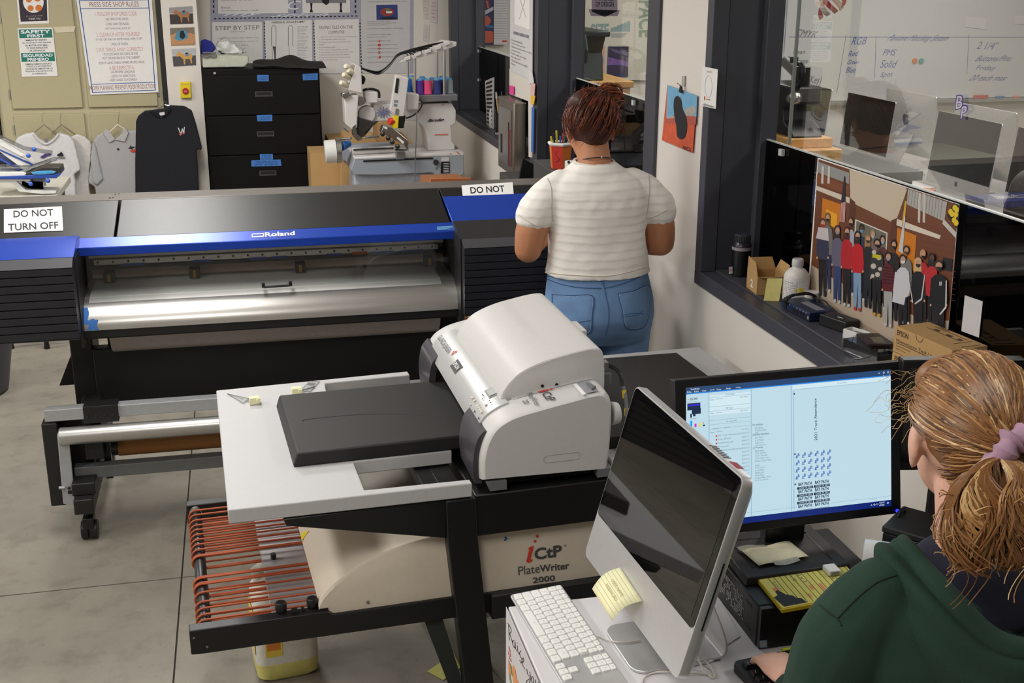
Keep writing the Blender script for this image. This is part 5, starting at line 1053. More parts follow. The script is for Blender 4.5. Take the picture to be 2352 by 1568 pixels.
# wall graphics and things seen through the far window
t, g = wallsheet('design_poster', 'tall pale wall poster lettered SIZE and SPACE seen through the far window', C4((1085, -260), (1800, -260), (1792, 660), (1080, 640)), mat('pale_poster', (206, 202, 186), .8))
c4 = lambda x, y: oY(1000+x*.2807, y*.2807, WBY-.007)
b = B(m=mat('poster_green', (128, 150, 122), .8, var=0)); b.text('SPACE', c4(1662, -60), c4(1662, 305), c4(1796, -60), .03)
b.m(mat('poster_teal', (132, 158, 158), .8, var=0)); b.text('SIZE', c4(1272, 308), c4(1420, 304), c4(1272, 195), .03)
for k in range(6): b.poly([c4(1435+k*27, 258), c4(1459+k*27, 258), c4(1459+k*27, 228-k*11), c4(1435+k*27, 228-k*11)])
b.m(mat('poster_plum', (122, 110, 124), .8, var=0)); b.poly([c4(*q) for q in ((1280, -60), (1490, -60), (1490, 90), (1385, 140), (1280, 95))]); b.poly([c4(*q) for q in ((1255, 75), (1510, 85), (1490, 130), (1275, 130))]); b.m(MATS['pale_poster']); b.text('OF DESIGN', c4(1310, 55), c4(1460, 55), c4(1310, 15), .02)
b.text('PRINCIPLES', c4(1310, 5), c4(1460, 5), c4(1310, -30), .02); b.m(mat('poster_blue_grey', (104, 116, 150), .8, var=0)); b.text('COLOR', c4(1060, 62), c4(1182, 58), c4(1060, 0), .02); b.poly([c4(1118, 72), c4(1180, 72), c4(1180, 76), c4(1118, 76)]); b.text('TEXTURE', c4(1090, 165), c4(1210, 165), c4(1090, 135))
for k in range(4): b.poly([c4(1118+k*24, 205), c4(1138+k*24, 205), c4(1138+k*24, 180), c4(1118+k*24, 180)])
for k in range(5): b.poly([c4(1435, 272+k*8), c4(1570-k*8, 272+k*8), c4(1570-k*8, 274+k*8), c4(1435, 274+k*8)])
b.build('lettering', t, fixn=False)
t, g = wallsheet('purple_poster', 'dark purple poster below the wall lettering seen through far window', C4((1415, 380), (1582, 380), (1575, 630), (1402, 625)), mat('deep_purple', (44, 34, 66), .6), WBY-.012)
b = B(m=mat('violet_glow', (118, 84, 150), .6, var=.3)); b.poly([g(.0, .35), g(1, .5), g(1, .66), g(.6, .6), g(0, .62)]); b.m(mat('grey_violet_cloud', (90, 84, 120), .6)); b.poly([g(.05, .05), g(.9, .2), g(.95, .3), g(.3, .2)]); b.build('printed_picture', t)
t, g = wallsheet('pink_poster', 'salmon pink poster partly behind the iron frame press in the far window', C4((1290, 378), (1388, 378), (1380, 640), (1285, 640)), mat('salmon_print', (210, 160, 138), .7), WBY-.012)
b = B(m=mat('globe_blue_print', (96, 120, 140), .7)); b.disc(g(.3, .45), (.06, 0, 0), (0, 0, .07), 14); b.build('printed_picture', t)
XQ = 2.2; tz = 1.40
t = thing('side_table', 'pale wooden stand carrying the green iron press in the far window', 'table', (2.3, 7.75, 0)); b = B(m=WOOD); b.box(2.0, 7.42, tz-.04, 2.5, 8.15, tz); b.build('tabletop', t, bev=.004)
for x in (2.04, 2.46):
    for y in (7.47, 8.1): B(m=WOOD).box(x-.025, y-.025, 0, x+.025, y+.025, tz-.04).build('leg', t)
t = thing('iron_press', 'dark green iron press on pale wooden stand in the far window', 'press', (2.25, 7.7, tz)); GI = mat('green_iron', (50, 58, 52), .45, .4)
b = B(m=GI); b.prism([(2.18, y, z) for y, z in ((7.50, 1.401), (7.56, 1.401), (7.62, 1.50), (7.78, 1.52), (7.86, 1.401), (7.94, 1.401), (7.92, 1.60), (7.96, 1.72), (7.46, 1.70), (7.54, 1.58))], (.14, 0, 0)); b.box(2.16, 7.44, 1.68, 2.34, 7.98, 1.715); b.build('frame', t, bev=.008); B(m=GI).tube([(2.17, 7.42, 1.52), (2.17, 7.40, 1.60), (2.17, 7.46, 1.71)], .012).build('lever', t)
t, g = wallsheet('space_poster', 'blue and orange rocket-coloured poster behind the leftmost window pane', C4((332, -150), (556, -150), (470, 365), (330, 360)), mat('poster_navy', (44, 46, 92), .6), WBY-.004)
b = B(m=mat('poster_orange', (206, 96, 62), .6)); b.disc(g(.4, .62), (.05, 0, 0), (0, 0, .04), 14); b.disc(g(.62, .88), (.10, 0, 0), (0, 0, .045), 14); b.poly([g(.4, .3), g(.5, .3), g(.58, .42), g(.5, .42)]); b.m(mat('poster_cyan', (70, 120, 176), .6)); b.poly([g(.1, .66), g(.9, .7), g(.9, .74), g(.1, .70)]); b.m(PAPERG); b.poly([g(.2, .50), g(.9, .36), g(.9, .42), g(.25, .56)]); b.build('printed_picture', t)
t, g = wallsheet('lined_notice', 'pale lined notice behind the leftmost window pane', C4((478, -150), (590, -150), (590, 365), (478, 365)), PAPERG, WBY-.012)
b = B(m=GREYINK)
for k in range(16): b.poly([g(.05, .3+k*.04), g(.95, .3+k*.04), g(.95, .305+k*.04), g(.05, .305+k*.04)])
b.m(RED); b.poly([g(.6, .93), g(.95, .93), g(.95, .96), g(.6, .96)]); b.build('lettering', t)
# office chair backs in the dark part behind the far window
t = thing('desk_chair', 'black swivel chair in the lab behind the woman with the bun', 'chair', (2.6, 6.75, 0))
QC = Mx.Translation((0, .48, 0)); b = B(QC, BLACKP); b.rings([[(2.45, 6.0, 1.02), (2.5, 6.0, 1.02), (2.5, 6.5, 1.02), (2.45, 6.5, 1.02)], [(2.40, 6.05, 1.5), (2.45, 6.05, 1.5), (2.45, 6.45, 1.5), (2.40, 6.45, 1.5)]]); b.build('backrest', t, bev=.02, seg=3); B(QC, BLACKP).box(2.45, 6.0, .86, 2.9, 6.5, .93).build('seat', t, bev=.02); B(QC, BLACKP).cyl((2.68, 6.25, .08), (2.68, 6.25, .86), .03).build('column', t)
b = B(QC, BLACKP)
for k in range(5): a = k*2*PI/5; b.tube([(2.68, 6.25, .1), (2.68+.3*math.cos(a), 6.25+.3*math.sin(a), .05)], .022); b.ball((2.68+.3*math.cos(a), 6.25+.3*math.sin(a), .03), .03, 10)
b.build('base', t)
# ================================================================ the back of the shop
s1 = lambda x, y: (x*.2934, y*.2934)
s2 = lambda x, y: (440+x*.2807, y*.2807)
s3 = lambda x, y: (700+x*.2424, 60+y*.2424)
CREAM = mat('cream_painted_cabinet', (186, 177, 146), .5, var=.02)
CREAMD = mat('cream_cabinet_door', (178, 169, 136), .45, var=.02)
YC = 8.70
def pY(P, Y): return [oY(*p, Y) for p in P]
def ext(b, P, Y, d): return b.prism(pY(P, Y), (0, d, 0))
st = thing('storage_cabinet', 'tall cream cabinet with hinged doors against the rear wall', 'cabinet', (-1.05, 8.9, 0))
b = B(m=CREAM); b.box(-1.60, YC+.022, 0, -.515, 9.145, 2.4); b.build('carcass', st, bev=.004)
def door(p, q, z1=None):
    a, c = oY(*s1(*p), YC), oY(*s1(*q), YC); return a, c
zU = oY(*s1(400, 848), YC).z; zL = oY(*s1(400, 893), YC).z
xa, xb, xc, xd = oY(*s1(97, 850), YC).x, oY(*s1(650, 835), YC).x, oY(*s1(692, 832), YC).x, oY(*s1(1238, 822), YC).x
for x0, x1, z0, z1 in ((xa, xb, zU, 2.3), (xc, xd, zU, 2.3), (xa, xb, .1, zL), (xc, xd, .1, zL)):
    d = B(m=CREAMD).box(x0, YC, z0, x1, YC+.02, z1).build('door', st, bev=.005)
    hx = x0-.012 if x0 == xa else x1+.004
    for hz in ((z0+.10, z0+.6) if z0 > 1 else (z1-.10,)): B(m=STEEL).box(hx, YC+.003, hz-.03, hx+.01, YC+.021, hz+.03).build('hinge', d)
struct(B(m=BLACK).box(-.512, 8.69, 0, -.478, 9.14, CEIL).box(-1.66, 8.69, 0, -1.603, 9.14, CEIL), 'post_and_gap_shade')  # first box is a black post; second paints the shaded gap beside the cabinet
struct(B(m=WALL).box(-.478, 8.68, 0, -.243, 9.15, CEIL), 'wall_pilaster')
def paper(nm, lab, quad, mt, Y, cat='sign', off=.002, curl=0.):
    t = thing(nm, lab, cat, oY(*quad[3], Y-off)); q = pY(quad, Y-off)
    b = B(m=mt); b.prism(q, (0, -.0012, 0)); sh = b.build('sheet', t)
    return t, sh, (lambda u, v, o=.0004: lerp(lerp(q[0], q[1], u), lerp(q[3], q[2], u), v) + V((0, -.0012-o, 0)))
def tx(b, g, s, u0, u1, v0, v1, bold=0., shear=0.): b.text(s, g(u0, v1), g(u1, v1), g(u0, v0), bold, shear)
Q1 = lambda *P: [s1(*p) for p in P]; Q2 = lambda *P: [s2(*p) for p in P]
# thank-you sign, safety sign, rules poster on the cabinet doors
t, sh, g = paper('thank_you_sign', 'dark thank-you sign with orange face shapes above the green and white safety sign', Q1((120, -120), (375, -128), (384, 183), (150, 192)), PAPER, YC)
b = B(m=mat('aubergine_print', (46, 34, 48), .6)); b.poly([g(*p) for p in ((.06, .02), (.95, .02), (.95, .93), (.06, .93))]); b.m(PAPER); b.poly([g(.52+.33*math.cos(k*PI/12), .45+.27*math.sin(k*PI/12), .0007) for k in range(24)]); b.m(mat('orange_print', (208, 120, 46), .6))
for u, v, r in ((.38, .38, .10), (.66, .36, .11), (.42, .6, .10), (.68, .6, .11)): b.poly([g(u+r*math.cos(k*PI/7), v+r*.75*math.sin(k*PI/7), .001) for k in range(14)])
b.m(PAPER); b.text('THANK YOU', g(.32, .89, .0008), g(.72, .89, .0008), g(.32, .845, .0008)); b.text('for wearing a mask', g(.25, .81, .0008), g(.8, .81, .0008), g(.25, .785, .0008)); b.build('lettering', sh, fixn=False)
t, sh, g = paper('safety_sign', 'green and white bilingual SAFETY FIRST sign on the left cabinet door', Q1((137, 220), (412, 215), (452, 594), (172, 602)), PAPER, YC, off=.004)
b = B(m=mat('safety_green', (20, 116, 100), .5, var=0)); b.poly([g(*p) for p in ((.03, .03), (.97, .03), (.97, .205), (.03, .205))]); b.poly([g(*p) for p in ((.03, .51), (.97, .51), (.97, .69), (.03, .69))])
b.m(WHT)
for s, u0, u1, v0, v1 in (('SAFETY', .08, .92, .045, .115), ('FIRST', .25, .75, .13, .195), ('SEGURIDAD', .08, .92, .53, .595), ('PRIMERO', .20, .80, .615, .68)): b.text(s, g(u0, v1, .0008), g(u1, v1, .0008), g(u0, v0, .0008), .03)
b.m(INK)
for k, (s, w) in enumerate((('IMMEDIATELY REPORT', .3), ('ALL ACCIDENTS AND INJURIES', .41), ('NO MATTER HOW SMALL', .33), ('TO YOUR INSTRUCTOR', .3), ('OR SUPERVISOR.', .23))): tx(b, g, s, .5-w, .5+w, .235+k*.053, .27+k*.053, .015)
for k, (s, w) in enumerate((('INMEDIATAMENTE REPORTE', .37), ('TODOS LOS ACCIDENTES Y', .35), ('LESIONES SIN IMPORTAR LO', .38), ('PEQUENO A SU INSTRUCTOR', .38), ('O SUPERVISOR.', .21))): tx(b, g, s, .5-w, .5+w, .725+k*.05, .758+k*.05, .015)
b.build('lettering', sh, fixn=False)
t, sh, g = paper('rules_poster', 'white shop rules poster with blue border on the right cabinet door', Q1((598, -2), (1188, -8), (1242, 722), (708, 742)), PAPER, YC, 'poster', .008)
b = B(m=mat('royal_blue_print', (36, 72, 156), .6, var=0))
for q in ((.03, .005, .96, .012), (.03, .09, .96, .097), (.03, .885, .96, .892), (.03, .972, .96, .979), (.03, .005, .042, .979), (.948, .005, .96, .979)): b.poly([g(q[0], q[1]), g(q[2], q[1]), g(q[2], q[3]), g(q[0], q[3])])
b.m(mat('brown_red_print', (150, 96, 96), .7, var=0)); tx(b, g, 'PRESS SIDE SHOP RULES', .16, .82, .025, .078); tx(b, g, 'PROPER PLANNING PREVENTS POOR PRODUCTION', .0, .95, .905, .955)
b.m(mat('pink_print', (206, 146, 154), .7, var=0))
for s, v, w in (('1. FOLLOW SHOP DRESS CODE', .128, .28), ('2. CLEAN UP AFTER YOURSELF', .345, .30), ('3. PUT THINGS AWAY CORRECTLY', .505, .33), ('4. BE RESPECTFUL', .70, .18)): tx(b, g, s, .5-w, .5+w, v, v+.042)
b.m(mat('grey_print_dark', (104, 100, 106), .7, var=0))
for s, v, w in (('- NO OPEN TOED SHOES', .192, .16), ('- LONG HAIR TIED BACK', .243, .16), ('- NO DANGLING JEWELRY', .293, .18), ('- IF YOU GET INK ON SOMETHING, WIPE IT OFF', .405, .33), ('- PICK UP TRASH', .455, .12), ('- PUT LIDS BACK ON CANS OF INK', .56, .25), ('- PUT THE INK BACK IN THE CABINET', .602, .27), ("- DON'T LEAVE THINGS WHERE PEOPLE WALK", .652, .33), ('- USE PROPER LANGUAGE', .752, .18), ('- LISTEN TO DIRECTIONS', .796, .18), ('- KEEP HANDS TO YOURSELF', .838, .20)): tx(b, g, s, .5-w, .5+w, v, v+.026)
b.build('lettering', sh, fixn=False)
t, sh, g = paper('masking_strip', 'strip of cream masking tape on the left cabinet door', Q1((415, 210), (590, 205), (580, 250), (440, 256)), mat('cream_tape', (214, 204, 178), .8), YC, 'tape')
# horse photographs and stop button on the pilaster
YP = 8.68
def horse(lab, Q, sky, gnd, body, tack, lower):
    t, sh, g = paper('horse_photo', lab, Q1(*Q), mat('photo_ground_%d' % gnd[0], gnd, .5), YP, 'photograph')
    b = B(m=mat('photo_sky_%d' % sky[0], sky, .5)); b.poly([g(0, 0), g(1, 0), g(1, .42), g(0, .42)])
    if not lower: b.m(PAPERG); b.poly([g(0, .34, .0006), g(1, .36, .0006), g(1, .38, .0006), g(0, .36, .0006)])
    b.m(mat('horse_%d' % body[0], body, .6)); o = .0008
    if lower: b.poly([g(u, v, o) for u, v in ((.0, .42), (.2, .3), (.45, .25), (.8, .3), (1, .4), (1, .85), (.7, .95), (.3, .92), (.05, .95), (0, .8))])
    else: b.poly([g(u, v, o) for u, v in ((.16, .42), (.2, .22), (.27, .14), (.33, .2), (.42, .3), (.7, .27), (.84, .32), (.86, .5), (.82, .6), (.83, .88), (.78, .88), (.74, .62), (.55, .6), (.52, .92), (.47, .92), (.45, .6), (.38, .52), (.3, .4), (.22, .46))])
    b.m(mat('tack_%d' % tack[0], tack, .6)); o = .001
    b.poly([g(u, v, o) for u, v in (((.3, .2), (.55, .1), (.72, .3), (.7, .6), (.35, .75), (.15, .6)) if lower else ((.54, .26), (.68, .25), (.72, .44), (.58, .46)))]); b.m(INK); b.poly([g(u, v, o+.0002) for u, v in (((.4, .2), (.55, .15), (.62, .5), (.5, .65), (.38, .55)) if lower else ((.56, .24), (.66, .22), (.66, .32), (.58, .33)))])
    b.build('printed_picture', sh, fixn=False)
horse('photo of a brown horse on dark sand, topmost of three on the pilaster', ((1323, 60), (1505, 48), (1515, 185), (1333, 190)), (150, 146, 150), (56, 44, 46), (164, 112, 70), (80, 130, 160), 0)
horse('close photo of horse flank with blue saddle cloth, middle of three on the pilaster', ((1330, 220), (1520, 213), (1530, 352), (1340, 358)), (120, 110, 96), (170, 130, 96), (190, 140, 96), (70, 140, 170), 1)
horse('photo of a golden horse on grey sand, lowest of three on the pilaster', ((1345, 385), (1530, 378), (1535, 510), (1358, 520)), (178, 180, 186), (78, 74, 78), (206, 158, 84), (90, 140, 170), 0)
t = thing('stop_button', 'yellow wall box with red push button on the pilaster', 'button', oY(*s1(1455, 770), YP)); q = pY(Q1((1408, 643), (1492, 640), (1499, 768), (1415, 770)), YP-.03)
b = B(m=YELL); b.prism(q, (0, .029, 0)); hb = b.build('box', t, bev=.006); c = oY(*s1(1453, 712), YP-.03)
b = B(m=mat('red_button', (176, 36, 44), .4)); b.prism([c+V((.022*math.cos(PI/8+k*PI/4), 0, .022*math.sin(PI/8+k*PI/4))) for k in range(8)], (0, -.012, 0)); b.m(WHT); b.text('STOP', c+V((-.010, -.0126, -.006)), c+V((.010, -.0126, -.006)), c+V((-.010, -.0126, .002))); b.build('push_button', t); b = B(m=GREYINK); b.text('PUSH TO STOP', c+V((-.026, -.0006, .042)), c+V((.026, -.0006, .042)), c+V((-.026, -.0006, .049))); b.build('lettering', hb)
# ---------------------------------------------------------------- lateral file
YF = 8.60
fc_ = thing('filing_cabinet', 'black lateral filing cabinet with blue tape labels', 'cabinet', (.17, 8.85, 0)); FB = mat('black_enamel', (13, 11, 11), .5, spec=.22)
x0, x1 = -.235, .567
ztop = oY(600, 158, YF).z; zs = [oY(600, y, YF).z for y in (172, 264.5, 355.5)]; dzz = zs[1]-zs[2]; zs += [zs[2]-dzz, zs[2]-2*dzz]
b = B(m=FB); b.box(x0, YF+.022, 0, x1, 9.14, ztop); b.build('carcass', fc_, bev=.003)
hx = [oY(606, 216, YF).x, oY(610, 307, YF).x, oY(615, 397, YF).x, oY(615, 397, YF).x]
for k in range(4):
    d = B(m=FB).box(x0+.012, YF, zs[k+1]+.004, x1-.012, YF+.021, zs[k]-.003).build('drawer', fc_, bev=.003)
    zc = lerp(zs[k+1], zs[k], .53); h = B(m=mat('pull_grey', (70, 66, 66), .45)); h.box(hx[k]-.06, YF-.004, zc-.018, hx[k]+.06, YF+.001, zc+.018); h.m(mat('pull_recess', (16, 14, 14), .6)); h.box(hx[k]-.052, YF-.0045, zc-.008, hx[k]+.052, YF-.0038, zc+.012); h.build('handle', d)
B(m=STEEL).cyl(oY(493, 168, YF), oY(493, 168, YF-.008), .009).build('lock', fc_)
for q, l in ((((536, 613), (630, 613), (632, 665), (540, 665)), 0), (((908, 605), (1032, 600), (1033, 652), (912, 657)), 1), (((533, 942), (660, 938), (660, 990), (540, 992)), 2), (((558, 1262), (664, 1260), (667, 1305), (562, 1308)), 3), (((488, 1312), (728, 1305), (736, 1356), (490, 1362)), 4)):
    tp = B(m=TAPE); qq = pY(Q2(*q), YF-.003); tp.prism(qq, (0, .0015, 0)); tp.m(mat('tape_pen', (48, 66, 110), .8, var=0)); f = lambda u, v: lerp(lerp(qq[0], qq[1], u), lerp(qq[3], qq[2], u), v)+V((0, -.0006, 0))
    for k, s in enumerate((('COLOR', 'BOBBINS'), ('SILVER BACKINGS', 'CUT AWAY'), ('CUSTOM', 'GARMENTS'), ('TEAR', 'AWAY'), ('STABILIZER BACKING', 'SPRAY ADHESIVE'))[l]): tp.text(s, f(.12, .45+k*.42), f(.88, .45+k*.42), f(.12, .14+k*.42))
    tp.build('tape_label', fc_)
# things on the filing cabinet
zt_ = ztop+.001
def lump(nm, lab, cat, P, Y, d, mt, r=.01, sm=4, seed=1, nz=.3):
    t = thing(nm, lab, cat, oY(*P[0], Y)); b = B(m=mt); b.prism([p+V((0, 0, .016)) for p in pY(P, Y)], (0, d, 0)); o = b.build('body', t, remesh=r, sm=sm)
    tex = bpy.data.textures.new('crease', 'CLOUDS'); tex.noise_scale = .05; md = o.modifiers.new('crease', 'DISPLACE'); md.texture = tex; md.strength = .02*nz; md.texture_coords = 'GLOBAL'; md.mid_level = .7; return t
lump('folded_cloth', 'pale green folded cloth under the crumpled white bag on the filing cabinet', 'cloth', Q2((88, 480), (160, 470), (300, 470), (468, 475), (470, 530), (440, 568), (240, 575), (92, 575)), 8.66, .13, mat('pale_green_cloth', (196, 200, 184), .9, bump=.2, scale=40))
lump('blue_bag', 'bright blue fabric bag at left end of the filing cabinet top', 'bag', Q2((72, 350), (110, 338), (170, 360), (205, 415), (180, 440), (150, 470), (75, 470)), 8.82, .05, mat('bright_blue_cloth', (34, 44, 140), .8))
lump('plastic_bag', 'crumpled white plastic bag on the filing cabinet', 'bag', Q2((225, 350), (290, 325), (340, 360), (390, 400), (430, 440), (420, 468), (250, 470), (205, 440), (190, 400)), 8.81, .16, mat('white_bag_plastic', (214, 214, 212), .35, bump=.6, scale=25), nz=2.2)
t = thing('safety_goggles', 'clear safety goggles on the pale green cloth', 'goggles', oY(*s2(150, 470), 8.66)); b = B(m=glass('goggle_lens', (.75, .75, .75), .8, .05, .2)); b.prism(pY(Q2((92, 430), (200, 430), (204, 460), (175, 470), (150, 458), (120, 470), (92, 465)), 8.65), (0, .04, 0)); b.build('lens', t); b = B(m=GREYM); b.tube(pY(Q2((92, 430), (200, 430), (204, 460), (175, 470), (150, 458), (120, 470), (92, 465)), 8.645), .004, 6, loop=True); b.build('frame', t)
t = thing('black_fabric_sheet', 'black sheet draped over right half of the filing cabinet', 'fabric', oY(*s2(700, 570), 8.56))
A = [oY(*s2(x, y), YF-.02) for x, y in ((495, 545), (560, 570), (650, 588), (740, 575), (860, 560), (980, 552), (1108, 543))]; Bk = [oY(*s2(x, y), 8.95) for x, y in ((500, 500), (530, 515), (580, 525), (690, 505), (815, 448), (930, 512), (1040, 530))]
A = [V((p.x, p.y, max(p.z, ztop+.008))) for p in A]; Bk = [V((p.x, p.y, max(p.z, ztop+.03))) for p in Bk]
A = spline(A, 4); Bk = spline(Bk, 4)
b = B(m=mat('black_felt', (30, 27, 26), .9, bump=.2, scale=200)); n_ = len(A)-1
b.grid(lambda u, v: lerp(A[round(u*n_)], Bk[round(u*n_)], v)+V((0, 0, .012*math.sin(v*6+u*5))), n_, 8); b.build('sheet', t, smooth=True, solid=.003, sub=1)
# ---------------------------------------------------------------- posters on the rear wall
YW = YB-.001
LAV = mat('lavender_grey_print', (168, 168, 186), .8); 
t, sh, g = paper('embroidery_poster', 'large lavender poster of embroidery instruction cards with stitched borders', Q2((150, -160), (1383, -170), (1383, 600), (160, 610)), LAV, YW, 'poster')
f2 = lambda x, y, o=.001: oY(*s2(x, y), YW-.0035-o)
b = B(m=PAPER)
for q in (((215, -100), (790, -100), (790, 108), (218, 112)), ((905, -100), (1296, -100), (1296, 104), (908, 108)), ((168, 182), (578, 178), (584, 605), (172, 610)), ((600, 168), (984, 162), (990, 600), (606, 605)), ((1004, 162), (1368, 156), (1374, 600), (1010, 602))): b.poly([f2(*p) for p in q])
b.m(WHT)
for x, s, w in ((230, 'my', 280), (640, 'stitch', 420), (770, 'C', 100)): b.text(s, f2(x, 140 if s != 'C' else 80, .0014), f2(x+w, 136 if s != 'C' else 78, .0014), f2(x, 108 if s != 'C' else 8, .0014), 0, .3)
b.m(INK)
for k in range(34): x = 185+k*35; b.poly([f2(x, 158-.02*(x-185), .0016), f2(x+18, 158-.02*(x-185), .0016), f2(x+18, 149-.02*(x-185), .0016), f2(x, 149-.02*(x-185), .0016)])
for xx in (590, 995, 1374):
    for k in range(17): y = 185+k*25; b.poly([f2(xx+k*.9, y, .0016), f2(xx+8+k*.9, y, .0016), f2(xx+8+k*.9, y+13, .0016), f2(xx+k*.9, y+13, .0016)])
for xx in (175, 840, 1336):
    for k in range(3): y = 0+k*42; b.poly([f2(xx, y, .0016), f2(xx+11, y, .0016), f2(xx+11, y+22, .0016), f2(xx, y+22, .0016)])
b.m(GREYINK)
def tw(s, x0, x1, yb, h, bold=0., sl=-.02): b.text(s, f2(x0, yb, .0016), f2(x1, yb+sl*(x1-x0), .0016), f2(x0, yb-h, .0016), bold)
tw('Know how to thread', 240, 500, 8, 18); tw('Bonus:', 242, 320, 72, 18); tw('-Know how to change a needle', 242, 550, 98, 16)
tw('STEP BY STEP', 195, 555, 248, 34, .0); tw('ALTERNATE METHOD', 320, 435, 264, 9); 
b.m(mat('dark_print', (84, 80, 84), .7, var=0)); tw('NEEDLE ANATOMY', 655, 930, 192, 18, .01); b.m(GREYINK); tw('SAVING FILES ON THE', 1042, 1318, 238, 26); tw('COMPUTER', 1120, 1252, 276, 24)
for k, s in enumerate(('Tear the trim off the fabric when in this', 'Pick the disk to the computer and turn on', 'Find the machine on the desktop', 'Select the file and press go', 'Wait for the needle to thread', 'Then check', 'Press start')): tw(s, 210, 210+8.2*len(s), 318+k*30, 10)
for k, s in enumerate(('1. After file is ready to be sewn, go into the computer file', '2. Click into graphics network (Main frame)', '3. If needed, create file in correct folder to save', 'document', '4. Save document to folder', '5. After saved on network graphics, copy folder', '6. Go to desktop and click into embroidery files folder', '7. Paste file into correct folder in the desktop', '8. Check to see file is saved in both the graphics', 'network and the desktop folder')): tw(s, 1045, 1045+5.1*len(s), 308+k*21, 10, 0, -.015)
for k in range(11): tw('needle butt shank', 866, 955-(k % 3)*12, 222+k*28, 8); tw('part of shaft', 866, 940-(k % 2)*15, 234+k*28, 7)
for x in (673, 810): b.tube([f2(*p) for p in ((x-18, 375), (x-18, 222), (x-8, 210), (x+8, 210), (x+18, 222), (x+18, 375))], .002, 4); b.tube([f2(x-12, 378), f2(x-12, 500)], .0015, 4)
b.m(mat('needle_dark', (78, 70, 72), .6)); b.poly([f2(*p, .0014) for p in ((664, 380), (690, 380), (690, 515), (680, 515), (676, 440))])
b.m(mat('machine_print_grey', (128, 128, 136), .6)); b.poly([f2(*p, .0014) for p in ((935, -60), (1265, -60), (1265, 25), (1130, 25), (1105, 42), (1080, 25), (935, 25))]); b.m(INK)
for x in (980, 1222): b.poly([f2(*p, .0018) for p in ((x-10, 25), (x+10, 25), (x+6, 70), (x+14, 100), (x-14, 100), (x-6, 70))])
b.poly([f2(*p, .0018) for p in ((1060, -20), (1130, -20), (1125, 20), (1100, 42), (1070, 20))]); b.build('lettering', sh, fixn=False)
t, sh, g = paper('symbols_poster', 'pale instruction poster with blue control panel picture and red symbols', Q2((1384, -170), (1815, -170), (1812, 598), (1386, 600)), PAPERG, YW, 'poster')
b = B(m=LAV); b.poly([f2(*p, .0006) for p in ((1790, -160), (1815, -160), (1812, 598), (1786, 598))]); b.m(mat('panel_blue_print', (46, 62, 130), .6, var=0)); b.poly([f2(*p) for p in ((1512, 42), (1684, 38), (1688, 160), (1514, 164))])
b.m(mat('panel_red_print', (150, 60, 60), .6, var=0)); b.poly([f2(1600+58*math.cos(k*PI/8), 98+34*math.sin(k*PI/8), .0014) for k in range(16)]); b.m(mat('panel_green_print', (70, 140, 90), .6, var=0)); b.poly([f2(*p, .0018) for p in ((1588, 70), (1618, 70), (1618, 90), (1588, 90))]); b.m(PAPER); b.poly([f2(*p, .0018) for p in ((1592, 92), (1640, 92), (1640, 108), (1592, 108))]); b.m(INK); b.poly([f2(1612+70*math.cos(k*PI/8), 149+11*math.sin(k*PI/8), .0018) for k in range(16)])
b.m(GREYINK)
for k, (y, w) in enumerate(((20, 320), (182, 180), (196, 230), (210, 160), (240, 290), (288, 190), (310, 160), (342, 190), (374, 250), (404, 250), (434, 230), (472, 240), (516, 200))): tw('press the key to select needle or colour change'[:int(w/6.2)], 1440, 1440+w, y, 9)
b.m(RED)
for k, (y, s) in enumerate(((346, '+'), (378, 'i'), (408, '+'), (440, 'x'), (478, 'J'))): tw(s, 1524, 1548, y, 20, .03)
b.build('lettering', sh, fixn=False)
for q, l, c in ((((1888, -60), (1938, -60), (1936, 158), (1905, 150)), 'narrow slip with green edge, left of two near the wall corner', (206, 204, 196)), (((1950, -60), (2014, -60), (2008, 190), (1952, 180)), 'narrow slip with red writing, right of two near the wall corner', (212, 206, 206)), (((1906, 198), (1946, 204), (1942, 345), (1898, 330)), 'small slip with pink writing below the two narrow slips', (208, 202, 206))):
    t, sh, g = paper('note_slip', l, Q2(*q), mat('slip_%d' % c[0], c, .8), YW, 'note'); b = B(m=mat('pink_pen', (206, 130, 130), .8, var=0))
    for k in range(6): b.poly([g(.2, .2+k*.12), g(.8, .22+k*.12), g(.8, .24+k*.12), g(.2, .22+k*.12)])
    b.build('lettering', sh)
# ---------------------------------------------------------------- shirts on hangers
def shirt(nm, lab, P, Y, mt, d=.05):
    t = thing(nm, lab, 'shirt', oY(*s1(*P[0]), Y)); b = B(m=mt); b.prism(pY([s1(*p) for p in P], Y), (0, d, 0)); o = b.build('cloth', t, remesh=.009, sm=5); return t
def hanger(lab, hook, L, R, Y, mt):
    t = thing('clothes_hanger', lab, 'hanger', oY(*s1(*hook[0]), Y)); b = B(m=STEEL); b.tube(spline(pY([s1(*p) for p in hook], Y), 5), .0018, 6); b.build('hook', t); n = hook[-1]
    b = B(m=mt); b.tube(pY([s1(*L), s1(n[0], n[1]), s1(*R)], Y), .005, 8); b.build('arm', t); return t
CLH = glass('clear_hanger', (.8, .8, .8), .7, .1, .2)
hanger('clear hanger holding the front white tee', ((350, 885), (330, 890), (330, 935), (345, 975)), (240, 1062), (450, 1062), 8.63, CLH); hanger('clear hanger holding the rear white tee', ((490, 882), (475, 890), (475, 945), (480, 975)), (400, 1052), (600, 1062), 8.665, CLH)
hanger('cream hanger inside the grey polo', ((912, 870), (930, 880), (928, 930), (922, 975)), (850, 1042), (985, 1020), 8.63, mat('cream_hanger', (222, 214, 186), .5)); hanger('clear hanger holding the black tee', ((1270, 720), (1262, 780), (1300, 800), (1290, 820)), (1190, 880), (1400, 842), 8.672, CLH)
TEE = mat('white_cotton', (214, 212, 214), .9, bump=.15, scale=40); TEE2 = mat('white_cotton_rear', (212, 208, 206), .9, bump=.15, scale=40)
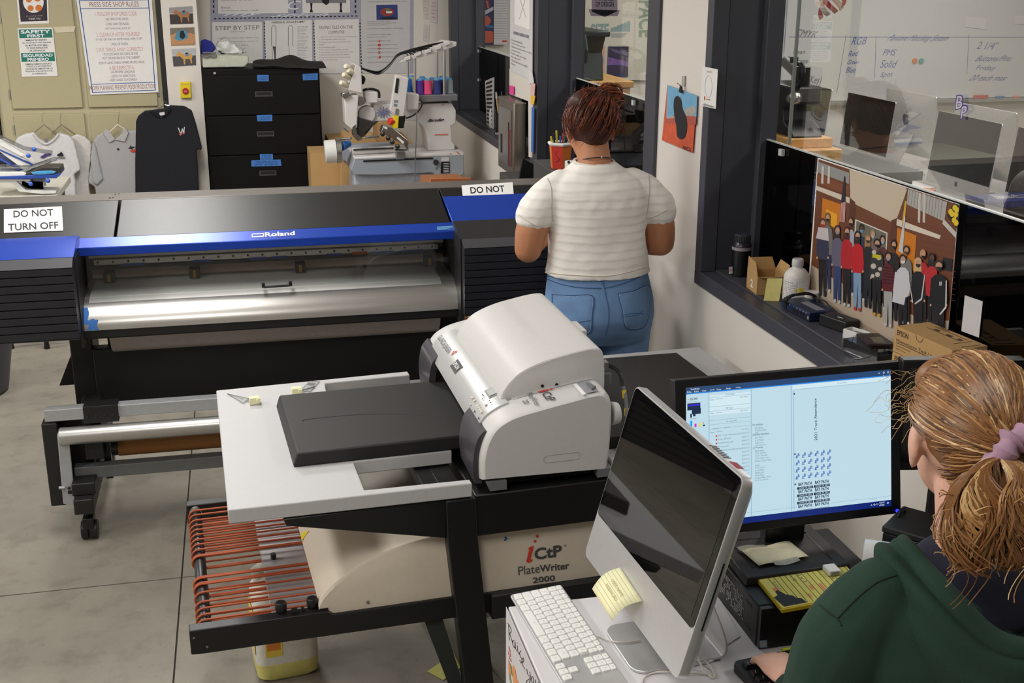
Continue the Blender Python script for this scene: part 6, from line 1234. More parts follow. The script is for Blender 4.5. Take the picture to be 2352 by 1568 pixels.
shirt('tee_shirt', 'white tee hanging behind the front white tee on cabinet door', [(548, 1075), (600, 1048), (660, 1070), (705, 1105), (718, 1140), (695, 1440), (720, 1560), (740, 1700), (520, 1700)], 8.65, TEE2, .03)
t = shirt('tee_shirt', 'white tee with black sports stripes logo hanging at left on cabinet', [(90, 1180), (130, 1080), (190, 1050), (262, 1038), (300, 1085), (360, 1118), (420, 1085), (455, 1042), (535, 1062), (580, 1110), (632, 1330), (578, 1368), (560, 1290), (590, 1420), (605, 1700), (80, 1700)], 8.57, TEE, .05)
S_ = lambda x, y, Y: oY(*s1(x, y), Y)
b = B(m=INK)
for k, (x, h) in enumerate(((446, 24), (462, 34), (478, 46))): b.poly([S_(x, 1222, 8.560), S_(x+22, 1220, 8.560), S_(x+22-h*.42, 1220-h*.75, 8.560), S_(x+14-h*.5, 1222-h*.55, 8.560)])
b.text('adidas', S_(440, 1243, 8.560), S_(512, 1240, 8.560), S_(440, 1226, 8.560), .02); b.m(GREYINK); b.poly([S_(350, 1085, 8.567), S_(378, 1085, 8.567), S_(378, 1112, 8.567), S_(350, 1112, 8.567)]); b.m(mat('purple_print', (70, 50, 120), .7)); b.poly([S_(x, y, 8.560) for x, y in ((312, 1230), (350, 1205), (395, 1200), (402, 1215), (370, 1220), (340, 1240))]); b.build('print', t)
b = B(m=mat('rib_white', (206, 204, 206), .9)); b.tube(spline([S_(x, y, 8.565) for x, y in ((262, 1045), (300, 1095), (360, 1127), (420, 1095), (458, 1048))], 5), .008, 8); b.build('collar', t, smooth=True)
t = shirt('polo_shirt', 'heather grey polo hanging between the white tees and the black tee', [(720, 1120), (760, 1060), (830, 1030), (900, 1090), (985, 1025), (1066, 1020), (1100, 1080), (1100, 1700), (770, 1700), (745, 1465), (700, 1440), (690, 1420), (715, 1250)], 8.57, mat('heather_grey_pique', (172, 170, 172), .9, bump=.2, scale=120), .05)
b = B(m=mat('heather_collar', (180, 178, 180), .9)); b.prism([S_(x, y, 8.558) for x, y in ((830, 1008), (860, 1030), (902, 1095), (855, 1118), (806, 1040))], (0, .012, 0)); b.prism([S_(x, y, 8.558) for x, y in ((965, 985), (1006, 1040), (978, 1112), (905, 1095), (960, 1040))], (0, .012, 0)); b.build('collar', t, bev=.003)
b = B(m=mat('heather_sleeve', (168, 168, 172), .9, bump=.15, scale=60)); b.prism([S_(x, y, 8.555) for x, y in ((725, 1100), (750, 1150), (808, 1405), (760, 1455), (725, 1430), (705, 1250))], (0, .03, 0)); b.build('sleeve', t, remesh=.008, sm=4)
b = B(m=INK); b.poly([S_(x, y, 8.566) for x, y in ((1000, 1160), (1018, 1150), (1020, 1135), (1030, 1148), (1062, 1150), (1036, 1160), (1040, 1172), (1022, 1164))]); b.disc(S_(925, 1168, 8.566), (.008, 0, 0), (0, 0, .008), 10); b.m(RED); b.poly([S_(x, y, 8.565) for x, y in ((1015, 1175), (1062, 1168), (1062, 1190), (1035, 1192))]); b.build('print', t)
t = shirt('tee_shirt', 'black tee with small silver and red chest logo on the cabinet', [(1063, 950), (1080, 910), (1130, 872), (1260, 856), (1300, 846), (1330, 828), (1440, 834), (1500, 868), (1530, 960), (1582, 1165), (1575, 1178), (1536, 1162), (1548, 1300), (1562, 1700), (1060, 1700), (1056, 1300)], 8.46, mat('black_navy_cotton', (24, 24, 32), .95, bump=.15, scale=40), .07)
b = B(m=PAPERG); b.poly([S_(x, y, 8.452) for x, y in ((1246, 882), (1286, 874), (1294, 912), (1258, 922))])
for P in ([(1390, 1000), (1400, 1000), (1415, 1040), (1425, 1005), (1432, 1005), (1440, 1030), (1440, 992), (1447, 992), (1442, 1052), (1428, 1025), (1415, 1055)], [(1400, 1025), (1412, 1055), (1428, 1035), (1438, 1058), (1428, 1042), (1414, 1062)]): b.poly([S_(x, y, 8.452) for x, y in P])
b.m(RED); b.poly([S_(x, y, 8.452) for x, y in ((1400, 1048), (1450, 1035), (1450, 1041), (1402, 1056))]); b.build('print', t)
b = B(m=mat('black_rib', (16, 16, 22), .95)); b.tube(spline([S_(x, y, 8.455) for x, y in ((1180, 870), (1230, 905), (1290, 905), (1335, 850))], 5), .008, 8); b.build('collar', t, smooth=True)
# ---------------------------------------------------------------- single-head embroidery machine
YE = 7.60
eb = thing('embroidery_machine', 'white single-head embroidery machine with cones of coloured thread', 'machine', (.9, 7.8, 0))
MW = mat('machine_white', (214, 210, 208), .45, var=.01); MG = mat('machine_blue_grey', (150, 156, 166), .5, var=.01); DKP = mat('machine_dark_parts', (66, 64, 62), .4, .5)
e3 = lambda x, y, dy=0.: oY(*s3(x, y), YE+dy)
def e_(b, P, dy, d): return b.prism([e3(x, y, dy) for x, y in P], (0, d, 0))
def em(nm, P, dy, d, mt, par=eb, bev=.006): return e_(B(m=mt), P, dy, d).build(nm, par, bev=bev)
em('base', [(470, 1258), (1505, 1218), (1510, 1395), (1490, 1418), (1240, 1422), (1212, 1388), (700, 1412), (470, 1410), (436, 1365)], 0, .42, MG)
em('base_top', [(466, 1242), (1508, 1190), (1510, 1226), (474, 1268)], -.004, .45, MW)
em('base_arm', [(362, 1132), (830, 1112), (835, 1160), (470, 1262), (440, 1290), (366, 1276), (342, 1240)], .42, .10, MG)
b = B(m=BLACKP); e_(b, [(555, 1272), (1215, 1245), (1215, 1258), (555, 1286)], -.006, .01); b.cyl(e3(1243, 1290, 0), e3(1243, 1290, -.012), .018); e_(b, [(1292, 1288), (1372, 1284), (1374, 1392), (1288, 1396)], -.004, .006); b.m(PAPERG); e_(b, [(1294, 1245), (1366, 1242), (1366, 1280), (1294, 1282)], -.004, .006)
for k in range(6): e_(b, [(1315, 1298+k*16), (1365, 1296+k*16), (1365, 1302+k*16), (1315, 1304+k*16)], -.006, .006)
b.m(mat('green_mark', (60, 120, 80), .6)); e_(b, [(1240, 1352), (1258, 1330), (1256, 1350), (1246, 1358)], -.004, .006); b.build('control_marks', eb)
em('stand', [(470, 1408), (1190, 1390), (1180, 2300), (480, 2300)], .06, .35, mat('stand_pale_blue', (172, 178, 192), .5))
# column and arm around the open throat
col_ = [(650, 742), (1065, 735), (1390, 728), (1432, 800), (1432, 925), (1386, 945), (1398, 1090), (1420, 1115), (1425, 1172), (1170, 1182)]
th_ = spline([(1170, 1182, 0), (1158, 1060, 0), (1120, 950, 0), (1050, 905, 0), (960, 895, 0), (650, 905, 0)], 4)
em('column', col_ + [(p.x, p.y) for p in th_[1:]], .10, .24, MW)
b = B(m=BLACKP); b.text('Barudan', e3(1163, 908, .094), e3(1310, 898, .094), e3(1163, 880, .094), .03, .15); b.m(mat('snow_mark_blue', (130, 134, 176), .7, var=0)); c = e3(745, 818, .094)
for k in range(6): a = k*PI/6; b.tube([c+V((.045*math.cos(a), 0, .035*math.sin(a))), c-V((.045*math.cos(a), 0, .035*math.sin(a)))], .003, 5)
b.m(mat('orange_mark', (206, 110, 70), .6, var=0))
for P in ([(1228, 1025), (1356, 1020), (1356, 1030), (1228, 1034)], [(590, 785), (622, 783), (622, 790), (590, 792)], [(1292, 742), (1325, 740), (1325, 746), (1292, 748)]): b.poly([e3(x, y, .095) for x, y in P])
for P in ([(1370, 1205), (1385, 1204), (1394, 1215), (1380, 1216)], [(1432, 1190), (1446, 1188), (1476, 1212), (1460, 1214)]): b.poly([e3(x, y, -.0055) for x, y in P])
b.build('lettering', eb)
b = B(m=MW); c = e3(590, 838, .08); b.lathe(c, [(.052, .0), (.056, .01), (.056, .05)], 24, 'y'); e_(b, [(560, 790), (655, 770), (655, 900), (600, 895)], .09, .1); b.build('head_cover', eb, bev=.003)
em('motor_box', [(566, 618), (690, 622), (692, 728), (580, 732)], .05, .14, MW)
b = B(m=BLACKP); b.tube(spline([e3(555, 605, .08), e3(600, 596, .06), e3(650, 598, .06), e3(700, 620, .06), e3(706, 680, .06)], 5), .008, 8); b.tube(spline([e3(540, 480, .1), e3(558, 500, .08), e3(545, 540, .1)], 5), .012, 8); b.build('hose', eb, smooth=True)
em('needle_case', [(372, 662), (508, 655), (496, 965), (452, 985), (388, 930)], 0, .17, MW)
em('tension_panel', [(430, 345), (468, 352), (535, 392), (545, 640), (410, 606), (480, 380)], .0, .16, MW)
for x, y in ((415, 393), (440, 432), (398, 472), (372, 548)):
    b = B(m=mat('cream_knob', (222, 214, 190), .45)); p, q = e3(x-32, y-14, -.02), e3(x+34, y+14, .04); b.tube([p, lerp(p, q, .1), lerp(p, q, .9), q], [.012, .018, .018, .012], 14); b.build('tension_knob', eb, smooth=True)
b = B(m=STEEL); e_(b, [(358, 640), (420, 622), (440, 650), (380, 690), (352, 668)], -.02, .10); e_(b, [(368, 958), (400, 975), (420, 1005), (410, 1012), (372, 975)], -.01, .05); b.build('thread_guide', eb, bev=.002)
b = B(m=DKP); e_(b, [(508, 870), (640, 905), (655, 935), (570, 1040), (505, 1070), (470, 1010)], .02, .10); e_(b, [(640, 905), (700, 902), (668, 930), (560, 1010), (552, 1000)], .0, .03); b.build('needle_bracket', eb); b = B(m=STEEL); e_(b, [(450, 960), (480, 930), (495, 1020), (552, 1068), (500, 1090), (455, 1040)], -.005, .06); b.build('presser_foot', eb); b = B(m=STEEL); e_(b, [(505, 665), (560, 680), (575, 735), (515, 760)], .03, .1); b.build('needle_bar', eb, bev=.002)
b = B(m=STEEL); e_(b, [(560, 1050), (700, 1036), (715, 1056), (570, 1068)], -.02, .04); e_(b, [(745, 945), (832, 962), (985, 1088), (985, 1190), (935, 1120), (722, 1010)], -.10, .10); hb2 = b.build('hoop_beam', eb, bev=.003)
b = B(m=BLACKP)
for x, y in ((738, 1022), (790, 1062), (830, 1098), (880, 1140)): b.ball(e3(x, y, -.11), .016, 8)
e_(b, [(860, 1165), (970, 1172), (970, 1180), (860, 1180)], -.11, .02); b.m(PAPER); e_(b, [(756, 948), (784, 962), (780, 980), (752, 966)], -.104, .004); e_(b, [(885, 1050), (945, 1098), (930, 1116), (872, 1062)], -.104, .004); b.build('clamp', hb2)
b = B(m=MW); b.cyl(e3(450, 1185, .10), e3(845, 1165, .10), .024); b.m(DKP); b.tube([e3(460, 1172, .07), e3(840, 1155, .07)], .006); b.build('drive_rail', eb, smooth=True)
em('beam_foot', [(865, 1195), (955, 1190), (953, 1262), (866, 1268)], -.03, .05, GREYM)
# control panel with stop switch
em('control_panel', [(862, 462), (985, 492), (942, 862), (882, 856), (808, 802)], -.06, .06, MW)
b = B(m=INK); e_(b, [(868, 492), (895, 500), (880, 636), (852, 628)], -.064, .006); b.m(mat('key_grey_blue', (120, 128, 150), .6)); 
for x, y in ((848, 700), (868, 700), (845, 735), (862, 738)): e_(b, [(x, y), (x+12, y), (x+11, y+22), (x-1, y+22)], -.064, .006)
b.m(GREYM); e_(b, [(862, 782), (890, 785), (884, 842), (856, 838)], -.066, .008); b.build('panel_screen', eb)
em('panel_arm', [(970, 640), (1030, 640), (1085, 648), (1076, 788), (966, 800)], .0, .10, MW)
b = B(m=YELL); e_(b, [(842, 850), (892, 856), (884, 968), (834, 964)], -.08, .05); b.m(BLACKP); e_(b, [(892, 856), (958, 850), (938, 968), (884, 968)], -.07, .06); b.m(mat('stop_red', (206, 50, 30), .4)); b.cyl(e3(842, 905, -.06), e3(800, 900, -.075), .022); b.build('stop_switch', eb, bev=.002)
b = B(m=BLACKP); b.tube(spline([e3(1085, 690, .05), e3(1112, 730, .05), e3(1090, 790, .03), e3(1030, 845, 0), e3(960, 872, -.02)], 6), .005, 6); b.m(GREYM); b.tube([e3(1062, 810, -.02), e3(1060, 1000, -.02), e3(1045, 1300, -.03), e3(1040, 1600, -.03)], .0035, 6); b.build('cable', eb, smooth=True)
# thread rack
b = B(m=GREYM); b.prism([e3(1085, 655, .06), e3(1450, 648, .06), e3(1448, 706, .06), e3(1110, 722, .06)], (0, .30, 0)); b.build('thread_shelf', eb, bev=.004)
b = B(m=ALU)
for x, y0, y1, dy in ((978, 335, 650, .33), (1045, 300, 650, .1), (1255, 190, 640, .3), (1322, 220, 648, .1)): b.cyl(e3(x, y0, dy), e3(x, y1, dy), .007 if x != 1322 else .010)
b.build('rack_post', eb)
b = B(m=MW); b.prism([e3(x, y, .1) for x, y in ((885, 340), (1265, 150), (1300, 132), (1440, 150), (1436, 190), (1370, 212), (920, 350))], (0, .05, 0))
for x, y in ((975, 290), (1075, 250), (1170, 222), (1265, 190), (1350, 150)): b.prism([e3(x-30, y+10, .08), e3(x+25, y-12, .08), e3(x+30, y+22, .08), e3(x-20, y+40, .08)], (0, .08, 0))
b.build('thread_comb', eb, bev=.003)
rn = random.Random(2)
b = B(m=BLACKP)
for k in range(14):
    t_ = k/13; ex, ey = lerp(980, 1310, t_), lerp(285, 150, t_)+rn.uniform(-6, 6); j = rn.uniform(-14, 14)
    b.tube(spline([e3(522, 388+k*.6, .10), e3(610, 425+j*.6, .09+.02*t_), e3(705, 440+j, .09+.03*t_), e3(800, 370+j, .09+.03*t_), e3(880, 275+j*.8, .10+.02*t_), e3(lerp(960, 1080, t_), lerp(255, 200, t_)+j*.4, .10), e3(ex, ey, .10)], 5), .0036, 5)
b.build('thread_tube', eb, smooth=True)['kind'] = 'stuff'
SP = [((985, 645), (30, 96, 170), 'blue', .12), ((1012, 642), (214, 196, 160), 'cream', .28), ((1090, 650), (74, 40, 140), 'purple', .0), ((1132, 642), (150, 30, 50), 'crimson', .08), ((1165, 644), (222, 70, 120), 'pink', 0), ((1212, 635), (170, 130, 96), 'tan', .1), ((1255, 645), (34, 46, 110), 'navy', 0), ((1290, 640), (30, 36, 86), 'midnight blue', .06), ((1305, 600), (40, 130, 100), 'green', .2), ((1335, 640), (120, 36, 46), 'dark red', .12), ((1368, 640), (130, 140, 144), 'silver grey', .02), ((1115, 620), (196, 190, 186), 'white', .2)]
for i, ((x, y), c, n, dy) in enumerate(SP):
    p = e3(x, y, .12+dy); p.z = e3(1450, 646, .06).z + .001
    t = thing('thread_spool', n + ' thread cone on the embroidery machine shelf', 'thread', p, group='thread cones on the machine shelf'); mt = mat('thread_%d' % i, c, .7, bump=.3, scale=400, stretch=(1, 1, 10))
    B(t, mt).lathe((0, 0, 0), [(.030, 0), (.030, .006), (.027, .01), (.024, .085)], 16).build('winding', t, smooth=True); B(t, mat('spool_blue_cap', (80, 150, 200), .5)).lathe((0, 0, 0), [(.02, .085), (.02, .092), (.012, .096)], 14).build('cap', t)
t = thing('cap_frame', 'white round cap frame with steel ring at left of the embroidery machine', 'frame', e3(240, 1290, .15))
b = B(m=WHITEP); A0, A1 = e3(190, 1190, .15), e3(300, 1182, .15); b.tube([A0, lerp(A0, A1, .05), lerp(A0, A1, .95), A1], [.068, .074, .074, .068], 28); b.build('drum', t, smooth=True)
b = B(m=STEEL); b.tube([A1, e3(345, 1180, .15)], [.08, .08], 28); b.build('ring', t, smooth=True); B(m=TAPE).tube([e3(346, 1140, .15), e3(420, 1110, .2)], [.03, .022], 14).build('strap', t, smooth=True); B(m=STEEL).tube([e3(300, 1085, .15), e3(345, 1070, .15), e3(440, 1060, .1)], .008).build('lever', t)
for P, Y, d, l in (([(690, 915), (840, 900), (845, 1090), (690, 1090)], 8.6, .3, 'brown carton seen through the throat of the embroidery machine'), ([(375, 1040), (640, 1030), (700, 1120), (700, 1180), (420, 1170), (375, 1100)], 8.2, .3, 'brown carton lying behind the embroidery machine arm'), ([(345, 1290), (470, 1285), (475, 2600), (345, 2600)], 8.04, .12, 'tall brown carton between filing cabinet and embroidery machine')):
    q = [oY(*s3(*p), Y) for p in P]; z0 = min(p.z for p in q); t = thing('cardboard_box', l, 'box', (q[0].x, Y, z0)); 
    if z0 < .25: q = [V((p.x, p.y, max(p.z, .001) if p.z > .3 else .001)) for p in q]
    B(m=CARD).prism(q, (0, d, 0)).build('carton', t, bev=.003)
rk = thing('stock_shelf', 'low wooden shelf holding cartons behind the embroidery machine', 'shelf', (.75, 8.55, 0)); b = B(m=CARD)
zz = oY(*s3(690, 1090), 8.6).z; z2 = min(oY(*s3(420, 1170), 8.2).z, oY(*s3(700, 1180), 8.2).z)
b.box(.62, 8.56, 0, 1.2, 9.1, zz-.001); b.build('body', rk); rk2 = thing('stock_crate', 'low crate under the carton behind the embroidery machine', 'crate', (.75, 8.3, 0)); B(m=CARD).box(.45, 8.18, 0, .98, 8.53, z2-.002).build('body', rk2)
t = thing('wooden_tray', 'orange-brown wooden tray edge behind right end of the printer', 'tray', (1.1, 6.4, 0)); q = [oY(*s3(x, y), 6.3) for x, y in ((1195, 1448), (1578, 1442), (1575, 1476), (1195, 1482))]; b = B(m=mat('orange_wood', (176, 104, 56), .6)); b.prism(q, (0, .03, 0)); b.build('rim', t); b = B(m=mat('tray_liner', (150, 96, 60), .7)); b.box(q[0].x, 6.33, .3, q[1].x, 6.7, q[2].z-.02); b.box(q[0].x+.02, 6.34, 0, q[1].x-.02, 6.68, .3); b.build('body', t)
# ---------------------------------------------------------------- far window sill, steel gauge box, paper holder
zsl = 1.058
pS = lambda x, y, z=1.0585: oZ(*s3(x, y), z)
t = thing('squeeze_bottle', 'white squeeze bottle with narrow neck on the far window sill', 'bottle', (1.68, 7.95, zsl)); B(t, WB).lathe((0, 0, 0), [(.026, 0), (.028, .004), (.028, .09), (.024, .115), (.012, .14), (.010, .165), (.004, .19)], 18).build('body', t, smooth=True)
t = thing('brush_cup', 'black cup of brushes on the far window sill', 'cup', (1.70, 7.72, zsl)); B(t, BLACKP).lathe((0, 0, 0), [(.05, 0), (.054, .13), (.051, .13), (.047, .008)], 20).build('cup', t, smooth=True)
for dx_, dy_, c, l in ((-.02, .01, (196, 160, 110), 'paintbrush with white tip leaning in the black cup'), (.0, .03, (196, 110, 50), 'orange brush leaning in the black cup'), (.015, -.01, (30, 30, 34), 'dark brush leaning in the black cup')):
    t = thing('paintbrush', l, 'brush', (1.70+dx_, 7.72+dy_, zsl+.02)); p = V((1.70+dx_, 7.72+dy_, zsl+.02)); q = p+V((dx_*1.0, dy_*.5, .20)); B(m=mat('brush_%d' % c[0], c, .5)).cyl(p, q, .004, .006, 8).build('handle', t); B(m=PAPERG if c[0] == 196 and c[1] == 160 else DKP).cyl(q, q+(q-p)*.2, .008, .005, 8).build('bristles', t)
t = thing('wire_rack', 'tall black and white striped card rack on the far window sill', 'rack', (1.66, 7.25, zsl)); q0, q1 = oX(*s3(1708, 520), 1.665), oX(*s3(1785, 485), 1.665); q2, q3 = oX(*s3(1782, 860), 1.665), oX(*s3(1722, 868), 1.665); q2.z = q3.z = zsl+.001
b = B(m=PAPERG); b.prism([q0, q1, q2, q3], (.008, 0, 0)); sh = b.build('panel', t); b = B(m=INK)
for k in range(11): v = .05+k*.085; b.poly([lerp(lerp(q0, q1, u), lerp(q3, q2, u), v+w)+V((-.001, 0, 0)) for u, w in ((.1, 0), (.9, 0), (.9, .045), (.1, .045))])
b.build('stripes', sh)
t = thing('eyeglasses', 'clear rimmed glasses lying before the black brush cup', 'glasses', (1.645, 7.55, zsl)); b = B(m=mat('clear_frame', (180, 180, 182), .3)); 
for y in (7.50, 7.60): b.tube([(1.645+.022*math.cos(a), y+.036*math.sin(a), zsl+.006) for a in [k*PI/7 for k in range(14)]], .003, 5, loop=True)
b.tube([(1.645, 7.536, zsl+.006), (1.645, 7.564, zsl+.006)], .003, 5); b.build('frame', t, smooth=True)
yb0 = 6.59; xb = oY(1180, 237, yb0).x; yb1 = oX(1144, 220, xb).y; zb = oY(1180, 237, yb0).z
t = thing('steel_gauge_box', 'brushed steel wall box with slotted front beneath the paper holder', 'box', (1.55, 6.8, 0)); b = B(m=mat('warm_brushed_steel', (150, 142, 132), .35, .85, bump=.03, stretch=(1, 1, .1))); b.box(xb, yb0, .95, XW-.015, yb1, zb); bx2 = b.build('housing', t, bev=.006)
b = B(m=STEEL); b.box(xb-.006, yb0+.05, 1.0, xb, yb1-.05, zb-.05); b.m(INK); b.box(xb-.008, lerp(yb0, yb1, .22), 1.0, xb-.005, lerp(yb0, yb1, .27), zb-.12); b.box(xb-.008, lerp(yb0, yb1, .66), 1.05, xb-.005, lerp(yb0, yb1, .75), 1.16); b.m(mat('gauge_red', (150, 46, 54), .5)); b.box(xb-.009, lerp(yb0, yb1, .17), 1.0, xb-.005, lerp(yb0, yb1, .21), zb-.16); b.build('front_plate', bx2)
XH = 1.575; t = thing('paper_holder', 'white sheet with diagram in a holder above the steel wall box', 'paper', oX(1200, 200, XH)); q = [oX(x, y, XH) for x, y in ((1172, -60), (1224, -60), (1222, 186), (1171, 162))]; b = B(m=PAPERG); b.prism(q, (.004, 0, 0)); sh = b.build('sheet', t); g = lambda u, v: lerp(lerp(q[0], q[1], u), lerp(q[3], q[2], u), v)+V((-.0015, 0, 0))
b = B(m=PAPER); b.poly([g(.22, .1), g(.9, .12), g(.9, .52), g(.22, .5)]); b.m(mat('plum_print', (84, 76, 110), .7, var=0)); b.text('HOOPING GUIDES (V-STEP)', g(.18, .615), g(.86, .615), g(.18, .575), .02); b.m(GREYINK)
for k, s in enumerate(('Choose stabilizer', 'Center the hoop on it', 'Align the marks with the shirt', 'and press down', 'Pull it tight and clip', 'the edge under', 'Check the face is smooth', 'Remove')): b.text(s, g(.08, .68+k*.035), g(.08+.03*len(s), .68+k*.035), g(.08, .66+k*.035))
b.tube([g(.4, .2), g(.75, .42)], .0015, 4); b.tube([g(.75, .2), g(.45, .44)], .0015, 4); b.build('lettering', sh, fixn=False)
b = B(m=OFFW); b.prism([oX(x, y, XH+.005) for x, y in ((1170, 158), (1225, 178), (1221, 362), (1214, 360), (1213, 232), (1170, 216))], (.006, 0, 0)); b.build('backing_board', t)
for P, c, l in ((((1170, 196), (1180, 198), (1180, 218), (1170, 216)), (226, 70, 150), 'pink sticky flag at lower left of the paper holder'), (((1210, 160), (1222, 165), (1226, 190), (1214, 192)), (214, 214, 212), 'white sticky flag at right edge of the paper holder, topmost'), (((1219, 190), (1229, 192), (1227, 220), (1218, 218)), (216, 180, 176), 'pale pink sticky flag at right edge of the paper holder'), (((1219, 219), (1229, 220), (1226, 240), (1219, 238)), (230, 180, 60), 'yellow sticky flag at right edge of the paper holder'), (((1221, 246), (1226.5, 247), (1224.5, 350), (1219.5, 349)), (58, 110, 196), 'blue plastic strip under the yellow sticky flag')):
    t = thing('sticky_flag', l, 'note', oX(*P[3], XH-.006)); B(m=mat('flag_%d_%d' % c[:2], c, .7)).prism([oX(x, y, XH-.004) for x, y in P], (.002, 0, 0)).build('sheet', t)
# narrow stand behind the printer with the pencil box and a monitor
t = thing('narrow_stand', 'narrow dark stand below the far window behind woman in white', 'stand', (1.47, 5.4, 0)); B(m=DGREY).box(1.345, 5.5, 0, 1.58, 6.2, 1.05).box(1.36, 4.98, 0, 1.58, 5.499, 1.222).build('body', t, bev=.003)
pb = thing('pencil_box', 'six-sided red and orange painted pencil box behind woman in white', 'pencil box', (1.42, 5.23, 1.223)); cen = V((1.42, 5.23, 1.223))
b = B(); R = [[cen+V((.055*s*math.cos(a*PI/3+.45), .055*s*math.sin(a*PI/3+.45), z)) for a in range(6)] for s, z in ((.82, 0), (1.0, .108))]
for a in range(6):
    b.m(mat('box_red', (206, 54, 40), .6) if a % 2 else mat('box_orange', (206, 112, 44), .6)); c = (a+1) % 6; b.prism([R[0][a], R[0][c], R[1][c], R[1][a]], (cen-(R[0][a]+R[0][c])/2).normalized()*.003)
b.m(PAPER); b.tube([p+V((0, 0, .004)) for p in R[1]], .008, 6, loop=True); b.m(INK)
for a in (3, 4): b.tube(spline([lerp(R[0][a], R[0][a+1], .3)+V((0, -.003, .03)), lerp(R[0][a], R[0][a+1], .7)+V((-.002, -.004, .045)), lerp(R[0][a], R[0][a+1], .3)+V((-.002, -.005, .065)), lerp(R[0][a], R[0][a+1], .6)+V((-.002, -.006, .085))], 4), .0012, 4)
b.build('box', pb)
for k, (c, l) in enumerate((((206, 190, 60), 'yellow pencil leaning left in the painted pencil box'), ((30, 30, 34), 'black marker in the painted pencil box'), ((210, 196, 50), 'yellow pencil in middle of the painted pencil box'), ((60, 90, 170), 'blue pen in the painted pencil box'), ((200, 60, 60), 'red pen in the painted pencil box'), ((40, 130, 110), 'green pen in the painted pencil box'), ((28, 28, 32), 'black scissor handles in the painted pencil box'))):
    t = thing('pencil' if 'pencil l' in l or 'pencil in' in l else 'pen', l, 'pencil', cen); a = -.9+.3*k; p = cen+V((-.022+.007*k, .0+.006*(k % 3), .02)); q = p+V((.03*math.sin(a), 0, .125+.012*(k % 3))); b = B(m=mat('pen_%d_%d' % c[:2], c, .5))
    if k == 6: b.tube([q+V((.018*math.cos(x), 0, .026*math.sin(x)-.02)) for x in [i*PI/6 for i in range(12)]], .005, 6, loop=True); b.cyl(p, q+V((0, 0, -.045)), .004)
    else: b.cyl(p, q, .0045, n=8)
    b.build('shaft', t)
t = thing('small_white_device', 'small white plastic device beside the neck of woman in white', 'device', (1.42, 5.05, 1.223)); p = oY(1318, 380, 5.05); b = B(m=WHITEP); b.box(p.x-.035, 5.03, 1.223, p.x+.03, 5.08, p.z+.02); b.build('housing', t, bev=.006); B(m=INK).cyl(oY(1306, 372, 5.029), oY(1306, 372, 5.024), .006).build('lens', t)
t = thing('monitor', 'black monitor tilted back near the steel wall box', 'monitor', (1.42, 5.85, 1.051)); q = [oY(x, y, 5.75) for x, y in ((1200, 362), (1256, 392), (1256, 425), (1190, 425))]; b = B(m=MATS['monitor_black']); b.prism(q, (0, .02, 0)); b.build('housing', t, bev=.003); b = B(m=BLACKP); b.box(1.36, 5.76, 1.051, 1.5, 5.9, 1.06); b.build('base', t)
# ---------------------------------------------------------------- hooping station on a white table at far left
YH = 7.55; h1 = lambda x, y, dy=0.: oY(*s1(x, y), YH+dy)
ht = thing('work_table', 'white work table at far left holding the hooping station', 'table', (-1.4, 7.6, 0)); zt2 = oZ(176, 404, 0); 
tz2 = h1(430, 1524).z; xr = oZ(*s1(602, 1378), tz2); b = B(m=mat('cream_white_top', (222, 220, 206), .5)); b.box(-2.2, YH-.2, tz2-.04, xr.x-.04, xr.y, tz2); b.build('tabletop', ht, bev=.004)
for x in (-2.15, xr.x-.1):
    for y in (YH-.16, xr.y-.06): B(m=GREYM).box(x-.02, y-.02, 0, x+.02, y+.02, tz2-.04).build('leg', ht)
hs_ = thing('hooping_station', 'white and blue hooping station with slanted arms on the white table', 'hooping station', h1(120, 1500)); HB = mat('hoop_blue', (40, 74, 160), .4); 
b = B(m=WHITEP); b.prism([h1(x, y) for x, y in ((-120, 1430), (90, 1435), (150, 1500), (330, 1520), (440, 1515), (440, 1490), (200, 1485), (130, 1420), (330, 1425), (335, 1475), (230, 1470), (240, 1400), (-120, 1400))], (0, .12, 0)); b.build('base', hs_, bev=.004)
b = B(m=WHITEP); b.prism([h1(x, y, -.02) for x, y in ((-120, 1120), (0, 1110), (250, 1290), (195, 1335), (0, 1190), (-120, 1110))], (0, .16, 0)); b.m(HB); b.prism([h1(x, y, -.026) for x, y in ((-120, 1240), (0, 1240), (180, 1340), (180, 1350), (0, 1256), (-120, 1256))], (0, .17, 0)); b.prism([h1(x, y, -.026) for x, y in ((0, 1168), (262, 1285), (250, 1295), (0, 1180))], (0, .01, 0)); b.build('slant_board', hs_, bev=.003)
b = B(m=WHITEP); b.prism([h1(x, y, -.05) for x, y in ((-120, 1355), (180, 1345), (240, 1380), (-120, 1385))], (0, .2, 0)); b.m(HB); b.prism([h1(x, y, -.055) for x, y in ((-120, 1383), (440, 1365), (472, 1350), (470, 1372), (440, 1396), (-120, 1402))], (0, .2, 0)); b.build('lower_board', hs_, bev=.003)
b = B(m=DKP); b.prism([h1(x, y, -.05) for x, y in ((165, 1372), (270, 1330), (330, 1310), (470, 1310), (475, 1350), (430, 1372), (240, 1380))], (0, .16, 0)); b.m(mat('hoop_cyan', (70, 150, 200), .5)); b.prism([h1(x, y, -.06) for x, y in ((240, 1350), (300, 1340), (400, 1335), (440, 1345), (420, 1360), (330, 1368), (260, 1368))], (0, .14, 0)); b.build('clamp', hs_, bev=.004)
b = B(m=glass('clear_arm', (.8, .82, .84), .7, .1, .25))
for P in (((0, 1070), (190, 1160), (410, 1195)), ((0, 1300), (240, 1308), (440, 1240)), ((150, 1350), (300, 1290), (395, 1255))): b.tube(pY([s1(*p) for p in P], YH-.03), .012, 8)
b.build('arm', hs_, smooth=True)
b = B(m=mat('knob_blue', (40, 90, 190), .4))
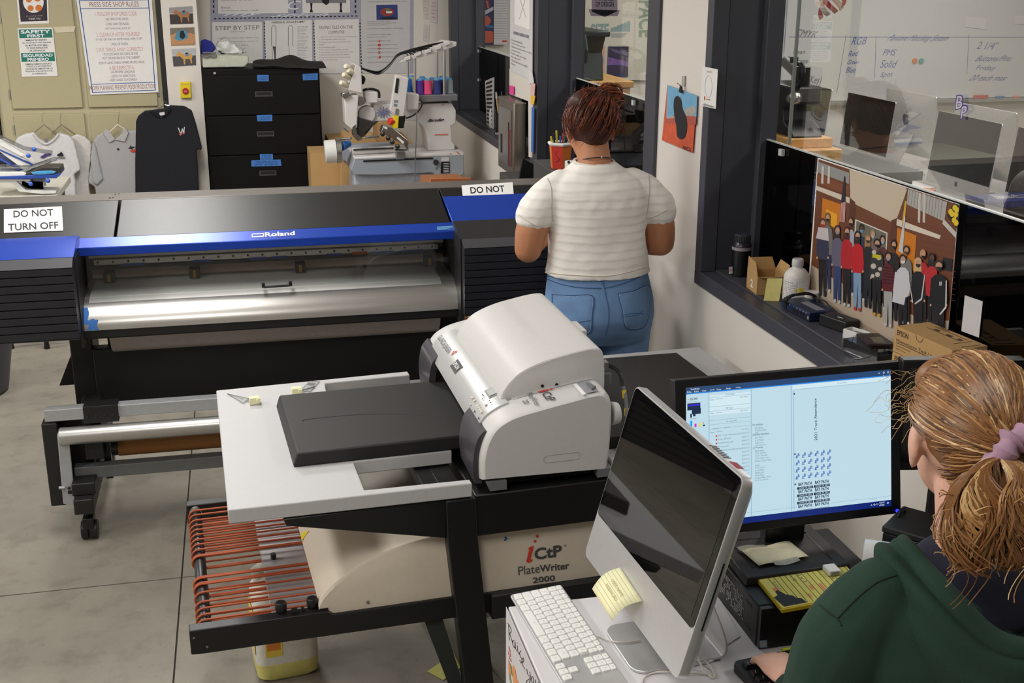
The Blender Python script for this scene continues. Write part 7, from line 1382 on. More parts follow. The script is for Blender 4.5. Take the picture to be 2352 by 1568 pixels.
for x, y in ((266, 1168), (222, 1218), (240, 1438), (375, 1415)): b.ball(h1(x, y, -.045), .014, 8)
b.build('knob', hs_); B(m=mat('rule_white', (226, 226, 224), .6)).prism([h1(x, y, -.03) for x, y in ((0, 1110), (50, 1120), (190, 1205), (170, 1225), (0, 1135))], (0, .02, 0)).build('ruler', hs_)
t = thing('waste_bin', 'dark grey plastic bin on the floor at far left', 'bin', (-1.475, 6.22, 0)); B(t, mat('bin_grey', (70, 72, 80), .5)).lathe((0, 0, 0), [(.19, 0), (.21, .012), (.30, .50), (.305, .55), (.285, .55), (.26, .45)], 32).build('body', t, smooth=True)
t = thing('stool', 'black stool foot showing below left end of the printer', 'stool', (-1.2, 7.0, 0)); b = B(t, BLACKP); b.lathe((-.05, .06, 0), [(.12, .62), (.14, .63), (.14, .66), (.12, .67)], 24); b.build('seat', t, smooth=True)
for x, y in ((.03, -.095), (-.17, -.05), (.03, .17), (-.17, .17)): B(t, BLACKP).tube([(x, y, 0), (x, y, .03), (x*.6, y*.6+.04, .62)], [.018, .014, .012], 10).build('leg', t)
# ---------------------------------------------------------------- jug and note on the floor
jg = thing('chemical_jug', 'translucent plastic jug with yellow liquid on the floor below the belts', 'jug', (.03, 3.31, 0)); JT = mat('milky_jug', (216, 214, 204), .4, alpha=.9); LQ = mat('yellow_liquid_in_jug', (206, 198, 118), .35)
M_ = Mx.Translation((.03, 3.31, 0)) @ Mx.Rotation(.12, 4, 'Z') @ Mx.Scale(1.14, 4)
def rr_(hx, hy, z, r=.03): return [(x, y, z) for x, y in rrect(-hx, -hy, hx, hy, r, 4)]
b = B(M_, LQ); b.rings([rr_(.072, .058, .002), rr_(.082, .066, .012), rr_(.0845, .068, .05), rr_(.0845, .068, .055)]); b.build('liquid_band', jg, smooth=True)
b = B(M_, JT); b.rings([rr_(.0843, .0678, .055), rr_(.083, .067, .21), rr_(.08, .064, .25), rr_(.06, .05, .285, .025), rr_(.03, .03, .31, .02), rr_(.022, .022, .335, .015)]); b.build('body', jg, smooth=True)
B(M_, JT).tube([(-.055, 0, .25), (-.065, 0, .31), (-.03, 0, .33), (.0, 0, .33)], .014, 10).build('handle', jg, smooth=True); B(M_, WHITEP).lathe((.0, 0, .33), [(.024, 0), (.026, .003), (.025, .028), (.02, .03)], 18).build('cap', jg, smooth=True)
b = B(M_, mat('jug_label_yellow', (222, 190, 70), .6)); b.poly([(-.0845, y, z) for y, z in ((-.045, .08), (.045, .08), (.045, .215), (-.045, .215))]); b.poly([(x, -.0685, z) for x, z in ((-.06, .08), (-.015, .08), (-.015, .215), (-.06, .215))]); b.m(mat('jug_label_orange', (206, 120, 50), .6)); b.poly([(x, -.0688, z) for x, z in ((-.056, .10), (-.02, .10), (-.02, .16), (-.056, .16))]); b.m(PAPER); b.poly([(x, -.0691, z) for x, z in ((-.052, .165), (-.022, .165), (-.022, .205), (-.052, .205))]); b.build('label', jg)
fn = thing('sticky_note', 'green-yellow handwritten note on the floor beside the machine leg', 'note', oZ(1020, 1535, 0)); q = [oZ(x, y, .0015) for x, y in ((981, 1542), (1043, 1500), (1058, 1533), (1018, 1562))]; b = B(m=mat('lime_note', (196, 196, 110), .8)); b.prism(q, (0, 0, .0012)); sh = b.build('sheet', fn); g = lambda u, v: lerp(lerp(q[0], q[1], u), lerp(q[3], q[2], u), v)+V((0, 0, .0018))
b = B(m=mat('green_pen', (90, 120, 70), .8, var=0))
for k, (s, w) in enumerate((('Ruby Plug', .5), ('5/18/2022', .45), ('open', .25), ('9:30 M', .3))): b.text(s, g(.9, .35+k*.15), g(.9-w, .35+k*.15), g(.9, .45+k*.15))
b.build('lettering', sh, fixn=False)
b = pf; k = B(m=OFFW); c = FRM[pf.name] @ V((.655, .06, .435)); k.bx(c, (.03, .02, .035)); k.build('serial_plug', b, bev=.003); k = B(m=mat('cable_grey', (150, 146, 140), .5)); W_ = lambda *p: FRM[pf.name] @ V(p); k.tube(spline([W_(.656, .06, .42), W_(.658, .06, .36), W_(.665, .06, .28), W_(.70, .06, .22), W_(.76, .06, .16), W_(.80, .1, .05), W_(.82, .2, .006)], 6), .005); k.m(YELL); k.tube([W_(.658, .06, .35), W_(.6615, .06, .32)], .0065); k.build('serial_cord', b, smooth=True)
# ================================================================ people
from mathutils.bvhtree import BVHTree
SKIN = mat('warm_skin', (188, 128, 92), .55, var=.04, bump=.03, scale=200); SKIN2 = mat('fair_skin', (222, 172, 150), .5, var=.04, bump=.02, scale=200)
LIP = mat('lip_pink', (176, 96, 92), .5, var=0); EYE = mat('eye_white', (230, 228, 224), .2, var=0); IRIS = mat('iris_brown', (60, 40, 30), .2, var=0)
def loft(b, rs, n=28, p=2.3):
    """rings given as (x, y, z, half width, half depth); a superellipse section"""
    R = []
    for x, y, z, hw, hd in rs:
        r = []
        for k in range(n):
            a = 2*PI*k/n; c, s = math.cos(a), math.sin(a); r.append((x+hw*math.copysign(abs(c)**(2/p), c), y+hd*math.copysign(abs(s)**(2/p), s), z))
        R.append(r)
    b.rings(R); return b
def limb(b, P, r, n=14):
    Q = spline([V(p) for p in P], 5); m = len(Q); rr = []
    for i in range(m):
        t = i/(m-1)*(len(r)-1); k = min(int(t), len(r)-2); rr.append(lerp(r[k], r[k+1], t-k))
    b.tube(Q, rr, n); b.ball(Q[0], rr[0]*.98, 12); b.ball(Q[-1], rr[-1]*.98, 12); return b
def head(b, H):
    """skull, face and ears in head space: +y is the face"""
    f = b.fr; b.fr = f @ H
    b.ball((0, -.012, .02), (.074, .094, .096), 24); b.ball((0, .035, -.045), (.056, .055, .066), 20); b.ball((0, .052, -.092), (.026, .026, .018), 12)
    b.ball((0, .093, -.018), (.011, .012, .026), 10); b.ball((0, .102, -.036), (.015, .012, .010), 10); b.ball((0, .078, .03), (.05, .012, .012), 12)
    for s in (-1, 1):
        b.ball((s*.080, -.002, -.010), (.011, .021, .033), 12, Mx.Rotation(s*.35, 3, 'Z')); b.ball((s*.080, .002, -.038), (.007, .010, .012), 8); b.ball((s*.038, .066, -.03), (.022, .018, .018), 10)
    b.fr = f
def face(par, fr):
    b = B(fr)
    for s in (-1, 1): b.m(EYE); b.ball((s*.03, .077, .002), (.014, .010, .009), 12); b.m(IRIS); b.ball((s*.03, .0865, .002), (.006, .002, .006), 10); b.m(IRIS); b.tube([(s*.015, .092, .022), (s*.032, .09, .026), (s*.048, .078, .021)], .0025, 6)
    b.build('eyes', par, smooth=True); b = B(fr, LIP); b.tube(spline([(-.024, .083, -.064), (-.01, .094, -.060), (0, .0955, -.0615), (.01, .094, -.060), (.024, .083, -.064)], 4), .0045, 8); b.build('lips', par, smooth=True)
def hand(b, W_, D, N, s, curl=.5, spread=.16):
    """palm from wrist W_ towards D, N is the back of the hand, s = side of the thumb"""
    D, N = V(D).normalized(), V(N).normalized(); S = D.cross(N)*s
    f = b.fr; L = .085; P = V(W_)
    b.tube([P, P+D*.02, P+D*.06, P+D*L], [.022, .031, .037, .030], 12, flat=.52) if abs(N.z) > .7 else b.tube([P, P+D*.02, P+D*.06, P+D*L], [.022, .028, .032, .028], 12)
    for k, (o, ln) in enumerate(((.027, .070), (.009, .078), (-.010, .072), (-.027, .056))):
        a = P+D*(L-.012)+S*o; d = (D+S*(o*spread*20*.12)).normalized(); p1 = a+d*ln*.42-N*ln*.10*curl; p2 = p1+(d-N*.9*curl).normalized()*ln*.34; p3 = p2+(d*.7-N*1.3*curl).normalized()*ln*.28
        Q = spline([a, p1, p2, p3], 4); b.tube(Q, [.0095-.0028*i/(len(Q)-1) for i in range(len(Q))], 10); b.ball(p3, .0068, 8); b.ball(a, .010, 8)
    a = P+D*.022+S*.026; p1 = a+(S*.8+D*.6)*.032-N*.006; p2 = p1+(S*.25+D-N*.25).normalized()*.032; Q = spline([a, p1, p2], 4); b.tube(Q, [.0125-.004*i/(len(Q)-1) for i in range(len(Q))], 10); b.ball(p2, .0085, 8)
def strands(b, ms, N, c, rad, starts, end, rn, lift=(1.0, 1.04), r=(.0012, .0028), seg=9, tip=None, wav=.012, wf=9):
    c, rad = V(c), V(rad)
    for k in range(N):
        b.m(ms[min(int(abs(rn.gauss(0, 1))*len(ms)/2.2), len(ms)-1)]); s = starts(rn).normalized(); e = (V(end)+V((rn.uniform(-.12, .12), rn.uniform(-.1, .1), rn.uniform(-.12, .12)))).normalized(); q = s.rotation_difference(e); ax, an = q.to_axis_angle(); lf = rn.uniform(*lift); P = []
        for i in range(seg+1):
            t = i/seg; d = Mx.Rotation(an*t, 3, ax) @ s; w_ = lf+wav*math.sin(t*wf+k); P.append(c+V((rad.x*d.x, rad.y*d.y, rad.z*d.z))*w_)
        if tip: P.append(V(tip))
        r0 = rn.uniform(*r); b.tube(P, [r0*(.5+.9*math.sin(PI*(.15+.7*i/(len(P)-1)))) for i in range(len(P))], 4)
def project(o, offs=.0):
    dg = bpy.context.evaluated_depsgraph_get(); dg.update(); ev = o.evaluated_get(dg); me = ev.to_mesh(); M = FRM[o.name]
    bv = BVHTree.FromPolygons([M @ v.co for v in me.vertices], [tuple(p.vertices) for p in me.polygons]); ev.to_mesh_clear()
    def f(x, y, off=offs):
        h = bv.ray_cast(C0, ray(x, y).normalized()); 
        if h[0] is None: h = bv.find_nearest(C0+ray(x, y).normalized()*((FRM[o.name].translation-C0).length))
        return h[0]+h[1]*off if h[1].dot(ray(x, y)) < 0 else h[0]-h[1]*off
    return f
def seam(b, f, pts, r, dash=0):
    P = spline([V((x, y, 0)) for x, y in pts], 10); P = [f(p.x, p.y, r*.4) for p in P]
    if dash:
        for i in range(0, len(P)-1): b.tube([P[i], lerp(P[i], P[i+1], .6)], r, 4)
    else: b.tube(P, r, 5)
def knit():
    m = mat('cream_banded_knit', (246, 242, 236), .9, var=0); N = m.node_tree.nodes; L = m.node_tree.links; p = N['Principled BSDF']; tc = N.new('ShaderNodeTexCoord')
    wv = N.new('ShaderNodeTexWave'); wv.wave_type = 'BANDS'; wv.bands_direction = 'Z'; wv.inputs['Scale'].default_value = 10.5; wv.inputs['Distortion'].default_value = 1.2; wv.inputs['Detail'].default_value = 2; wv.inputs['Detail Scale'].default_value = 1.2
    mp = N.new('ShaderNodeMapping'); mp.inputs['Scale'].default_value = (8, 8, 160); nz = N.new('ShaderNodeTexNoise'); nz.inputs['Scale'].default_value = 6; ad = N.new('ShaderNodeMath'); ad.operation = 'MULTIPLY'; pw = N.new('ShaderNodeMath'); pw.operation = 'POWER'; pw.inputs[1].default_value = 3
    L.new(tc.outputs['Object'], wv.inputs['Vector']); L.new(tc.outputs['Object'], mp.inputs[0]); L.new(mp.outputs[0], nz.inputs['Vector']); L.new(wv.outputs['Fac'], pw.inputs[0]); L.new(pw.outputs[0], ad.inputs[0]); L.new(nz.outputs['Fac'], ad.inputs[1])
    bp = N.new('ShaderNodeBump'); bp.inputs['Strength'].default_value = .35; bp.inputs['Distance'].default_value = .006; L.new(ad.outputs[0], bp.inputs['Height']); L.new(bp.outputs[0], p.inputs['Normal']); mc = N.new('ShaderNodeMixRGB'); mc.inputs[1].default_value = p.inputs['Base Color'].default_value; mc.inputs[2].default_value = (*[k*.86 for k in p.inputs['Base Color'].default_value[:3]], 1); L.new(ad.outputs[0], mc.inputs[0]); L.new(mc.outputs[0], p.inputs['Base Color']); return m
def denim(n, c):
    m = mat(n, c, .85, var=.22, bump=.0, scale=7); N = m.node_tree.nodes; L = m.node_tree.links; p = N['Principled BSDF']; tc = N.new('ShaderNodeTexCoord'); mp = N.new('ShaderNodeMapping'); mp.inputs['Scale'].default_value = (400, 400, 60); nz = N.new('ShaderNodeTexNoise'); nz.inputs['Scale'].default_value = 1; bp = N.new('ShaderNodeBump'); bp.inputs['Strength'].default_value = .25; bp.inputs['Distance'].default_value = .003
    L.new(tc.outputs['Object'], mp.inputs[0]); L.new(mp.outputs[0], nz.inputs['Vector']); L.new(nz.outputs['Fac'], bp.inputs['Height']); L.new(bp.outputs[0], p.inputs['Normal']); return m
# ---------------------------------------------------------------- woman standing at the printer, seen from behind
wm = thing('person', 'woman with auburn bun in cream tee and blue jeans standing with back turned at printer', 'person', (1.22, 4.0, 0))
HW = Mx.Translation((-.015, .045, 1.555)) @ Mx.Rotation(.06, 4, 'Z') @ Mx.Rotation(-.42, 4, 'X')
b = B(wm, SKIN); head(b, HW)
limb(b, [(-.012, -.02, 1.40), (-.012, .0, 1.46), (-.014, .03, 1.53)], [.070, .060, .058]); loft(b, [(0, 0, 1.06, .15, .10), (0, 0, 1.2, .14, .10), (0, 0, 1.33, .14, .075), (0, -.01, 1.41, .085, .055)])
for s in (-1, 1):
    limb(b, [(s*.14, 0, 1.34), (s*.205, -.01, 1.26), (s*.235, -.01, 1.22), (s*.25, -.01, 1.145)], [.035, .046, .060, .058, .050]); limb(b, [(s*.25, -.01, 1.145), (s*.215, .10, 1.125), (s*.10, .23, 1.15)], [.050, .046, .036, .029])
    hand(b, (s*.10, .23, 1.15), (-s*.75, .55, .1), (s*.3, .3, .9), -s, .7)
for s in (-1, 1): limb(b, [(s*.095, 0, .80), (s*.10, .01, .46), (s*.105, -.01, .08)], [.07, .05, .04]); loft(b, [(s*.105, .05, .02, .035, .10), (s*.105, .04, .06, .03, .08)])
bw = b.build('body', wm, remesh=.006, sm=8); face(wm, FRM[wm.name] @ HW)
b = B(wm, knit())
loft(b, [(.012, .0, 1.048, .196, .150), (.012, 0, 1.065, .190, .146), (.01, -.004, 1.10, .184, .140), (.006, -.006, 1.16, .176, .134), (.004, -.006, 1.23, .176, .134), (0, -.006, 1.30, .186, .132), (-.004, -.006, 1.35, .186, .120), (-.006, -.008, 1.388, .158, .10), (-.010, -.008, 1.422, .108, .085), (-.012, -.006, 1.447, .074, .072)], 36)
for s in (-1, 1): limb(b, [(s*.135, -.006, 1.372), (s*.178, -.008, 1.335), (s*.215, -.008, 1.285), (s*.230, -.008, 1.262)], [.052, .066, .074, .073]) 
sh = b.build('tee_shirt', wm, remesh=.007, sm=7)
tex = bpy.data.textures.new('shirt_folds', 'CLOUDS'); tex.noise_scale = .11; md = sh.modifiers.new('folds', 'DISPLACE'); md.texture = tex; md.strength = .014; md.mid_level = .5
b = B(wm, denim('light_blue_denim', (104, 138, 180)))
loft(b, [(.014, 0, 1.07, .176, .132), (.014, -.006, 1.02, .188, .142), (.016, -.016, .96, .198, .156), (.016, -.022, .90, .202, .166), (.014, -.018, .85, .196, .156), (.012, -.006, .80, .185, .13)], 36)
for s in (-1, 1): limb(b, [(.014+s*.098, -.014, .86), (.014+s*.100, -.004, .74), (.012+s*.100, .01, .48), (.01+s*.103, 0, .09)], [.108, .100, .078, .066]); b.ball((.014+s*.088, -.085, .885), (.098, .085, .095), 16)
jn = b.build('jeans', wm, remesh=.007, sm=9)
fj = project(jn); c8 = lambda *P: [(1150+x*.421, 180+y*.421) for x, y in P]
ST = mat('denim_seam_dark', (62, 96, 142), .9, var=0); STL = mat('denim_stitch_light', (166, 190, 216), .9, var=0)
b = B(m=ST)
for P in (((243, 1090), (330, 1122), (430, 1140), (550, 1145)), ((562, 1145), (650, 1125), (730, 1095), (797, 1058)), ((556, 1090), (572, 1180), (588, 1260), (585, 1340), (572, 1400)), ((248, 1078), (400, 1096), (540, 1094), (700, 1080), (790, 1052))): seam(b, fj, c8(*P), .0018)
seam(b, fj, c8((535, 1082), (536, 1098)), .006); b.build('seam', jn)
for P, nm in ((((283, 1178), (390, 1184), (502, 1188), (500, 1290), (487, 1388), (400, 1372), (300, 1330), (283, 1178)), 'l'), (((637, 1172), (720, 1160), (804, 1132), (806, 1240), (800, 1310), (766, 1362), (682, 1358), (660, 1260), (637, 1172)), 'r')):
    Q = c8(*P); cx_ = sum(p[0] for p in Q[:-1])/(len(Q)-1); cy_ = sum(p[1] for p in Q[:-1])/(len(Q)-1); S_p = spline([V((x, y, 0)) for x, y in Q], 6)
    b = B(m=denim('light_blue_denim', (104, 138, 180)).copy() if False else MATS['light_blue_denim']); rings = [[fj(lerp(cx_, p.x, t), lerp(cy_, p.y, t), o) for p in S_p[:-1]] for t, o in ((.08, .004), (.35, .0042), (.65, .0042), (.9, .004), (1, .0005))]
    b.rings(rings, caps=True); pk = b.build('pocket', jn, smooth=True); b = B(m=ST); seam(b, lambda x, y, o: fj(x, y, o+.002), Q, .0014); b.m(STL); seam(b, lambda x, y, o: fj(x, y, o+.0045), [(lerp(cx_, x, .93), lerp(cy_, y, .93)) for x, y in Q], .0008, 1)
    if nm == 'r': b.m(ST); seam(b, lambda x, y, o: fj(x, y, o+.004), c8((676, 1288), (730, 1280), (782, 1285)), .0012); seam(b, lambda x, y, o: fj(x, y, o+.004), c8((676, 1300), (740, 1290), (770, 1270)), .0012)
    else: b.m(ST); seam(b, lambda x, y, o: fj(x, y, o+.004), c8((395, 1332), (450, 1325), (494, 1318)), .0012)
    b.build('stitching', pk)
fs = project(sh); b = B(m=mat('cream_hem', (220, 212, 200), .9, var=0)); 
b.tube([V((1.22-.012+.070*math.cos(a), 3.994+.068*math.sin(a), 1.448+.006*math.sin(a))) for a in [k*PI/12 for k in range(24)]], .006, 8, loop=True)
for P in (((258, 800), (240, 806), (180, 795), (100, 742)), ((792, 760), (840, 752), (905, 715)), ((245, 1058), (400, 1072), (600, 1074), (795, 1030))): seam(b, fs, c8(*P), .0022)
b.m(mat('cream_seam', (196, 188, 176), .9, var=0))
for P in (((255, 545), (276, 600), (278, 700), (284, 780)), ((803, 500), (812, 580), (806, 680), (795, 755))): seam(b, fs, c8(*P), .0016)
b.build('shirt_seam', sh, smooth=True)
b = B(m=BLACKP); b.tube(spline([V((1.22-.075, 4.01, 1.452)), V((1.22-.05, 3.945, 1.468)), V((1.22-.012, 3.925, 1.473)), V((1.22+.03, 3.945, 1.468)), V((1.22+.055, 4.01, 1.452))], 6), .0022, 6); b.m(STEEL); b.ball(V((1.215, 3.924, 1.474)), .004, 8); b.build('necklace', wm, smooth=True)
for s in (-1, 1):
    b = B(wm, mat('dark_shoe', (40, 40, 46), .6)); loft(b, [(s*.105, .05, .0, .048, .135), (s*.105, .05, .03, .048, .13), (s*.105, .02, .075, .042, .085), (s*.105, -.02, .11, .038, .05)]); b.build('shoe', wm, sub=1)
HB1, HB2, HB3 = mat('auburn_dark', (66, 30, 18), .5, var=.1), mat('auburn_mid', (116, 54, 30), .45, var=.1), mat('auburn_light', (160, 82, 44), .42, var=.1)
b = B(FRM[wm.name] @ HW, HB1); b.ball((0, -.026, .028), (.088, .096, .098), 24); b.ball((0, -.054, -.024), (.062, .046, .054), 16); b.ball((.066, -.035, .092), (.052, .050, .044), 16); b.ball((-.03, -.06, .075), (.06, .05, .045), 14)
hr = b.build('hair', wm, remesh=.006, sm=3); rn = random.Random(11); b = B(FRM[wm.name] @ HW)
def st1(r):
    while True:
        d = V((r.uniform(-1, 1), r.uniform(-1, .75), r.uniform(-.75, 1)))
        if .3 < d.length < 1.3 and (d.z > -.35 or d.y < -.35): return d
strands(b, [HB1, HB2, HB2, HB3], 700, (0, -.028, .022), (.092, .102, .104), st1, (.55, -.25, .85), rn, (1.0, 1.09), (.0007, .0017), 14, None, .03, 17)
for k in range(130):
    b.m([HB1, HB2, HB3][rn.randrange(3)]); c = V((.068, -.04, .096)); a0 = rn.uniform(0, 6.3); tl = rn.uniform(-1, 1); rr = rn.uniform(.028, .058); P = []
    R_ = Mx.Rotation(rn.uniform(0, 3.1), 3, 'X') @ Mx.Rotation(rn.uniform(0, 3.1), 3, 'Z')
    for i in range(14): a = a0+i*.38; P.append(c + R_ @ V((rr*math.cos(a), rr*math.sin(a)*.85, tl*.02+.006*math.sin(3*a))))
    b.tube(P, rn.uniform(.001, .0026), 4)
for k in range(160):
    b.m(HB2 if k % 2 else HB1); d = st1(rn).normalized(); p = V((0, -.028, .022))+V((d.x*.093, d.y*.104, d.z*.105)); P = [p]
    for i in range(6): P.append(P[-1]+d*.004+V((rn.uniform(-.007, .007), rn.uniform(-.007, .007), rn.uniform(-.007, .007))))
    b.tube(spline(P, 2), .0007, 3)
b.tube([V((.105, -.04, .13))+V((.022*math.cos(a), .006, .022*math.sin(a))) for a in [k*PI/8 for k in range(16)]], .0022, 5, loop=True); b.build('curl', hr, smooth=True)['kind'] = 'stuff'
b = B(FRM[wm.name] @ HW, BLACKP)
for s in (-1, 1): b.tube([(s*.079, .0, .006), (s*.076, .06, .008), (s*.066, .09, .006)], .002, 6); b.tube([(s*.034+.026*math.cos(a), .10-.004*abs(math.cos(a)), .0+.020*math.sin(a)) for a in [k*PI/8 for k in range(16)]], .0018, 5, loop=True)
b.build('eyeglasses', wm, smooth=True)
# ---------------------------------------------------------------- girl at the desk in a green hooded sweatshirt
GX, GY = 1.03, 1.43
gl_ = thing('person', 'girl with ponytail in dark green hooded sweatshirt typing at the desk', 'person', (GX, GY, 0))
GH = Mx.Translation((0, .02, 1.435)) @ Mx.Rotation(-.13, 4, 'Z') @ Mx.Rotation(-.14, 4, 'X')
b = B(gl_, SKIN2); head(b, GH); limb(b, [(0, -.035, 1.22), (0, -.025, 1.28), (0, .0, 1.37)], [.066, .052, .050])
loft(b, [(0, -.03, .74, .14, .10), (0, -.03, .95, .12, .09), (0, -.03, 1.12, .13, .07), (0, -.03, 1.20, .08, .05)])
for s in (-1, 1):
    limb(b, [(s*.14, -.035, 1.15), (s*.19, -.02, 1.06), (s*.20, .02, .95)], [.035, .038, .036]); limb(b, [(s*.195, .02, .95), (s*.165, .13, .915), (s*.135, .232, .890)], [.038, .034, .026]); hand(b, (s*.135, .235, .888), (.06 if s < 0 else -.3, 1, -.10), (0, .1, 1), 1 if s < 0 else -1, .55)
    limb(b, [(s*.09, -.02, .70), (s*.10, .22, .685), (s*.10, .40, .67)], [.07, .06, .05]); limb(b, [(s*.10, .40, .67), (s*.10, .40, .40), (s*.10, .36, .10)], [.05, .045, .032]); loft(b, [(s*.10, .42, .02, .035, .10), (s*.10, .41, .07, .03, .07)])
gb = b.build('body', gl_, remesh=.0045, sm=5); face(gl_, FRM[gl_.name] @ GH)
GREEN = mat('bottle_green_fleece', (27, 54, 42), .95, bump=.12, scale=350, var=.08)
b = B(gl_, GREEN)
loft(b, [(0, -.03, .76, .185, .145), (0, -.03, .82, .195, .15), (0, -.035, .95, .19, .145), (0, -.04, 1.06, .192, .135), (0, -.04, 1.13, .192, .122), (0, -.038, 1.195, .186, .108), (0, -.036, 1.232, .166, .090), (0, -.032, 1.254, .120, .066), (0, -.028, 1.262, .09, .05)], 36)
for s in (-1, 1):
    limb(b, [(s*.150, -.035, 1.215), (s*.188, -.025, 1.13), (s*.208, -.01, 1.02), (s*.214, .02, .935)], [.062, .074, .070, .064]); limb(b, [(s*.212, .02, .935), (s*.18, .11, .915), (s*.148, .195, .892)], [.064, .056, .046, .040])
sw = b.build('sweatshirt', gl_, remesh=.0065, sm=6); tex = bpy.data.textures.new('fleece_folds', 'CLOUDS'); tex.noise_scale = .13; md = sw.modifiers.new('folds', 'DISPLACE'); md.texture = tex; md.strength = .018; md.mid_level = .5
# navy collar of the shirt under it
b = B(gl_, mat('navy_jersey', (22, 24, 44), .9, bump=.1, scale=300)); loft(b, [(0, -.04, 1.17, .135, .118), (0, -.038, 1.205, .124, .106), (0, -.036, 1.235, .110, .090), (0, -.034, 1.268, .078, .068), (0, -.032, 1.278, .066, .060)], 28); b.build('shirt_collar', gl_, sub=1)
# the hood lying on the back
def hood(u, v, o=0.):
    a = lerp(-1.12*PI, .12*PI, u); back = max(0, -math.sin(a)); c, s = math.cos(a), math.sin(a)
    rin = (.098+.012*back, .085+.058*back); zin = 1.262+.010*(1-back)-.075*back**2
    rout = (.150, .105+.075*back); zout = 1.215-.165*back**1.6
    ins = V((rin[0]*c, -.035+rin[1]*s, zin)); out = V((rout[0]*c, -.035+rout[1]*s, zout)); p = lerp(ins, out, v); n = V((c*.5, s*.5, .75)).normalized()
    return p + n*(.034*math.sin(PI*min(1, v*1.02))**.7 + .006*math.sin(v*15+u*8) + .004*math.sin(u*30) + o)
b = B(gl_, GREEN); b.grid(hood, 44, 16); b.build('hood', gl_, smooth=True, solid=.008, sub=1)
b = B(gl_, GREEN); b.tube([hood(u/40, .03, .004) for u in range(41)], [.010+.010*math.sin(PI*u/40) for u in range(41)], 10); b.build('hood_rim', gl_, smooth=True)
fg_ = project(sw); b = B(m=mat('green_seam', (18, 40, 30), .95, var=0)); c7 = lambda *P: [(1740+x*.26, 1160+y*.26) for x, y in P]
for P in (((1225, 618), (1050, 685), (880, 820), (720, 985), (700, 1005)), ((545, 880), (620, 940), (700, 1000), (740, 1060))): seam(b, fg_, c7(*P), .0016)
b.build('seam', sw)
b = B(gl_, mat('gold_chain', (200, 150, 60), .3, .9)); b.tube([V((.057*math.cos(a), -.02+.055*math.sin(a), 1.298-.012*math.sin(a))) for a in [k*PI/16 for k in range(32)]], .0011, 5, loop=True); b.build('necklace', gl_)
for nm, z0, mt in (('trousers', .72, mat('dark_trousers', (36, 40, 54), .9)),):
    b = B(gl_, mt); loft(b, [(0, -.02, .66, .16, .13), (0, -.02, .80, .165, .13)])
    for s in (-1, 1): limb(b, [(s*.09, -.02, .70), (s*.10, .22, .685), (s*.10, .40, .67)], [.088, .078, .064]); limb(b, [(s*.10, .40, .67), (s*.10, .40, .40), (s*.10, .36, .12)], [.066, .06, .05])
    b.build(nm, gl_, remesh=.010, sm=5)
for s in (-1, 1):
    b = B(gl_, MATS['dark_shoe']); loft(b, [(s*.10, .42, .002, .048, .13), (s*.10, .42, .03, .048, .125), (s*.10, .38, .085, .04, .07), (s*.10, .36, .12, .036, .045)]); b.build('shoe', gl_, sub=1)
G1, G2, G3, G4 = mat('hair_brown', (92, 60, 34), .45, var=.1), mat('hair_golden_brown', (140, 96, 56), .42, var=.1), mat('hair_honey', (178, 132, 82), .4, var=.1), mat('hair_blonde', (214, 178, 124), .38, var=.1)
GM = FRM[gl_.name] @ GH; b = B(GM, G2); b.ball((0, -.022, .032), (.078, .102, .099), 26); b.ball((0, -.062, -.02), (.058, .044, .050), 16); b.ball((0, .05, .075), (.062, .04, .04), 14); gh = b.build('hair', gl_, remesh=.006, sm=4)
rn = random.Random(5); TAIL = V((.008, -.138, .002)); b = B(GM)
def st2(r):
    while True:
        a = r.uniform(0, 2*PI); d = V((math.cos(a)*r.uniform(.5, 1), r.uniform(-.9, .85), r.uniform(-.75, 1)))
        if (d.z > .12 or d.y < -.22) and (d.y > -.8): return d
strands(b, [G2, G2, G1, G3, G3, G4], 1900, (0, -.022, .024), (.088, .106, .106), st2, (.02, -1, -.12), rn, (.985, 1.02), (.0007, .0017), 9, TAIL)
for k in range(40):
    b.m(G4); a = rn.uniform(-.9, .9); p = V((-.055+rn.uniform(-.02, .05), .082+rn.uniform(-.02, .012), .03+rn.uniform(-.02, .06))); P = [p]
    for i in range(6): P.append(P[-1]+V((-.005+rn.uniform(-.006, .006), .004+rn.uniform(-.008, .006), -.004+rn.uniform(-.008, .008))))
    b.tube(spline(P, 2), .0003, 3)
b.build('hair_strand', gh, smooth=True)['kind'] = 'stuff'
b = B(GM); W0 = V((.01, -.15, -.005))
b.m(G1); 
PC_, PR_ = V((-.028, -.158, -.066)), V((.078, .052, .078)); LK = [rn.randrange(5) for _ in range(26)]
for k in range(900):
    f0 = rn.uniform(0, 2*PI); lk = int(f0/(2*PI)*26); b.m([G1, G2, G3, G3, G4][LK[lk]] if rn.random() < .75 else G2); sw_ = rn.uniform(-.5, 1.3)+.5*math.sin(lk*2.1); e_t = rn.uniform(.62, .97); P = [W0]
    for i in range(1, 14):
        t = i/13; th = PI*e_t*t; az = f0+sw_*t*t+.25*math.sin(t*7+lk); q = (.80+.28*math.sin(lk*1.7)*t+rn.uniform(0, .05))+.12*t*math.sin(t*9+lk*2)
        P.append(PC_+V((PR_.x*q*math.sin(th)*math.cos(az), PR_.y*q*math.sin(th)*math.sin(az), PR_.z*(q if t > .3 else .95)*math.cos(th))))
    r0 = rn.uniform(.0009, .0021); b.tube(P, [r0*(.6+.5*math.sin(PI*(.1+.8*i/13))) for i in range(14)], 4)
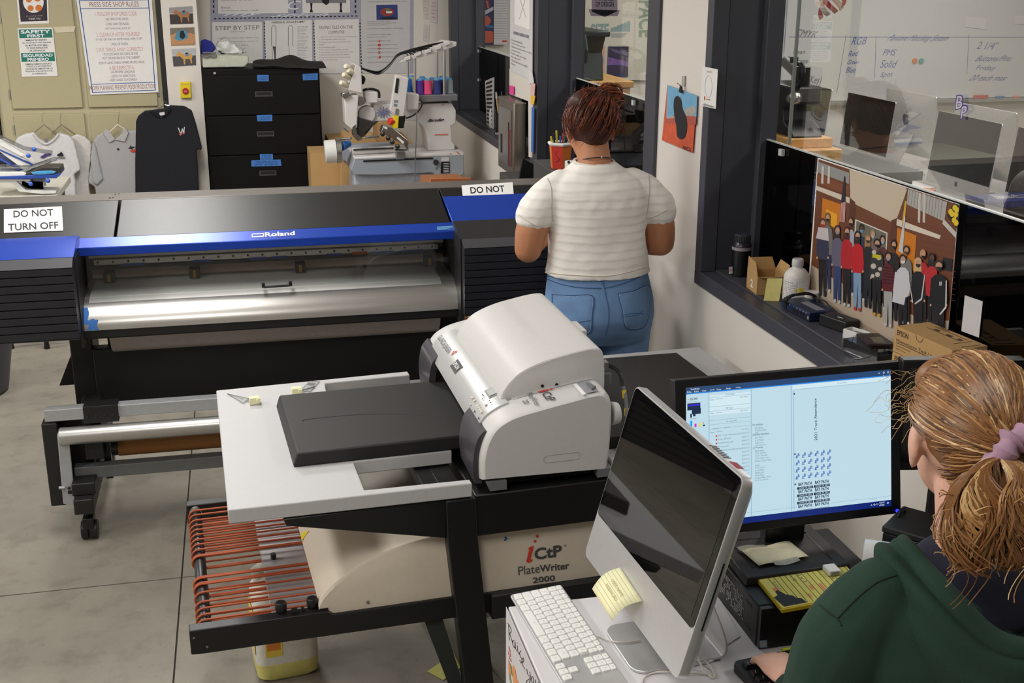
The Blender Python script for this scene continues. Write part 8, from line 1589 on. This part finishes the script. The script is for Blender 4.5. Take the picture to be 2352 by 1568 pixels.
for k in range(60):
    b.m([G2, G3, G4][rn.randrange(3)]); f0 = rn.uniform(0, 2*PI); c = PC_+V((PR_.x*math.cos(f0)*.9, PR_.y*math.sin(f0)*.9, rn.uniform(-.08, .03))); rr = rn.uniform(.010, .022)
    b.tube([c+V((rr*math.cos(f0+i*.5), rr*.5*math.sin(f0+i*.5), rr*math.sin(i*.5)-.004*i)) for i in range(10)], .0008, 3)
pt = b.build('ponytail', gh, smooth=True); pt['kind'] = 'stuff'
b = B(GM, G1); b.ball((-.026, -.160, -.058), (.060, .038, .056), 16); b.build('ponytail_core', gh, remesh=.007, sm=3)
b = B(GM, mat('mauve_scrunchie', (176, 142, 164), .85, bump=.2, scale=60)); P = []
for k in range(40): a = 2*PI*k/40; P.append(V((.010+.034*math.cos(a), -.143+.010*math.sin(2*a)-.004*math.sin(5*a), .0+.036*math.sin(a))))
b.tube(P, [.0155+.004*math.sin(k*1.9)+.0025*math.sin(k*3.7) for k in range(40)], 12, loop=True); b.build('scrunchie', gl_, smooth=True)
# her chair
ch = thing('desk_chair', 'white backed tall chair under the girl in green', 'chair', (GX, GY-.05, 0)); CW = mat('chair_white', (206, 202, 204), .4)
b = B(CW and ch, CW); 
for x in (-.075, .10): b.rings([[(x-.012, -.20, .62), (x+.012, -.20, .62), (x+.012, -.18, .62), (x-.012, -.18, .62)], [(x-.012, -.215, .985), (x+.012, -.215, .985), (x+.012, -.195, .985), (x-.012, -.195, .985)]])
b.rings([[(x, y, z) for x, z in ((-.02, .955), (.0, .975), (.03, .985), (.12, .985), (.15, .975), (.16, .955), (.15, .90), (-.01, .90))] for y in (-.222, -.19)]); b.build('backrest', ch, bev=.008, seg=3)
B(ch, BLACKP).box(-.2, -.185, .55, .2, .2, .60).build('seat', ch, bev=.02, seg=3); B(ch, GREYM).cyl((0, 0, .06), (0, 0, .55), .03).build('column', ch)
b = B(ch, BLACKP); b.tube([(.18*math.cos(k*PI/10), .18*math.sin(k*PI/10), .28) for k in range(20)], .01, 8, loop=True)
for k in range(5): a = k*2*PI/5+.3; b.tube([(0, 0, .07), (.26*math.cos(a), .26*math.sin(a), .05)], .018, 8); b.ball((.26*math.cos(a), .26*math.sin(a), .028), .027, 10)
b.build('base', ch)
# ---------------------------------------------------------------- student in the lab at the right edge
lx, ly = 2.95, 3.97; sd = thing('person', 'dark-haired student in black sitting in the lab at right edge of photo', 'person', (lx, ly, 0), -PI/2)
SH = Mx.Translation((0, .05, 1.24)) @ Mx.Rotation(-.25, 4, 'X'); b = B(sd, SKIN2); head(b, SH); limb(b, [(0, -.01, 1.06), (0, .02, 1.16)], [.06, .05]); loft(b, [(0, 0, .5, .13, .09), (0, 0, .95, .15, .08), (0, 0, 1.04, .10, .06)])
for s in (-1, 1): limb(b, [(s*.17, 0, 1.0), (s*.21, .04, .82)], [.045, .04]); limb(b, [(s*.21, .04, .82), (s*.16, .34, .795)], [.04, .028]); hand(b, (s*.16, .34, .795), (-s*.2, 1, 0), (0, 0, 1), -s, .4); limb(b, [(s*.1, 0, .5), (s*.1, .38, .5)], [.075, .06]); limb(b, [(s*.1, .38, .5), (s*.1, .36, .06)], [.05, .035])
b.build('body', sd, remesh=.007, sm=5); face(sd, FRM[sd.name] @ SH)
b = B(sd, mat('black_jersey', (22, 22, 26), .9)); loft(b, [(0, 0, .5, .17, .13), (0, 0, .8, .175, .125), (0, 0, .97, .185, .11), (0, 0, 1.04, .13, .085), (0, 0, 1.07, .075, .065)])
for s in (-1, 1): limb(b, [(s*.15, 0, .99), (s*.2, .03, .86)], [.065, .06])
b.build('tee_shirt', sd, remesh=.009, sm=5); b = B(FRM[sd.name] @ SH, mat('dark_brown_hair', (46, 30, 24), .5, bump=.4, scale=60)); b.ball((0, -.026, .03), (.09, .098, .10), 20); b.ball((0, -.07, -.04), (.075, .045, .075), 14); b.build('hair', sd, remesh=.007, sm=3)
b = B(sd, MATS['dark_trousers']); loft(b, [(0, 0, .44, .15, .13), (0, 0, .56, .16, .13)])
for s in (-1, 1): limb(b, [(s*.1, 0, .5), (s*.1, .38, .5)], [.09, .07]); limb(b, [(s*.1, .38, .5), (s*.1, .36, .08)], [.066, .05])
b.build('trousers', sd, remesh=.011, sm=4)
t = thing('stool', 'low black stool under the student in the lab', 'stool', (lx, ly, 0)); b = B(t, BLACKP); b.lathe((0, 0, 0), [(.17, .35), (.19, .36), (.19, .385), (.16, .39)], 24); b.build('seat', t, smooth=True)
for k in range(4): a = PI/4+k*PI/2; B(t, BLACKP).tube([(.16*math.cos(a), .16*math.sin(a), 0), (.1*math.cos(a), .1*math.sin(a), .35)], .014, 8).build('leg', t)

fcv = project(cv); b = B(m=YELL); b.poly([fcv(x, y, .003) for x, y in ((693, 1224), (711, 1219.5), (695, 1243))]); b.build('warning_label', cv)
